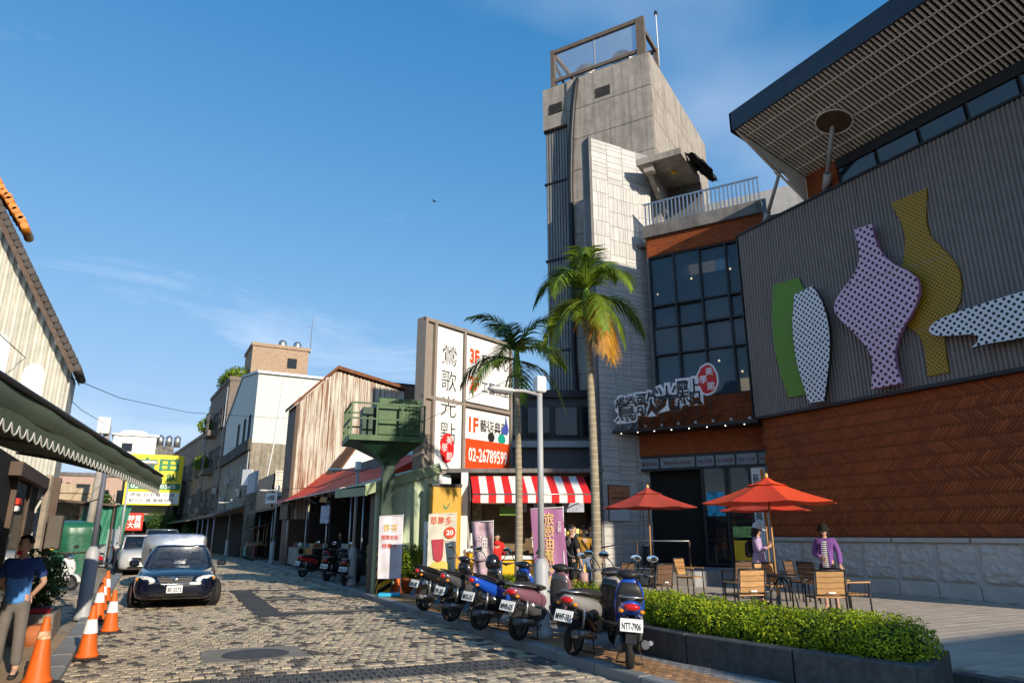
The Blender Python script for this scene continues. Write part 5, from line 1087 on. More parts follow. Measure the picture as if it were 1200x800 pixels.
for c, s in blobs:                          # stray shoots and twigs
    for _ in range(12 if c.y < 9 else 5):
        ph = r_.uniform(0, 6.28); rr = math.sqrt(r_.random())*.95; p0 = c + Vector((math.cos(ph)*s.x*rr, math.sin(ph)*s.y*rr, s.z*math.sqrt(1-rr*rr*.9)*.9)); d = Vector((math.cos(ph)*rr*.7+r_.gauss(0, .25), math.sin(ph)*rr*.7+r_.gauss(0, .25), 1)).normalized(); ll = r_.uniform(.02, .08)
        tw_.tube([p0-d*.1, p0+d*ll], .0025, 3, False)
        for q in range(7): pts.append((p0 + d*ll*(.3+.13*q) + Vector((r_.gauss(0, .012), r_.gauss(0, .012), 0)), Vector((r_.gauss(0, 1), r_.gauss(0, 1), .6)).normalized()))
b = MB(); leaf_mass(b, pts, .021, r_); b.build('foliage', lf, hd, kind='stuff'); tw_.build('twigs', m_woodd, hd, kind='stuff')
b = MB()
for c, s in blobs: b.ell(c, s*.68, 10, 7)
b.build('twig_core', M('hedge_core', (.03, .05, .012), .95, var=.4, scale=12), hd)
# ------------------------------------------------------------------ palms
m_trunk = M('palm_trunk', (.3, .25, .17), .85, var=.25, scale=6, bump=.3, fine=.2); m_shaft = M('palm_crownshaft', (.16, .3, .05), .5, var=.15); m_dead = leafmat('palm_dead', (.45, .2, .02), (.6, .32, .04))
pf = [leafmat('frond_light', (.1, .17, .014), (.17, .24, .02)), leafmat('frond_dark', (.022, .06, .012), (.045, .1, .014))]
def palm(label, p, h, n, dead, seed, droop=1.0, fl=1.5):
    t = thing('palm_tree', label, 'palm', p, 0, 'palms growing in the planter'); r = random.Random(seed)
    pts = [(math.sin(k*.35)*.03, 0, h*k/12) for k in range(13)]; rad = [.098 - .003*k for k in range(13)]
    tk = MB().tube(pts, rad, 12).build('trunk', m_trunk, t)
    rm_ = MB().lathe([(.96, 0), (1.035, .006), (1.035, .016), (.96, .022)], 12, cap=False).mesh('ring_scar'); rm_.materials.append(M('palm_ring', (.42, .37, .28), .9, var=.2))
    for q in range(int(h/.125)):
        z = .1+q*.125; rr = .1 - .003*z/h*12; o = link('ring_scar', rm_, tk, (math.sin(z/h*12*.35)*.03, 0, z)); o.scale = (rr, rr, 1)
    top = Vector((math.sin(12*.35)*.03, 0, h)); MB().lathe([(.07, -.1), (.095, .05), (.09, .3), (.06, .62), (.02, .8)], 12, top).build('crownshaft', m_shaft, t)
    def frond(az, el, Ln, dr, mat, nm='frond'):
        b = MB(); p0 = top + Vector((0, 0, .55 if el > .5 else .35)); P = []; d = Vector((math.cos(az)*math.cos(el), math.sin(az)*math.cos(el), math.sin(el))); p = p0.copy(); ns = 13
        for k in range(ns):
            P.append(p.copy()); p = p + d*(Ln/ns); d = (d + Vector((0, 0, -dr*.155*(1+.09*k)))).normalized()
        b.tube(P, [.022*(1-k/ns*.8) for k in range(ns)], 5); side0 = Vector((-math.sin(az), math.cos(az), 0))
        for k in range(3, ns*4):
            f = k/4; i = min(int(f), ns-2); q = P[i].lerp(P[i+1], f-i); dd = (P[i+1]-P[i]).normalized(); ll = Ln*.36*math.sin(min(1, (k/(ns*4))*1.0+.12)*math.pi*.93)**.8*r.uniform(.85, 1.1)
            for sd in (-1, 1):
                v = (side0*sd*.8 + dd*.75 + Vector((0, 0, r.uniform(-.1, .25)-.18*dr))).normalized(); w = dd*.017
                m1 = q + v*ll*.5 + Vector((0, 0, -.02)); e = q + v*ll + Vector((0, 0, -.2*ll*dr - .05)); b.add([q-w, q+w, m1+w*1.1, m1-w*1.1, e], [(0,1,2,3), (3,2,4)])
        b.build(nm, mat, t)
    for k in range(n):
        az = k*2.399+seed; el = [1.25, .95, .7, .45, .2, -.1][k*6//n] + r.uniform(-.1, .1); frond(az, el, fl*r.uniform(.9, 1.08), droop*r.uniform(.85, 1.15), pf[0 if r.random() < .5 else 1])
    for k in range(dead): frond(R(-95)+k*.22, -.05-.12*k, fl*1.05, droop*1.7, m_dead, 'dead_frond')
    b = MB()
    for k in range(10): a = k*.63; b.tube([top+Vector((0, 0, .0)), top+Vector((.22*math.cos(a), .22*math.sin(a), -.05)), top+Vector((.3*math.cos(a), .3*math.sin(a), -.35))], .012, 4)
    b.build('flower_stalk', m_dead if dead else m_shaft, t)
palm('slender palm with all-green fronds and green crownshaft, nearer the billboard', (*atx(607, 640, 7.85).xy, PZ-.1), 5.1, 10, 0, 3, .8, 1.75)
palm('taller palm with a hanging orange dead frond beside the pale tiled wall', (*atx(698, 640, 7.9).xy, PZ-.1), 5.75, 13, 3, 8, 1.05, 1.6)
# ------------------------------------------------------------------ street lamps
def street_lamp(label, p, rz, h=4.0, base_h=1.15, arm=.62, bx=True, dark=False):
    t = thing('street_lamp', label, 'street lamp', p, rz, 'street lamps along the kerb')
    m = m_grey
    MB().lathe([(.175, 0), (.175, .1), (.15, .13), (.135, .2), (.13, base_h-.08), (.105, base_h), (.06, base_h+.06)], 14).build('base_sleeve', m, t)
    MB().cyl((0, 0, base_h), (0, 0, h), .056, .046, 12).build('pole', m if not dark else M('pole_in_shade', (.11, .12, .15), .5), t)  # dark puts the shade of the awning into the pole colour
    a = MB().tube([(0, 0, h-.12), (-arm*.5, 0, h-.08), (-arm, 0, h-.1)], .03, 8).build('arm', m, t)
    MB().loft([[(-arm+.15+dx_, .11*sx*math.cos(k*math.pi/5), h-.1+.05*sx*math.sin(k*math.pi/5)) for k in range(10)] for dx_, sx in ((.0, .4), (-.1, .8), (-.25, 1.0), (-.45, .95), (-.52, .5))]).build('lamp_head', M('lamp_shell', (.62, .62, .6), .4, var=.05), a)
    MB().box(-arm-.3, -arm+.05, -.08, .08, h-.158, h-.148).build('lamp_lens', m_frost, a)
    if bx: MB().bbox(-.09, .09, -.1, .1, h-.08, h+.2, .02).build('control_box', m_white, t, fix=True)
    return t
street_lamp('pale grey street lamp with thick base among the parked scooters', (5.95, 10.25, .11), 0, 4.05)
street_lamp('street lamp with upper pole coloured dark for shade under the green awning beside the traffic cones', (-.72, 17.2, .05), R(175), 3.25, 1.35, dark=True)
street_lamp('street lamp with grey base before the parked motorcycles and market awning', (6.35, 23.1, .1), 0, 3.75)
street_lamp('street lamp at the market stalls below the black sign board', (6.95, 42, .1), 0, 4.1)
street_lamp('street lamp before the brown apartments, far down the row of shops', (6.5, 60, .1), 0, 4.1)
street_lamp('thin pale street lamp by the white hoarding across from the market', (-.6, 40, .02), R(180), 4.3, 1.2)
for q, y in enumerate((46, 78)): pass
lb2 = thing('corner_spotlight', 'small black spotlight fixed on a bracket by the red awning', 'spotlight', (6.3, 23.05, 3.1)); MB().cyl((-.02, -.16, 0), (-.02, .06, .02), .09, .06, 10).build('housing', m_dark, lb2); MB().beam((0, 0, -.02), (.05, .05, .2), .03, .03).build('bracket', m_dark, lb2)
# ------------------------------------------------------------------ traffic cones
m_cone = M('cone_orange', (.72, .13, .015), .5, var=.1, scale=4, streak=.15); m_rub = M('rubber', (.03, .028, .026), .8, var=.2)
def cone(label, p, s=1.0, band=True, tape=False):
    t = thing('traffic_cone', label, 'traffic cone', p, rnd.uniform(0, 1.5), 'orange traffic cones'); t.scale = (s, s, s)
    MB().bbox(-.2, .2, -.2, .2, 0, .035, .015).build('base', m_rub, t, fix=True); MB().lathe([(.155, .035), (.15, .06), (.125, .1), (.034, .7), (.03, .72), (.01, .72)], 18).build('body', m_cone, t)
    if band: MB().lathe([(.094, .345), (.0655, .53)], 18, cap=False).build('reflective_band', m_sw, t).scale = (1.02, 1.02, 1)
    if tape: MB().lathe([(.072, .49), (.06, .57)], 18, cap=False).build('reflective_band', M('worn_tape', (.6, .35, .2), .6, var=.7, scale=14), t).scale = (1.02, 1.02, 1)
cone('orange traffic cone with a worn speckled band near the man in blue', (*atz(42, 803, .1).xy, .1), .98, False, True)
cone('orange traffic cone with one white band standing at the kerb edge', (*atz(101, 772, 0).xy, .0), 1.0)
cone('orange traffic cone with white band at the road edge before the dark car', (*atz(128, 741, 0).xy, 0), 1.0)
cone('orange traffic cone half hidden behind the lamp post base', (*atz(113, 727, .05).xy, .05), 1.0)
cone('orange traffic cone with pale label beside the kerb, behind another cone', (*atz(117, 716, .05).xy, .05), 1.0)
cone('orange traffic cone farthest up the kerb next to the dark car', (*atz(122, 705, .05).xy, .05), 1.05)
cone('plain orange traffic cone by the terracotta pot and striped column', (6.62, 19.35, .1), .95, False)
# ------------------------------------------------------------------ potted shrubs
def bush(mb, c, s, n, size, r, cols=3):
    pts = []
    for _ in range(n):
        t = r.uniform(-1, 1); ph = r.uniform(0, 6.283); q = math.sqrt(1-t*t); nn = Vector((q*math.cos(ph), q*math.sin(ph), t)); k = r.uniform(.6, 1.05)*(1+.12*math.sin(ph*4)*math.sin(t*5))
        pts.append((Vector(c)+Vector((nn.x*s[0], nn.y*s[1], nn.z*s[2]))*k, nn))
    leaf_mass(mb, pts, size, r, cols)
m_terra = M('terracotta_pot', (.42, .14, .05), .8, var=.15, stain=.3)
def potted(name, label, p, s, mats, n, size, pot=True, stem=True):
    t = thing(name, label, 'plant', p); r = random.Random(len(label)); z0 = .42 if pot else 0
    if pot: MB().lathe([(.19, 0), (.28, .36), (.31, .36), (.31, .44), (.27, .44), (.25, .38), (.02, .38)], 20).build('pot', m_terra, t)
    if stem: MB().tube([(0, 0, z0-.1), (.02, 0, z0+s[2])], .03, 6).build('stem', m_woodd, t)
    b = MB(); bush(b, (0, 0, z0+s[2]*.95), s, n, size, r); b.build('foliage', mats, t, kind='stuff'); MB().ell((0, 0, z0+s[2]*.95), tuple(v*.62 for v in s), 10, 7).build('inner_twigs', MATS['hedge_core'], t); return t
potted('potted_shrub', 'round clipped shrub in a terracotta pot beside the green shed', (7.02, 19.2, .1), (.46, .46, .46), [lf[1], lf[2], ld[0]], 3200, .035)
potted('dark_shrub', 'low dark shrub between the drink banner and the mauve flag', (*pd(542, 17.8).xy, .12), (.42, .42, .42), ld, 1600, .035, False)
bx_ = thing('wooden_planter', 'weathered wooden planter box with plants beside the man in blue', 'planter', (-1.25, 14.3, .08)); MB().bbox(-.3, .3, -.75, .75, 0, .42, .02).build('box', m_wb, bx_, fix=True); b = MB(); bush(b, (-.1, .1, .85), (.45, .7, .5), 2200, .045, random.Random(4)); b.build('foliage', ld, bx_, kind='stuff')
for q, c_ in enumerate(((.5, .02, .03), (.02, .3, .4))): MB().bbox(-.18, .18, -.18, .18, .42, .5, .02).build('plastic_tray', M('tray_%d' % q, c_, .5), bx_, (.05, -.5+q*.3, 0), fix=True)
MB().lathe([(.15, 0), (.2, .3), (.17, .3)], 14, (.1, -1.0, 0)).build('pot', m_terra, bx_)
ap = bpy.data.objects.get('apartment_building')
for (x, z, n, lb_) in ((4.5, 17.6, 1500, 'broad green shrub in the middle of the brown apartment roof garden'), (6.5, 17.9, 1501, 'green roof shrub above the balcony cages of the brown apartments'), (2.0, 17.6, 900, 'sparse roof shrub next to the white gable house')):
    t = thing('roof_shrub', lb_, 'plant', tuple(ap.matrix_basis @ Vector((x, -1.0, 17.3))), 0, 'roof garden shrubs'); b = MB(); bush(b, (0, 0, .8), (1.4, 1.4, 1.1), n, .16, random.Random(n)); b.build('foliage', [lf[1], lf[2], ld[0]], t, kind='stuff'); MB().cyl((0, 0, 0), (0, 0, .7), .1, .08, 6).build('stem', m_woodd, t)
for z, lb_ in ((8.4, 'leafy plant on the middle caged balcony of the brown apartments'), (12.5, 'leafy plant on the top caged balcony of the brown apartments')):
    t = thing('balcony_plant', lb_, 'plant', tuple(ap.matrix_basis @ Vector((8.0, .9, z))), 0, 'balcony plants'); b = MB(); bush(b, (0, 0, .8), (.9, .6, .9), 600, .15, random.Random(int(z))); b.build('foliage', [lf[1], lf[2], ld[0]], t, kind='stuff'); MB().lathe([(.25, 0), (.35, .4), (.3, .4)], 10).build('pot', m_terra, t)
for (x, y, s, nm) in ((-3.6, 52, 2.6, 'leafy yard tree behind the beige shed'), (2.6, 95, 2.4, 'bushy street tree under the yellow billboard'), (5.6, 84, 1.7, 'bushy tree before the brown apartments')):
    t = thing('street_tree', nm, 'tree', (x, y, 0)); r = random.Random(int(y)); MB().tube([(0, 0, 0), (.1, .05, s*.7), (.3, .1, s*1.2)], [.16, .12, .06], 8).build('trunk', m_woodd, t)
    b = MB()
    for q in range(7): bush(b, (r.uniform(-.7, .7)*s*.6, r.uniform(-.6, .6)*s*.6, s*1.25+r.uniform(-.3, .4)*s*.6), (s*.45, s*.45, s*.36), 380, .14, r)
    b.build('crown', ld, t, kind='stuff')
# ------------------------------------------------------------------ terrace furniture
def chair(label, p, rz, mat):
    t = thing('terrace_chair', label, 'chair', p, rz, 'wooden terrace armchairs')   # faces local -y (sitter looks to -y), back at +y
    for q in range(4): MB().bbox(-.24, .24, -.045, .045, -.012, .012, .004).build('back_slat', mat, t, (0, .245+.012*q, .53+.098*q), (R(90-8), 0, 0), fix=True)
    for q in range(5): MB().bbox(-.25, .25, -.042, .042, -.012, .012, .004).build('seat_slat', mat, t, (0, -.2+q*.095, .435), (0, 0, 0), fix=True)
    fm = m_dark if mat is m_wood else m_woodd
    for s in (-1, 1):
        MB().tube([(s*.27, .2, 0), (s*.27, .21, .44), (s*.27, .3, .89)], .017, 6).build('leg', fm, t); MB().tube([(s*.27, -.25, 0), (s*.27, -.24, .64)], .017, 6).build('leg', fm, t)
        MB().bbox(s*.27-.03, s*.27+.03, -.27, .25, .64, .665, .006).build('armrest', mat, t, fix=True); MB().tube([(s*.27, -.24, .42), (s*.27, .21, .42)], .014, 6).build('side_rail', fm, t)
    MB().tube([(-.27, .3, .885), (.27, .3, .885)], .019, 6).build('top_rail', fm, t); MB().box(-.06, .06, .3, .31, .5, .525).build('maker_plate', m_white, t)
    return t
def table(label, p):
    t = thing('round_table', label, 'table', p, 0, 'round cafe tables'); MB().lathe([(.38, .71), (.4, .72), (.4, .74), (.01, .745)], 24).build('table_top', m_dark, t)
    for a in range(4): MB().tube([(.03*math.cos(a*1.571+.5), .03*math.sin(a*1.571+.5), .71), (.22*math.cos(a*1.571+.5), .22*math.sin(a*1.571+.5), .4), (.3*math.cos(a*1.571+.5), .3*math.sin(a*1.571+.5), 0)], .016, 6).build('leg', m_dark, t)
def parasol(label, p, rad, zr, za, mat, mat2, rz=0):
    t = thing('parasol', label, 'parasol', p, rz, 'red terrace parasols'); n = 8
    MB().cyl((0, 0, 0), (0, 0, za-p[2]+.02), .022, .02, 10).build('pole', m_wood if mat is m_red else m_wood, t); MB().lathe([(.24, 0), (.24, .05), (.05, .09), (.04, .3)], 16).build('base', m_concd, t); MB().ell((0, 0, za-p[2]+.05), (.035, .035, .06), 8, 6).build('finial', m_gold, t)
    zr, za = zr-p[2], za-p[2]
    def seg(r0, z0, r1, z1, sag, nm, m0, m1):
        for k in range(n):
            a0, a1 = k*2*math.pi/n, (k+1)*2*math.pi/n; b = MB()
            def fn(u, v):
                a = a0+(a1-a0)*u; rr = (r0+(r1-r0)*v)*math.cos(math.pi/n)/math.cos((u-.5)*2*math.pi/n); sg_ = -sag*math.sin(u*math.pi)*v + .05*rad*math.sin(v*math.pi)*-.4
                return (rr*math.cos(a), rr*math.sin(a), z0+(z1-z0)*v+sg_)
            b.grid(fn, 5, 6); b.build(nm, m0 if k % 2 else m1, t)
    seg(rad*.1, za-.06, rad, zr, .03, 'canopy_panel', mat, mat2); seg(.01, za+.03, rad*.3, za-.14, .015, 'vent_panel', mat, mat2)
    for k in range(n):
        a = k*2*math.pi/n; MB().tube([(.02*math.cos(a), .02*math.sin(a), za-.1), (rad*.98*math.cos(a), rad*.98*math.sin(a), zr-.015)], .008, 4).build('rib', m_wood, t)
uA, uB, uC = pd(905, 14.6, TZ), pd(762, 18.6, TZ), pd(899, 18.6, TZ)
parasol('bright red parasol open over the table by the hedge', tuple(uA), 1.36, 2.32, 2.82, M('parasol_a', (.74, .075, .02), .7, var=.06), M('parasol_b', (.62, .05, .018), .7, var=.06), R(12))
parasol('faded brick-red parasol open before the museum doorway', tuple(uB), 1.26, 2.37, 2.86, m_redd, M('red_canvas_dull_b', (.42, .06, .035), .75), R(40))
parasol('red parasol standing behind the bright one, close to the brick wall', tuple(uC), 1.15, 2.3, 2.72, MATS['parasol_b'], m_redd, R(5))
table('round dark table under the bright red parasol', tuple(pd(911, 14.2, TZ))); table('round dark table under the faded brick-red parasol', tuple(pd(768, 17.9, TZ)))
c0 = chair('light teak armchair with its back to the hedge, left of its table', tuple(pd(868, 13.5, TZ)), R(165), m_wood)
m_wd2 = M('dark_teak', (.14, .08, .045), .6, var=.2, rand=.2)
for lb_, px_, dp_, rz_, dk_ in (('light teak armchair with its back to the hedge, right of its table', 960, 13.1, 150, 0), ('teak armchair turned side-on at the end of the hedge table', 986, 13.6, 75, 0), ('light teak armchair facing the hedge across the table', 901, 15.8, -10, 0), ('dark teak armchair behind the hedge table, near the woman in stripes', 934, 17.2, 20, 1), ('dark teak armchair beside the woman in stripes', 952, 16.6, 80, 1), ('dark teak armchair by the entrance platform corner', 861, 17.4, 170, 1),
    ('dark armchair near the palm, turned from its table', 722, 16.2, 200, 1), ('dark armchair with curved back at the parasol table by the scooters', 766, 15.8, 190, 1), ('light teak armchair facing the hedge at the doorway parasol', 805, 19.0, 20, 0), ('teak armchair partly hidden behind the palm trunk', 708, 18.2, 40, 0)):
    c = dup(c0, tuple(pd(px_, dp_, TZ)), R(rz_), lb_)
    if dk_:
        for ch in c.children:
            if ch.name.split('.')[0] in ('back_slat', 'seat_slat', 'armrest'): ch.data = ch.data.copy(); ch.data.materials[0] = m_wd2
st_ = thing('side_bench', 'small dark wooden bench beside the palm near the kiosk', 'bench', tuple(pd(700, 16.9, TZ)), R(-25)); MB().bbox(-.5, .5, -.18, .18, .4, .45, .01).build('seat', m_woodd, st_, fix=True)
for x in (-.42, .42): MB().box(x-.03, x+.03, -.15, .15, 0, .4).build('leg', m_woodd, st_)
# ------------------------------------------------------------------ scooters (local x forward, y left)
m_tyre = M('tyre', (.022, .021, .02), .85, var=.2); m_plas = M('black_plastic', (.025, .025, .026), .45, var=.15); m_seat = M('seat_vinyl', (.03, .028, .028), .5, var=.15); m_tail = M('tail_red', (.5, .01, .01), .15, var=.1, coat=.6); m_amb = M('amber_lens', (.75, .25, .01), .2, coat=.5); m_mir = M('mirror', (.85, .88, .92), .03, metal=1, var=.01); m_pw2 = M('plate_white', (.78, .8, .76), .45, var=.04)
m_gun = M('engine_grey', (.13, .13, .13), .5, metal=.5, var=.2)
def paint(nm, c, rough=.25): return M('paint_'+nm, c, rough, var=.05, coat=.7, spec=.5)
def sell(x, w, h, z, n=14, e=2.6):
    out = []
    for k in range(n):
        a = 2*math.pi*k/n; c, s = math.cos(a), math.sin(a); out.append((x, w*math.copysign(abs(c)**(2/e), c), z+h*math.copysign(abs(s)**(2/e), s)))
    return out
def wheel(parent, p, r, w, axis='y', nm='wheel', hubm=None, spokes=5):
    """thing > wheel (tyre mesh) > rim"""
    prof = [(r*.68, -w*.42), (r*.8, -w*.5), (r*.94, -w*.42), (r, -w*.15), (r, w*.15), (r*.94, w*.42), (r*.8, w*.5), (r*.68, w*.42)]
    b = MB(); b.lathe(prof, 22, cap=False); b.lathe([(r*.68, w*.42), (r*.68, -w*.42)], 22, cap=False); ro = (R(90), 0, 0) if axis == 'y' else (0, R(90), 0)
    t = b.build(nm, m_tyre, parent, p, ro)
    b = MB(); b.lathe([(r*.69, -w*.36), (r*.6, -w*.36), (r*.6, w*.36), (r*.69, w*.36)], 20, cap=False); b.lathe([(r*.2, -w*.4), (r*.2, w*.4)], 12)
    for k in range(spokes):
        a = k*2*math.pi/spokes; b.beam((r*.15*math.cos(a), r*.15*math.sin(a), 0), (r*.64*math.cos(a), r*.64*math.sin(a), 0), r*.2, w*.6)
    b.build('rim', hubm or m_gun, t); return t
def scooter(label, p, rz, body, accent=None, plate='MWF-501', sport=False, lean=5, steer=15, mirrors=True, cls='scooter', scale=1.0, seatm=None, helmet=False):
    accent = accent or m_plas
    t = thing(cls, label, 'scooter', p, rz, 'scooters parked on the pavement'); t.rotation_euler = (R(lean), 0, rz); t.scale = (scale,)*3
    wheel(t, (-.62, 0, .225), .225, .11, hubm=m_gun); 
    k_ = .1 if sport else 0
    MB().loft([sell(-.90, .04, .03, .76+k_), sell(-.84, .1, .07, .73+k_*.9), sell(-.66, .145, .1, .68+k_*.6), sell(-.42, .165, .12, .63+k_*.2), sell(-.18, .165, .13, .57), sell(-.02, .13, .12, .5), sell(.03, .09, .09, .45)]).build('tail_body', body, t)
    lowb = MB().loft([sell(-.5, .13, .1, .5), sell(-.3, .165, .16, .42), sell(-.06, .17, .15, .36), sell(.02, .15, .1, .33)]).build('side_skirt', accent, t)
    s = MB().loft([sell(-.78, .08, .03, .8+k_*.9), sell(-.6, .13, .045, .81+k_*.5), sell(-.4, .14, .05, .8), sell(-.3, .145, .045, .77), sell(-.05, .13, .05, .75), sell(.04, .09, .04, .73)]).build('seat', seatm or m_seat, t)
    MB().tube([(-.45, .15, .79+k_*.3), (-.7, .15, .83+k_*.8), (-.88, .1, .84+k_), (-.88, -.1, .84+k_), (-.7, -.15, .83+k_*.8), (-.45, -.15, .79+k_*.3)], .012, 6).build('grab_rail', m_plas if sport else m_steel, t)
    MB().loft([sell(-.02, .16, .05, .3), sell(.1, .17, .04, .29), sell(.34, .17, .04, .29), sell(.46, .13, .06, .33)]).build('floor_board', m_plas, t)
    ring = lambda z, cx, rx, ry: [(cx+rx*math.cos(a*math.pi/7), ry*math.sin(a*math.pi/7), z) for a in range(14)]
    MB().loft([ring(.28, .44, .05, .11), ring(.42, .5, .075, .18), ring(.62, .53, .085, .215), ring(.8, .5, .08, .2), ring(.92, .45, .06, .15), ring(.98, .42, .04, .09)]).build('front_apron', body, t)
    MB().loft([ring(.3, .405, .03, .12), ring(.6, .44, .035, .19), ring(.8, .43, .035, .18), ring(.93, .39, .03, .12)]).build('leg_shield', accent, t)
    fk = bpy.data.objects.new('front_fork', None); col.objects.link(fk); fk.parent = t; fk.location = (.5, 0, 0); fk.rotation_euler = (0, 0, R(steer))
    fw = wheel(fk, (.18, 0, .225), .225, .1); fk2 = MB().tube([(.18, .08, .225), (.04, .06, .6)], .02, 6).tube([(.18, -.08, .225), (.04, -.06, .6)], .02, 6).build('fork_tube', m_steel, fk)
    MB().grid(lambda u, v: (.18+.26*math.cos(R(5)+u*R(140))+.0, (v-.5)*.14, .225+.26*math.sin(R(5)+u*R(140)) - .03*abs(v-.5)), 12, 4).build('front_fender', body, fk)
    hb = MB().loft([[(-.1+.12*dx_-.0, ry*math.cos(a*math.pi/6), 1.03+dz+rz_*math.sin(a*math.pi/6)) for a in range(12)] for dx_, ry, rz_, dz in ((-.6, .06, .03, .0), (-.2, .15, .06, .01), (.4, .15, .075, .0), (1.0, .1, .06, -.02), (1.25, .05, .03, -.03))]).build('handlebar_cover', accent if sport else m_plas, fk)
    b = MB(); b.tube([(-.17, .36, 1.02), (-.1, .2, 1.05), (-.08, 0, 1.05), (-.1, -.2, 1.05), (-.17, -.36, 1.02)], .013, 6); b.build('handlebar', m_steel, fk)
    for sd in (1, -1):
        MB().cyl((-.125, sd*.24, 1.04), (-.175, sd*.37, 1.02), .019, .019, 8).build('grip', m_seat, fk); MB().tube([(-.06, sd*.2, 1.05), (-.08, sd*.35, 1.04)], .007, 5).build('brake_lever', m_steel, fk)
        if mirrors:
            MB().tube([(-.08, sd*.19, 1.07), (-.07, sd*.26, 1.18), (-.1, sd*.33, 1.24)], .008, 6).build('mirror_stalk', m_plas, fk)
            mi_ = MB(); mi_.cur = 0; mi_.ell((0, 0, 0), (.025, .085, .052), 12, 8); o = mi_.build('mirror', m_plas, fk, (-.11, sd*.36, 1.27), (0, 0, R(-sd*8))); 
            g_ = MB(); g_.lathe([(1, 0), (.85, .12), (.4, .2), (.01, .22)], 16, cap=False); g = g_.build('mirror_glass', m_mir, fk, (-.128, sd*.36, 1.27), (0, R(-90), R(-sd*12))); g.scale = (.047, .078, .02)
    MB().ell((.06, 0, .97), (.05, .1, .055), 12, 8).build('headlight', m_mir, fk)
    MB().ell((-.89, 0, .73+k_), (.045, .1 if not sport else .06, .045), 12, 8).build('tail_light', m_tail, t)
    for sd in (1, -1): MB().ell((-.87, sd*.125, .68+k_*.8), (.035, .035, .025), 8, 6).build('turn_signal', m_amb, t)
    fl_ = MB().beam((-.72, 0, .62+k_*.5), (-1.0, 0, .33), .13, .018).build('rear_flap', accent, t)
    po = MB().bbox(-.006, .006, -.135, .135, -.075, .075, .004).build('number_plate', m_pw2, t, (-.945, 0, .53+k_*.4), (0, R(20), 0), fix=True)
    txt(plate, po, m_ink, .225, .085, (-.008, 0, -.015), (0, 0, R(-90)), .003, .02)
    b = MB(); b.tube([(-.95, -.17, .33), (-.5, -.17, .27)], [.05, .06], 10); b.tube([(-.5, -.17, .27), (-.3, -.15, .2), (-.1, -.08, .2)], .022, 6); ex = b.build('exhaust', m_gun, t); MB().tube([(-.85, -.235, .34), (-.58, -.235, .3)], .03, 6).build('heat_shield', m_steel, ex)
    MB().loft([[(x_, .12+.07*math.cos(a*math.pi/5), .25+hh*math.sin(a*math.pi/5)) for a in range(10)] for x_, hh in ((-.7, .06), (-.62, .09), (-.3, .1), (-.15, .06))]).build('engine_case', m_gun, t)
    MB().tube([(-.62, -.1, .225), (-.62, -.14, .5), (-.6, -.12, .62)], .022, 6).build('shock_absorber', m_steel, t)
    MB().tube([(-.28, .1, .24), (-.34, .17, .02), (-.34, -.17, .02), (-.28, -.1, .24)], .013, 6).build('centre_stand', m_plas, t)
    if helmet:
        MB().ell((.3, 0, 1.2), (.15, .13, .13), 14, 10).build('helmet', m_plas, t)
    return t
SZ = .125
def sp_(px, py): q = atz(px, py, SZ); return (q.x, q.y, SZ)
def place(label, px, py, head, body, **k):         # rear wheel contact at the pixel, heading measured clockwise from +y
    rz = R(90-head); q = atz(px, py, SZ); s = k.get('scale', 1.0); return scooter(label, (q.x+.62*s*math.cos(rz), q.y+.62*s*math.sin(rz), SZ), rz, body, **k)
blue = paint('blue', (.01, .07, .42)); silv = paint('silver', (.26, .25, .24), .3); blk = paint('black', (.012, .012, .014)); pink = paint('plum', (.2, .09, .12)); wht = paint('white', (.7, .7, .68)); rd = paint('red', (.5, .02, .02)); gry = paint('graphite', (.07, .07, .075))
place('blue scooter with black seat at the end of the row by the planter', 738, 783, 36, blue, plate='NTT-7906', lean=4, steer=-20)
place('grey and black scooter leaning beside the pale street lamp', 672, 767, 62, silv, plate='MWF-501', accent=blk, lean=5, steer=14)
place('plum and white scooter parked just behind the street lamp', 607, 750, 66, pink, plate='MWB-625', accent=gry, lean=5, steer=18)
place('black scooter with bright blue side panels, third from the lamp', 562, 738, 70, blue, plate='MHX-315', accent=blk, lean=4, steer=10, sport=True)
place('black and graphite sport scooter with amber signals in the row', 528, 728, 72, gry, plate='EPH-207', accent=blk, sport=True, lean=4, steer=12, helmet=False)
place('black sport scooter with upturned red tail, furthest from the planter', 497, 715, 72, blk, plate='MVA-882', accent=blk, sport=True, lean=4, steer=16)
hl = thing('motorcycle_helmet', 'glossy black helmet resting on a scooter handlebar', 'helmet', (*pd(578, 13.6).xy, 1.08), R(60)); MB().lathe([(.1, 0), (.135, .05), (.14, .13), (.11, .21), (.05, .26), (.005, .27)], 16).build('shell', blk, hl); MB().grid(lambda u, v: (.142*math.cos(-.9+1.8*u), .142*math.sin(-.9+1.8*u), .08+.09*v), 8, 3).build('visor', m_glassd, hl)
# far motorcycles by the market and yard
for lb_, px, py, hd, bd, pl in (('red and black scooter parked by the market stall table', 362, 676, 60, rd, 'PKX-118'), ('black scooter with cyan seat cover before the market shops', 385, 681, 40, blk, 'MQR-630'), ('black motorcycle next to the market lamp post', 405, 686, 36, gry, 'NAB-555')):
    q = atz(px, py, .1); scooter(lb_, (q.x+.3, q.y+.4, .1), R(90-hd), bd, plate=pl, lean=4)
q = atz(82, 691, .03); scooter('white scooter facing the street at the yard edge', (q.x-.35, q.y+.5, .03), R(-60), wht, plate='HSU-204', accent=gry, lean=4, steer=20)
q = atz(118, 667, .03); scooter('red scooter parked side-on in the yard by the tarpaulin', (q.x, q.y, .03), R(10), rd, plate='QWE-811', lean=4)
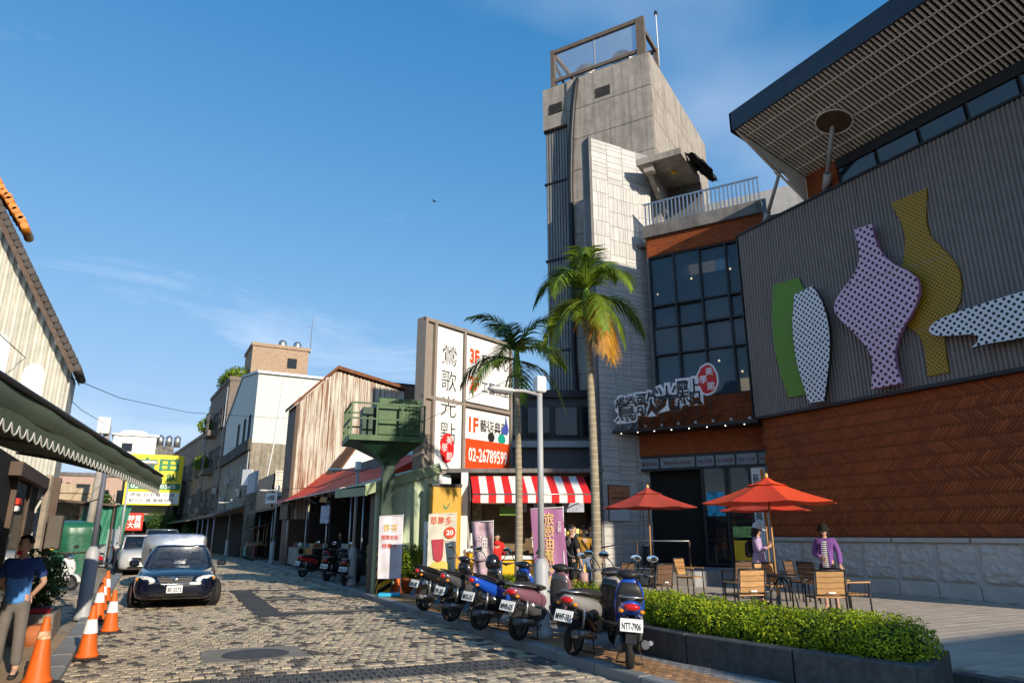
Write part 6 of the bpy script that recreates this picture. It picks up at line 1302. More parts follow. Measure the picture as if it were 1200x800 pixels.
# ------------------------------------------------------------------ cars (front towards local -y)
m_hl = M('headlamp', (.8, .8, .78), .12, metal=.15, var=.35, scale=16, coat=1); m_wind = M('windscreen', (.015, .022, .03), .04, spec=.9, coat=.6, var=.2, scale=.8, alpha=.62)
def rr_ring(hx, y0, y1, z, r=.18, n=5):
    pts = []; 
    for cx, cy, a0 in ((hx-r, y0+r, -90), (hx-r, y1-r, 0), (-hx+r, y1-r, 90), (-hx+r, y0+r, 180)):
        for k in range(n): a = R(a0+90*k/(n-1)); pts.append((cx+r*math.cos(a), cy+r*math.sin(a), z))
    return pts
def car(name, label, cat, p, rz, body, W=1.84, L=4.8, H=1.43, belt=.92, hood=.86, kind='sedan', plate='8E-3273', steer=0, lit=True):
    t = thing(name, label, cat, p, rz); hw = W/2; f, r = -L/2, L/2
    def sec(y, w, zb, zt, cr=.04):
        h = [(w*.0, zb), (w*.8, zb), (w*.95, zb+.06), (w, zb+(zt-zb)*.38), (w*.985, zb+(zt-zb)*.66), (w*.93, zt-.05), (w*.8, zt), (w*.4, zt+cr*.7), (0, zt+cr)]
        return [(x, y, z) for x, z in h] + [(-x, y, z) for x, z in h[-2:0:-1]]
    if kind == 'sedan': S = [(f, hw*.62, .34, .6), (f+.05, hw*.8, .26, .68), (f+.22, hw*.93, .22, .76), (f+.6, hw*.99, .21, hood-.04), (f+1.25, hw, .21, belt-.01), (0, hw, .21, belt), (r-1.3, hw, .21, belt+.02), (r-.5, hw*.96, .22, belt+.03), (r-.12, hw*.88, .27, belt-.02), (r, hw*.72, .4, belt-.14)]
    else: S = [(f, hw*.7, .36, hood-.2), (f+.08, hw*.88, .28, hood-.08), (f+.3, hw*.97, .24, hood), (f+1.05, hw, .23, belt), (0, hw, .23, belt), (r-.3, hw, .23, belt), (r-.05, hw*.95, .28, belt), (r, hw*.88, .35, belt-.05)]
    bd = MB().loft([sec(*q) for q in S]).build('body', body, t)
    if kind == 'sedan': rings = [rr_ring(hw*.9, f+1.18, r-.62, belt-.03, .25), rr_ring(hw*.80, f+1.72, r-1.25, H-.22, .25), rr_ring(hw*.70, f+2.05, r-1.62, H-.06, .22)]; roofr = [rr_ring(hw*.70, f+2.05, r-1.62, H-.06, .22), rr_ring(hw*.62, f+2.2, r-1.78, H-.01, .2), rr_ring(hw*.3, f+2.6, r-2.2, H, .15)]
    else: rings = [rr_ring(hw*.93, f+.95, r-.03, belt-.03, .2), rr_ring(hw*.86, f+1.35, r-.12, H-.16, .2), rr_ring(hw*.82, f+1.5, r-.2, H-.07, .2)]; roofr = [rr_ring(hw*.82, f+1.5, r-.2, H-.07, .2), rr_ring(hw*.74, f+1.7, r-.35, H-.01, .2), rr_ring(hw*.3, f+2.0, r-.8, H, .15)]
    MB().loft(rings, cap=False).build('windows', m_wind, t); MB().loft(roofr).build('roof', body, t)
    n = 5
    for idx in (2, 7, 12, 17): MB().tube([Vector(g[idx])*1.0 for g in rings], .028 if kind == 'sedan' else .04, 6).build('pillar', body, t)
    for sx in (1, -1):
        MB().tube([(sx*hw*.83, f+2.4, belt+.0), (sx*hw*.79, f+2.42, H-.1)], .03, 6).build('pillar', m_dark, t)
        mr_ = MB().bbox(-.11, .11, -.06, .06, -.075, .075, .035).build('wing_mirror', body, t, (sx*(hw+.09), f+1.45, belt+.08), fix=True); MB().box(-.09, .09, .061, .066, -.055, .055).build('mirror_glass', m_mir, mr_)
        sf_ = lambda x: f + .34*max(0, (abs(x)-.42)/.42)**2
        MB().loft([[(sx*(hw*.715+rx*math.cos(a*math.pi/7)), sf_(hw*.715+rx*math.cos(a*math.pi/7))+off, .66+.02*math.cos(a*math.pi/7)+rz_*math.sin(a*math.pi/7)) for a in range(14)] for off, rx, rz_ in ((.12, .235, .1), (.0, .23, .098), (-.03, .19, .08))]).build('headlight', m_hl, t)
        MB().ell((sx*(hw*.715+.17), sf_(hw*.715+.17)-.02, .675), (.035, .05, .045), 10, 6).build('indicator', m_amb, t)
        MB().ell((sx*hw*.68, f+.1, .37), (.11, .06, .045), 10, 6).build('fog_lamp', m_hl, t)
        MB().ell((sx*hw*.78, r-.06, .8), (.16, .06, .09), 10, 6).build('tail_light', m_tail, t)
        for yy in (f+.95, r-1.0):
            MB().cyl((sx*(hw-.2), yy, .31), (sx*(hw+.004), yy, .31), .355, .355, 22).build('wheel_arch', m_black, t)
            w_ = wheel(t, (sx*(hw-.08), yy, .31), .31, .2, axis='x', hubm=m_steel, spokes=7)
            if yy < 0 and steer: w_.rotation_euler = (0, R(90), R(steer)); w_.location.x += sx*.05
    gr = MB().prism([(-.40, .735), (.40, .735), (.30, .57), (-.30, .57)], f-.025, f+.1, 'y').build('grille', m_black, t, fix=True)
    for q in range(4): z = .6+q*.035; MB().box(-.32-.02*q, .32+.02*q, f-.035, f-.02, z-.007, z+.007).build('grille_slat', m_chrome, gr)
    MB().tube([(-.40, f-.03, .735), (.40, f-.03, .735), (.30, f-.03, .57), (-.30, f-.03, .57), (-.40, f-.03, .735)], .013, 6).build('grille_surround', m_chrome, gr); MB().ell((0, f-.045, .665), (.06, .012, .042), 12, 6).build('emblem', m_chrome, gr)
    MB().prism([(-.55, .30), (.55, .30), (.5, .38), (-.5, .38)], f-.015, f+.1, 'y').build('air_intake', m_black, t, fix=True)
    MB().loft([[(x_, f+yo+.2*abs(x_/hw)**3, .47+h_*math.sin(a*math.pi/4)) if True else 0 for a, yo, h_ in ((0, .0, 0), (2, -.04, .02), (4, .0, 0), (6, .06, .02))] for x_ in (-hw*.9, -hw*.6, 0, hw*.6, hw*.9)]).build('bumper_trim', m_plas, t)
    po = MB().bbox(-.17, .17, -.01, .01, -.085, .085, .005).build('number_plate', m_pw2, t, (0, f-.05, .46), fix=True); txt(plate, po, m_ink, .29, .1, (0, -.013, -.012), (0, 0, 0), .003, .02)
    MB().tube([(-hw*.7, f+1.2, belt+.01), (-.05, f+1.14, belt+.03)], .012, 5).build('wiper', m_plas, t)
    MB().box(-hw*.9, hw*.9, f+.4, r-.4, .16, .3).build('underbody', m_black, t)
    MB().box(-hw*.8, hw*.8, f+1.45, f+1.75, belt-.05, belt+.04).build('dashboard', m_plas, t)
    for sx in (1, -1):
        for yy in (f+2.3, f+3.2): MB().bbox(-.24, .24, -.08, .08, 0, .62, .06).build('seat_back', M('seat_cloth', (.12, .11, .1), .8), t, (sx*.38, yy, belt-.5), fix=True); MB().bbox(-.12, .12, -.05, .05, 0, .17, .04).build('head_rest', MATS['seat_cloth'], t, (sx*.38, yy+.02, belt+.14), fix=True)
    MB().lathe([(.17, 0), (.185, .012), (.17, .024)], 18, cap=False).build('steering_wheel', m_plas, t, (hw*.42, f+1.95, belt-.0), (R(-65), 0, 0))
    return t
car('parked_sedan', 'dark navy sedan with chrome grille standing on the cobbled street', 'car', (1.16, 21.3, 0), R(-4), paint('navy', (.004, .006, .016), .2), steer=16)
car('white_suv', 'white car parked behind the dark sedan at the left kerb', 'car', (.35, 37.0, 0), R(2), paint('pearl', (.42, .42, .41)), W=1.82, L=4.5, H=1.68, belt=1.08, hood=1.0, kind='suv', plate='BBT-6120')
car('old_jeep', 'boxy grey four-wheel-drive beyond the white car', 'car', (1.35, 44.5, 0), R(0), gry, W=1.9, L=4.4, H=1.98, belt=1.2, hood=1.12, kind='suv', plate='3K-9921')
tk_ = thing('cargo_truck', 'small truck with a shiny silver cargo box behind the dark sedan', 'truck', (1.3, 27.0, 0), R(-4))
b = MB(); b.loft([sell(-1.1, .92, .48, 1.2, 18, 6), sell(-1.05, .96, .52, 1.2, 18, 6), sell(1.2, .96, .52, 1.2, 18, 6)]); b.T = Matrix.Identity(4); o = b.build('cargo_box', M('brushed_silver', (.55, .56, .57), .3, metal=.9, var=.06), tk_, rot=(0, 0, R(90)))
MB().bbox(-.9, .9, 1.25, 2.9, .35, 1.6, .12).build('cab', paint('grey_cab', (.3, .31, .32)), tk_, fix=True); MB().box(-.7, .7, -1.25, -1.2, .35, .55).build('rear_bumper', m_steel, tk_)
for sx in (1, -1):
    for yy in (-.6, 2.1): wheel(tk_, (sx*.75, yy, .3), .3, .2, axis='x')
MB().box(-.85, .85, -1.1, 2.8, .35, .6).build('chassis', m_black, tk_)
# ------------------------------------------------------------------ market stalls and small things
def stall(name, label, p, rz, w, h, top, front, items=10, seed=1, roof=None):
    t = thing(name, label, 'market stall', p, rz); r = random.Random(seed)
    MB().bbox(-w/2, w/2, -.35, .35, h-.05, h, .01).build('table_top', top, t, fix=True); MB().grid(lambda u, v: (-w/2+w*u, -.36+.02*math.sin(u*30), .08+(h-.1)*v), 24, 4).build('front_cloth', front, t)
    for x in (-w/2+.05, w/2-.05):
        for y in (-.3, .3): MB().box(x-.025, x+.025, y-.025, y+.025, 0, h-.05).build('leg', m_woodd, t)
    for q in range(items):
        c_ = r.choice([(.5, .45, .38), (.4, .1, .04), (.1, .25, .4), (.55, .5, .2), (.08, .25, .12), (.6, .6, .58)]); k = r.randint(0, 1); s = r.uniform(.07, .13); x = -w/2+.12+(w-.24)*q/max(1, items-1); y = r.uniform(-.22, .22); m = M('ware_%.2f_%.2f' % (c_[0], c_[1]), c_, .35, var=.15)
        if k: MB().lathe([(s*.5, 0), (s, s*.7), (s*.8, s*1.5), (s*.35, s*1.9), (s*.45, s*2.2)], 12).build('vase', m, t, (x, y, h))
        else: MB().bbox(-s, s, -s*.8, s*.8, 0, s*1.6, .01).build('goods_box', m, t, (x, y, h), fix=True)
    if roof:
        for x in (-w/2+.05, w/2-.05): MB().cyl((x, .3, h), (x, .3, 2.1), .025, .025, 6).build('roof_post', m_wood, t)
        MB().prism([(-.6, 1.95), (.4, 2.2), (.4, 2.25), (-.6, 2.0)], -w/2-.1, w/2+.1, 'x').build('stall_roof', roof, t, fix=True)
    return t
m_cl = M('stone_cloth', (.34, .3, .25), .9, var=.3, scale=5); 
stall('pottery_stall', 'market table with pale patterned cloth crowded with pottery', (7.75, 38.5, .1), R(-93), 4.2, .95, m_wb, m_cl, 16, 2)
stall('counter_stall', 'orange-fronted shop counter next to the pottery table', (7.7, 34.4, .1), R(-93), 2.2, 1.0, m_wb, M('orange_front', (.4, .17, .03), .8, var=.2), 8, 5)
stall('snack_cart', 'red wooden snack cart with a small roof among the market stalls', (7.5, 50.5, .1), R(-94), 2.2, .95, m_wood, M('maroon_front', (.16, .02, .02), .8), 7, 7, m_rt)
stall('toy_stall', 'colourful stall with green and blue tubs at the far shops', (7.6, 55.5, .1), R(-94), 3.0, .8, m_wb, M('green_tub', (.02, .25, .2), .6, var=.4, scale=3), 12, 9, m_dark)
for q, wh in enumerate(('behind the parked motorcycles', 'behind the stallholder', 'behind the pottery table', 'behind the snack cart')):
    y = (28, 32, 38.5, 50)[q]; c_ = rnd.choice([(.4, .35, .3), (.3, .1, .06), (.15, .2, .3), (.35, .3, .12)])
    t = thing('stacked_crates', 'pile of goods and crates at the back of the market, ' + wh, 'crate', (8.7, y, .05), R(rnd.uniform(-10, 10)), 'piles of goods inside the shops'); 
    for k in range(3): MB().bbox(-.35, .35, -.5, .5, k*.42, k*.42+.4, .03).build('crate', M('crate_%.2f' % c_[0], c_, .8, var=.3), t, (rnd.uniform(-.05, .05), rnd.uniform(-.1, .1), 0), fix=True)
for lb_, p, rz, w, h, m in (('white sheet sign with dark stripes hanging in the market shop', (7.2, 31.0, 2.15), R(-80), .9, .75, M('striped_print', (.42, .42, .5), .7, var=.5, scale=6)), ('red and white sale sign on a stand at the left kerb', (-.1, 47.0, 1.9), R(0), .9, 1.0, m_red), ('white slanted sign board above the far shops', (7.1, 57.0, 5.3), R(-60), 1.2, 1.2, m_white), ('black and white shop sign under the green canopy', (7.0, 44.5, 3.5), R(-75), 1.4, .6, m_white)):
    t = thing('shop_sign', lb_, 'sign', p, rz); MB().bbox(-w/2, w/2, -.03, .03, 0, h, .01).build('board', m, t, fix=True); MB().box(-.02, .02, .03, .08, -1.9 if p[0] < 0 else h, 0 if p[0] < 0 else h+.5).build('support', m_dark, t)
    if p[0] < 0:
        txt('特賣\n大碗', t, m_sw, .7, .75, (0, -.036, h/2), off=.02)
    elif 'black and white' in lb_: txt('P 停車場', t, m_ink, 1.1, .35, (0, -.036, h/2), off=.02)
wb = thing('water_bottle', 'large blue water bottle standing by the lamp post on the left kerb', 'bottle', (-.3, 40.0, .1)); MB().lathe([(.16, 0), (.17, .05), (.17, .38), (.08, .48), (.06, .54)], 14).build('bottle', M('water_blue', (.15, .4, .6), .15, trans=.3), wb); MB().lathe([(.065, .54), (.065, .6)], 12).build('cap', m_white, wb)
brd = thing('flying_bird', 'small dark bird gliding in the sky', 'bird', tuple(aty(509, 236, 60)), R(20)); b = MB(); b.ell((0, 0, 0), (.07, .2, .06), 8, 6); b.build('body', m_black, brd); b = MB(); b.add([(0, .08, .02), (.4, .02, .1), (.42, -.04, .1), (0, -.1, .02), (-.4, .02, .1), (-.42, -.04, .1)], [(0,1,2,3), (0,3,5,4)]); b.build('wings', m_black, brd)

# ------------------------------------------------------------------ fittings on the old houses
def aircon(parent, p, rz=0, s=1.0):
    u = MB().bbox(-.4*s, .4*s, -.16*s, .16*s, 0, .6*s, .02).build('air_conditioner', M('ac_white', (.5, .5, .47), .6, var=.1, streak=.3), parent, p, (0, 0, rz), fix=True)
    MB().cyl((-.08*s, .161*s, .3*s), (-.08*s, .18*s, .3*s), .22*s, .22*s, 16).build('fan_grille', m_dark, u)
for nm, sp in (('white_gable_house', ((2.9, .3, 4.6), (9.8, .3, 6.0), (12.5, .3, 4.4))), ('apartment_building', ((.6, .3, 5.6), (9.0, .3, 9.7), (12.6, .3, 5.4))), ('brown_building', ((4, .3, 5.2), (14, .3, 9.2)))):
    o = bpy.data.objects[nm]
    for p in sp: aircon(o, p)
for nm, xs_, h_ in (('white_gable_house', (.25, 11.2), 8.2), ('apartment_building', (.3, 13.6), 16.5), ('brown_building', (.4, 16), 12.8)):
    for x in xs_: MB().tube([(x, .12, h_), (x, .12, 3.8)], .05, 6).build('drain_pipe', m_grey, bpy.data.objects[nm])
for k_, (lb_, pp) in enumerate((('slack black wire strung along the fronts of the market shops', [(6.9, 23.5, 3.9), (7.0, 32, 3.75), (7.05, 42, 4.15), (6.9, 52, 3.9), (6.6, 60, 4.2)]), ('thin wire between the white gable house and the brown apartments', [(7.3, 58, 8.2), (7.1, 68, 7.6), (6.8, 78, 8.3), (5.6, 98, 8.0)]), ('wire crossing the street from the utility pole to the white gable house', [(-1.85, 40, 6.6), (2.5, 48, 6.4), (7.2, 58.2, 8.6)]))):
    o = MB().tube(pp, .012, 5).build('overhead_wire', m_black); o['label'] = lb_; o['category'] = 'cable'
# ------------------------------------------------------------------ people
def skin_mesh(nodes, edges, root, sub=2):
    me = bpy.data.meshes.new('tmp'); names = list(nodes); me.from_pydata([nodes[k][0] for k in names], [(names.index(a), names.index(b_)) for a, b_ in edges], [])
    o = bpy.data.objects.new('tmp', me); col.objects.link(o); o.modifiers.new('s', 'SKIN')
    sv = me.skin_vertices[0].data
    for i, k in enumerate(names):
        r = nodes[k][1]; sv[i].radius = r if isinstance(r, tuple) else (r, r); sv[i].use_root = (k == root)
    md = o.modifiers.new('u', 'SUBSURF'); md.levels = sub; md.render_levels = sub
    bpy.context.view_layer.update()
    out = bpy.data.meshes.new_from_object(o.evaluated_get(bpy.context.evaluated_depsgraph_get()))
    bpy.data.objects.remove(o)
    return [tuple(v.co) for v in out.vertices], [tuple(p.vertices) for p in out.polygons]
def head_mb(mb, T):
    old = mb.T; mb.T = T
    rings = []
    for z, w, f, bk in ((-.118, .018, .055, -.02), (-.108, .036, .072, -.005), (-.085, .05, .082, .03), (-.05, .061, .084, .062), (-.01, .07, .083, .082), (.03, .074, .08, .092), (.065, .071, .074, .09), (.095, .056, .056, .074), (.115, .032, .032, .045), (.121, .008, .008, .012)):
        rings.append([(w*math.cos(a), (-f if math.sin(a) > 0 else bk)*abs(math.sin(a))**.85 if math.sin(a) > 0 else bk*abs(math.sin(a))**.85, z) for a in (2*math.pi*k/16 for k in range(16))])
    mb.cur = 0; mb.loft(rings)
    mb.loft([[(x, y, z) for x, y, z in ((-.008, -.08, .02), (.008, -.08, .02), (.0, -.088, .02))], [(-.012, -.08, -.012), (.012, -.08, -.012), (0, -.1, -.008)], [(-.016, -.079, -.026), (.016, -.079, -.026), (0, -.104, -.024)], [(-.01, -.078, -.036), (.01, -.078, -.036), (0, -.088, -.034)]])
    for s in (1, -1): mb.ell((s*.074, .012, -.008), (.01, .022, .034), 8, 6); mb.cur = 1; mb.ell((s*.031, -.074, .012), (.014, .008, .007), 8, 5); mb.loft([[(s*.014, -.083, .03), (s*.014, -.081, .036)], [(s*.046, -.074, .034), (s*.046, -.073, .039)]], False, True, False); mb.cur = 0
    mb.cur = 2; mb.ell((0, -.081, -.062), (.023, .008, .008), 10, 5); mb.cur = 0
    mb.T = old
def hand_mb(mb, wr, el, side, curl=.5):
    wr, el = Vector(wr), Vector(el); d = (wr-el).normalized(); up = Vector((0, -1, 0)) if abs(d.y) < .8 else Vector((0, 0, 1)); s = d.cross(up).normalized()*side; n = s.cross(d).normalized()*side
    old = mb.T; mb.cur = 0; c = wr + d*.045; M_ = Matrix((( *[d.x, s.x, n.x], c.x), (*[d.y, s.y, n.y], c.y), (*[d.z, s.z, n.z], c.z), (0, 0, 0, 1))); mb.T = M_
    mb.loft([[(x, w*math.cos(a*math.pi/5), h*math.sin(a*math.pi/5)) for a in range(10)] for x, w, h in ((-.06, .022, .02), (-.03, .032, .02), (.01, .041, .018), (.04, .04, .015), (.05, .036, .012))])
    for i, (yy, L_) in enumerate(((-.03, .062), (-.01, .072), (.011, .068), (.03, .054))):
        p0 = Vector((.045, yy, 0)); p1 = p0 + Vector((L_*.5, yy*.12, -L_*.22*curl*2)); p2 = p1 + Vector((L_*.42*(1-curl*.6), 0, -L_*.5*curl*1.4)); mb.tube([p0, p1, p2], [.0095, .009, .007], 6)
    mb.tube([(-.02, -.03, -.005), (.02, -.058, -.012), (.05, -.062, -.025)], [.012, .011, .008], 6); mb.T = old
m_skin = M('skin', (.52, .31, .21), .55, var=.05, spec=.3); m_eye = M('eye_dark', (.02, .015, .012), .3); m_lip = M('lip', (.4, .14, .11), .5); m_hair = M('hair_black', (.012, .01, .01), .55, var=.3, scale=20)
cloth = lambda nm, c: M('cloth_'+nm, c, .85, var=.12, scale=5, bump=.35, bscale=14, fine=.06)
def person(label, p, rz, hgt=1.7, head=(0, 0), arms=None, legs=None, top=None, topm=None, bottom='trousers', botm=None, shoem=None, sleeve='short', extra=None, hair='short', lean=(0, 0), fat=1.0, group=None, yoke=None):
    t = thing('person', label, 'person', p, rz); k = hgt/1.7; t.scale = (k, k, k)
    lx, ly = lean
    J = {'pel': (0, 0, .93), 'spi': (lx*.3, ly*.3, 1.08), 'che': (lx*.7, ly*.7, 1.27), 'nec': (lx, ly, 1.44), 'hd': (lx, ly-.012, 1.52)}
    for s, n in ((1, 'l'), (-1, 'r')):
        J['sh'+n] = (lx*.9+s*.165, ly*.9+.01, 1.385); A_ = (arms or {}).get(n, ((s*.235, .03, 1.12), (s*.25, -.03, .88))); J['el'+n], J['wr'+n] = A_
        J['hi'+n] = (s*.088, 0, .82); Lg = (legs or {}).get(n, ((s*.1, -.015, .49), (s*.1, .02, .09))); J['kn'+n], J['an'+n] = Lg; a = Lg[1]; J['to'+n] = (a[0]+s*.02, a[1]-.14, .035)
    Rb = {'pel': (.135*fat, .1*fat), 'spi': (.12*fat, .09*fat), 'che': (.14*fat, .1*fat), 'nec': .052, 'hd': .05, 'sh': .055, 'el': .039, 'wr': .027, 'hi': .08, 'kn': .055, 'an': .038, 'to': .03}
    def rad(n): return Rb.get(n) or Rb[n[:2]]
    E_ = [('pel', 'spi'), ('spi', 'che'), ('che', 'nec'), ('nec', 'hd')] + [e for n in 'lr' for e in (('che', 'sh'+n), ('sh'+n, 'el'+n), ('el'+n, 'wr'+n), ('pel', 'hi'+n), ('hi'+n, 'kn'+n), ('kn'+n, 'an'+n), ('an'+n, 'to'+n))]
    b = MB(); v, f = skin_mesh({n: (J[n], rad(n)) for n in J}, E_, 'pel'); b.add(v, f, True)
    H = Matrix.Translation((lx, ly-.018, 1.60)) @ Euler((R(head[1]), 0, R(head[0]))).to_matrix().to_4x4(); head_mb(b, H)
    for s, n in ((1, 'l'), (-1, 'r')): hand_mb(b, J['wr'+n], J['el'+n], s)
    b.build('body', [m_skin, m_eye, m_lip], t)
    def garment(nm, ns, es, root, mat, grow):
        v, f = skin_mesh({n: (c, tuple(q+grow for q in (r if isinstance(r, tuple) else (r, r)))) for n, (c, r) in ns.items()}, es, root); return MB().add(v, f, True).build(nm, mat, t)
    lerp = lambda a, c, u: tuple(x+(y-x)*u for x, y in zip(a, c))
    ns = {'hem': ((0, 0, .86), (.15*fat, .115*fat)), 'pel': (J['pel'], (.137*fat, .105*fat)), 'spi': (J['spi'], rad('spi')), 'che': (J['che'], rad('che')), 'ntop': (lerp(J['che'], J['nec'], .85), .07)}; es = [('hem', 'pel'), ('pel', 'spi'), ('spi', 'che'), ('che', 'ntop')]
    for n in 'lr':
        ns['sh'+n] = (J['sh'+n], .06); es.append(('che', 'sh'+n))
        if sleeve == 'short': ns['e'+n] = (lerp(J['sh'+n], J['el'+n], .8), .056); es.append(('sh'+n, 'e'+n))
        else: ns['e'+n] = (J['el'+n], .045); ns['w'+n] = (lerp(J['el'+n], J['wr'+n], .93), .04); es += [('sh'+n, 'e'+n), ('e'+n, 'w'+n)]
    g = garment(top or 'shirt', ns, es, 'che', topm, .012)
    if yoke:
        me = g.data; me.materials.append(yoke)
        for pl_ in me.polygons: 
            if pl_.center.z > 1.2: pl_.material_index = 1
    nb_ = {'wai': ((0, 0, 1.0), (.125*fat, .095*fat)), 'pel': ((0, 0, .9), (.12*fat, .1*fat))}; eb = [('wai', 'pel')]
    for n in 'lr':
        nb_['hi'+n] = (J['hi'+n], .082); eb.append(('pel', 'hi'+n))
        if bottom == 'shorts': nb_['k'+n] = (lerp(J['hi'+n], J['kn'+n], .95), .085); eb.append(('hi'+n, 'k'+n))
        else: nb_['k'+n] = (J['kn'+n], .062); nb_['a'+n] = (lerp(J['kn'+n], J['an'+n], .92), .058); eb += [('hi'+n, 'k'+n), ('k'+n, 'a'+n)]
    garment(bottom, nb_, eb, 'pel', botm, .01)
    for n in 'lr':
        a = Vector(J['an'+n]); c = Vector(J['to'+n]); d = Vector((c.x-a.x, c.y-a.y, 0)).normalized(); q = Vector((d.y, -d.x, 0)); rg = []
        for u, w, h in ((-.06, .03, .07), (-.04, .04, .09), (.02, .042, .085), (.1, .048, .06), (.17, .042, .045), (.2, .02, .03)):
            o = Vector((a.x, a.y, a.z-.09)) + d*u; rg.append([o + q*(w*math.cos(m_*math.pi/5)) + Vector((0, 0, max(0, h*.5+h*.5*math.sin(m_*math.pi/5)))) for m_ in range(10)])
        MB().loft(rg).build('shoe', shoem or m_black, t)
    hm = MB(); hm.T = H
    if hair == 'short': hm.grid(lambda u, v: ((.079*math.cos(u*6.283))*math.sin(R(8)+v*R(78 if math.sin(u*6.283) < .2 else 52)), (.1*-math.sin(u*6.283) + .006)*math.sin(R(8)+v*R(86 if math.sin(u*6.283) < .2 else 50)), .03+.102*math.cos(v*R(96 if math.sin(u*6.283) < .2 else 55))), 24, 8)
    if hair == 'long': hm.grid(lambda u, v: ((.086*math.cos(u*6.283))*min(1, math.sin(min(R(90), v*R(150)))) , (.104*-math.sin(u*6.283)+.012)*min(1, math.sin(min(R(90), v*R(150))))*(1 if math.sin(u*6.283) < .35 else .72), (.03+.104*math.cos(min(R(90), v*R(150)))) - (max(0, v*150-90)/60*.2 if math.sin(u*6.283) < .45 else 0)), 28, 12)
    hm.build('hair', m_hair, t)
    if extra: extra(t, H, J)
    return t
def cap_lathe(nm, prof, mat, t, H, n=20, brim=None): b = MB(); b.T = H; b.lathe(prof, n, cap=False); return b.build(nm, mat, t)
facecam = lambda p, off=0: -math.atan2(p[0], p[1]) + R(off)
# man in blue at the shopfront
def ex_blue(t, H, J):
    b = MB(); b.T = H; b.grid(lambda u, v: (-.05+.1*u, -.09+.05*abs(u-.5)**1.5*2-.012*math.sin(v*3.1), -.118+.05*v), 10, 5); b.build('face_mask', M('mask_red', (.5, .03, .06), .7), t)
pm_ = atz(3, 793, .1)
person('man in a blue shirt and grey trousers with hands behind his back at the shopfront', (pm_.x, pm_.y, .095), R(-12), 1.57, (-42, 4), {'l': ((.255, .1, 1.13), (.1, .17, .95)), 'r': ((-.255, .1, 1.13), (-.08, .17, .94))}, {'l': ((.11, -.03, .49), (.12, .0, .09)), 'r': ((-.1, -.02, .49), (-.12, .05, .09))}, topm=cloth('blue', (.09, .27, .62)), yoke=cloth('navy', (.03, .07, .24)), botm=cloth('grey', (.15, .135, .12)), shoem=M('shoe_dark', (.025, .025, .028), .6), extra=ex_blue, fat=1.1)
# woman in stripes
def ex_str(t, H, J):
    cap_lathe('bucket_hat', [(.005, .145), (.06, .14), (.088, .1), (.092, .045), (.135, .02), (.14, .012), (.09, .03)], m_black, t, H)
    b = MB(); b.grid(lambda u, v: ((-.075+.15*u)*(1-.25*v), -.138-.012*math.sin(u*3.14)+.03*abs(v-.5)**2 + .02*max(0, v-.6), .84+.54*v), 8, 10); b.build('striped_top', m_strp, t)
    for s in (1, -1): MB().tube([(s*.075, -.135, .84), (s*.072, -.148, 1.1), (s*.055, -.125, 1.36)], .012, 6).build('jacket_edge', MATS['cloth_purple'], t)
m_strp = cloth('stripe', (.7, .7, .7)); N, L, bs = nodes_of(m_strp); co_ = N.new('ShaderNodeTexCoord'); sx_ = N.new('ShaderNodeSeparateXYZ'); L.new(co_.outputs['Object'], sx_.inputs[0]); fm_ = N.new('ShaderNodeMath'); fm_.operation = 'MULTIPLY'; fm_.inputs[1].default_value = 24; L.new(sx_.outputs['Z'], fm_.inputs[0]); fr2 = N.new('ShaderNodeMath'); fr2.operation = 'FRACT'; L.new(fm_.outputs[0], fr2.inputs[0]); lt2 = N.new('ShaderNodeMath'); lt2.operation = 'LESS_THAN'; lt2.inputs[1].default_value = .4; L.new(fr2.outputs[0], lt2.inputs[0]); mx2 = N.new('ShaderNodeMix'); mx2.data_type = 'RGBA'; L.new(lt2.outputs[0], mx2.inputs['Factor']); mx2.inputs['A'].default_value = (.7, .7, .7, 1); mx2.inputs['B'].default_value = (.02, .02, .03, 1); L.new(mx2.outputs['Result'], bs.inputs['Base Color'])
ps_ = pd(966, 14.9, TZ)
person('woman in a purple jacket, striped top and black hat by the stone wall', tuple(ps_), facecam(ps_, -8), 1.68, (-8, 16), {'l': ((.24, .02, 1.13), (.25, -.06, .9)), 'r': ((-.23, .0, 1.13), (-.08, -.17, 1.06))}, topm=cloth('purple', (.2, .08, .3)), sleeve='long', top='jacket', bottom='shorts', botm=cloth('black', (.015, .015, .016)), extra=ex_str, hair='long')
def ex_lav(t, H, J):
    cap_lathe('sun_hat', [(.005, .165), (.06, .158), (.1, .12), (.112, .05), (.135, .035), (.14, .03)], m_white, t, H); b = MB(); b.T = H; b.grid(lambda u, v: (-.1+.2*u, -.09-.13*v*math.sin(u*3.14), .055-.03*v), 10, 4); b.build('hat_visor', m_white, t)
    b = MB(); b.loft([[(x, .15+y_, z) for x, y_ in ((-w, -.03), (w, -.03), (w, .1*d_), (-w, .1*d_))] for z, w, d_ in ((1.0, .11, .8), (1.05, .13, 1.2), (1.3, .12, 1.1), (1.36, .08, .5))]); b.build('backpack', m_black, t)
    b = MB(); b.loft([[((.175+.03*(1.3-z))*math.cos(a), (.13+.05*(1.3-z))*math.sin(a), z) for a in (2*math.pi*q/16 for q in range(16))] for z in (.62, .75, .9, 1.1)], cap=False); b.build('coat_skirt', MATS['cloth_lavender'], t)
lv = cloth('lavender', (.42, .32, .5)); pv = pd(887, 16.3, TZ)
person('woman in a long lavender coat and white sun hat with a black backpack', tuple(pv), R(62-25), 1.7, (0, 14), {'l': ((.2, -.05, 1.15), (.08, -.2, 1.25)), 'r': ((-.2, -.05, 1.13), (-.07, -.22, 1.22))}, topm=lv, botm=cloth('jean_d', (.05, .06, .1)), sleeve='long', extra=ex_lav, hair='long')
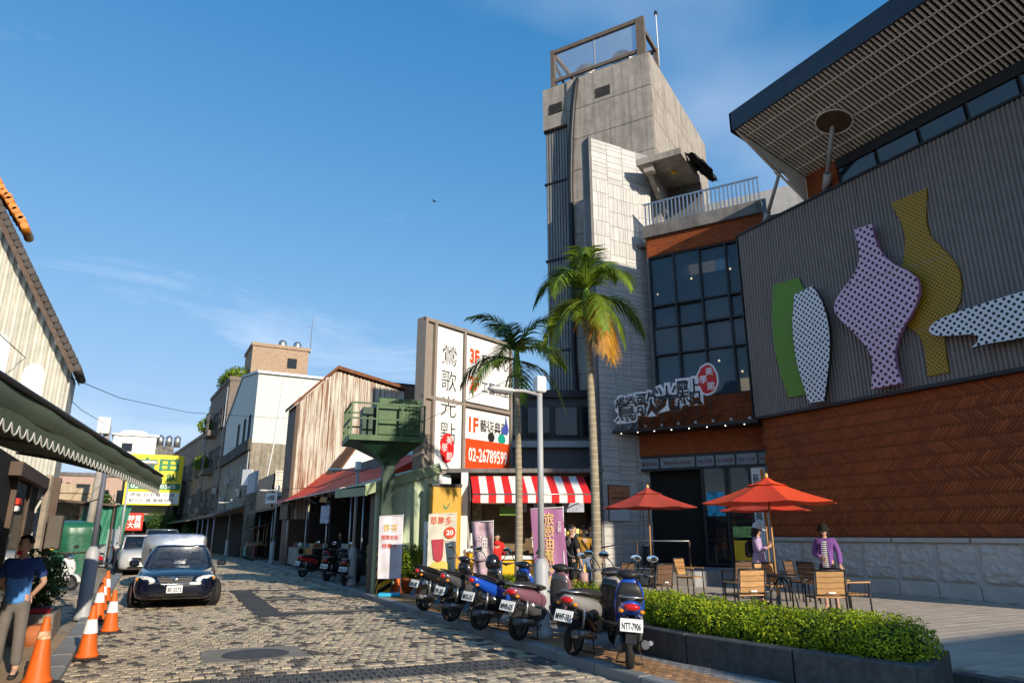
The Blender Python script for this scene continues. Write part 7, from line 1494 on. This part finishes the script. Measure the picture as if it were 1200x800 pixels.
def ex_bag(t, H, J):
    w = Vector(J['wrr']); b = MB(); b.loft([[(w.x+x, w.y-.02+y_, z) for x, y_ in ((-.14, -.05), (.14, -.05), (.14, .05), (-.14, .05))] for z in (.46, .7)]); bg_ = b.build('pink_bag', M('bag_pink', (.55, .33, .3), .7), t); MB().tube([(w.x-.08, w.y-.02, .7), (w.x-.03, w.y-.03, w.z-.08), (w.x+.03, w.y-.03, w.z-.08), (w.x+.08, w.y-.02, .7)], .008, 5).build('bag_handle', m_white, bg_)
    MB().tube([(.14, -.02, 1.4), (.02, -.14, 1.2), (-.15, -.05, 1.02), (-.1, .13, 1.05), (.1, .13, 1.25), (.14, 0, 1.4)], .014, 5).build('cross_strap', m_concd, t); b = MB(); b.T = H; b.grid(lambda u, v: (-.055+.11*u, -.1+.07*abs(u-.5)**1.5*2.4, -.1+.075*v), 10, 5); b.build('face_mask', m_white, t)
pk = pd(670, 16.6, TZ-.05)
person('man in black T-shirt and shorts carrying a pink bag past the kiosk', tuple(pk), R(62+30), 1.74, (-10, 18), {'l': ((.23, .02, 1.13), (.22, -.14, .93)), 'r': ((-.24, -.02, 1.12), (-.25, -.08, .87))}, {'l': ((.1, -.08, .5), (.1, -.06, .09)), 'r': ((-.1, .03, .5), (-.1, .16, .1))}, topm=cloth('black', (.015, .015, .016)), bottom='shorts', botm=MATS['cloth_black'], extra=ex_bag, fat=1.05)
pq = pd(685, 19.2, TZ)
person('person in a mustard top and jeans with a black strap across the back', tuple(pq), R(152), 1.7, (0, 0), topm=cloth('mustard', (.36, .19, .025)), botm=cloth('denim', (.15, .22, .33)), extra=lambda t, H, J: MB().tube([(.13, -.0, 1.42), (.04, .135, 1.3), (-.1, .135, 1.1), (-.16, .05, .98)], .016, 5).build('cross_strap', m_black, t))
pq2 = pd(694, 20.0, TZ)
person('person in a black top and jeans standing behind the one in mustard', tuple(pq2), R(130), 1.78, (0, 0), {'l': ((.26, -.02, 1.15), (.14, -.16, 1.4)), 'r': ((-.22, .02, 1.1), (-.24, -.02, .86))}, topm=MATS['cloth_black'], botm=MATS['cloth_denim'])
def ex_hood(t, H, J): b = MB(); b.ell((0, .1, 1.42), (.12, .07, .08), 12, 8); b.build('hood', MATS['cloth_red'], t)
pr = pd(583, 19.6, TZ)
person('person in a red hooded jacket and jeans ordering at the kiosk counter', tuple(pr), R(158), 1.52, (10, 12), {'l': ((.24, -.04, 1.13), (.16, -.22, 1.08)), 'r': ((-.24, -.04, 1.13), (-.16, -.22, 1.08))}, topm=cloth('red', (.6, .025, .02)), botm=cloth('jeans_blue', (.05, .11, .22)), sleeve='long', extra=ex_hood, fat=1.08)
person('stallholder in dark clothes behind the orange shop counter', (8.5, 33.2, .1), R(-80), 1.68, topm=cloth('charcoal', (.03, .03, .035)), botm=MATS['cloth_charcoal'], sleeve='long')
bpy.data.objects.remove(_to)
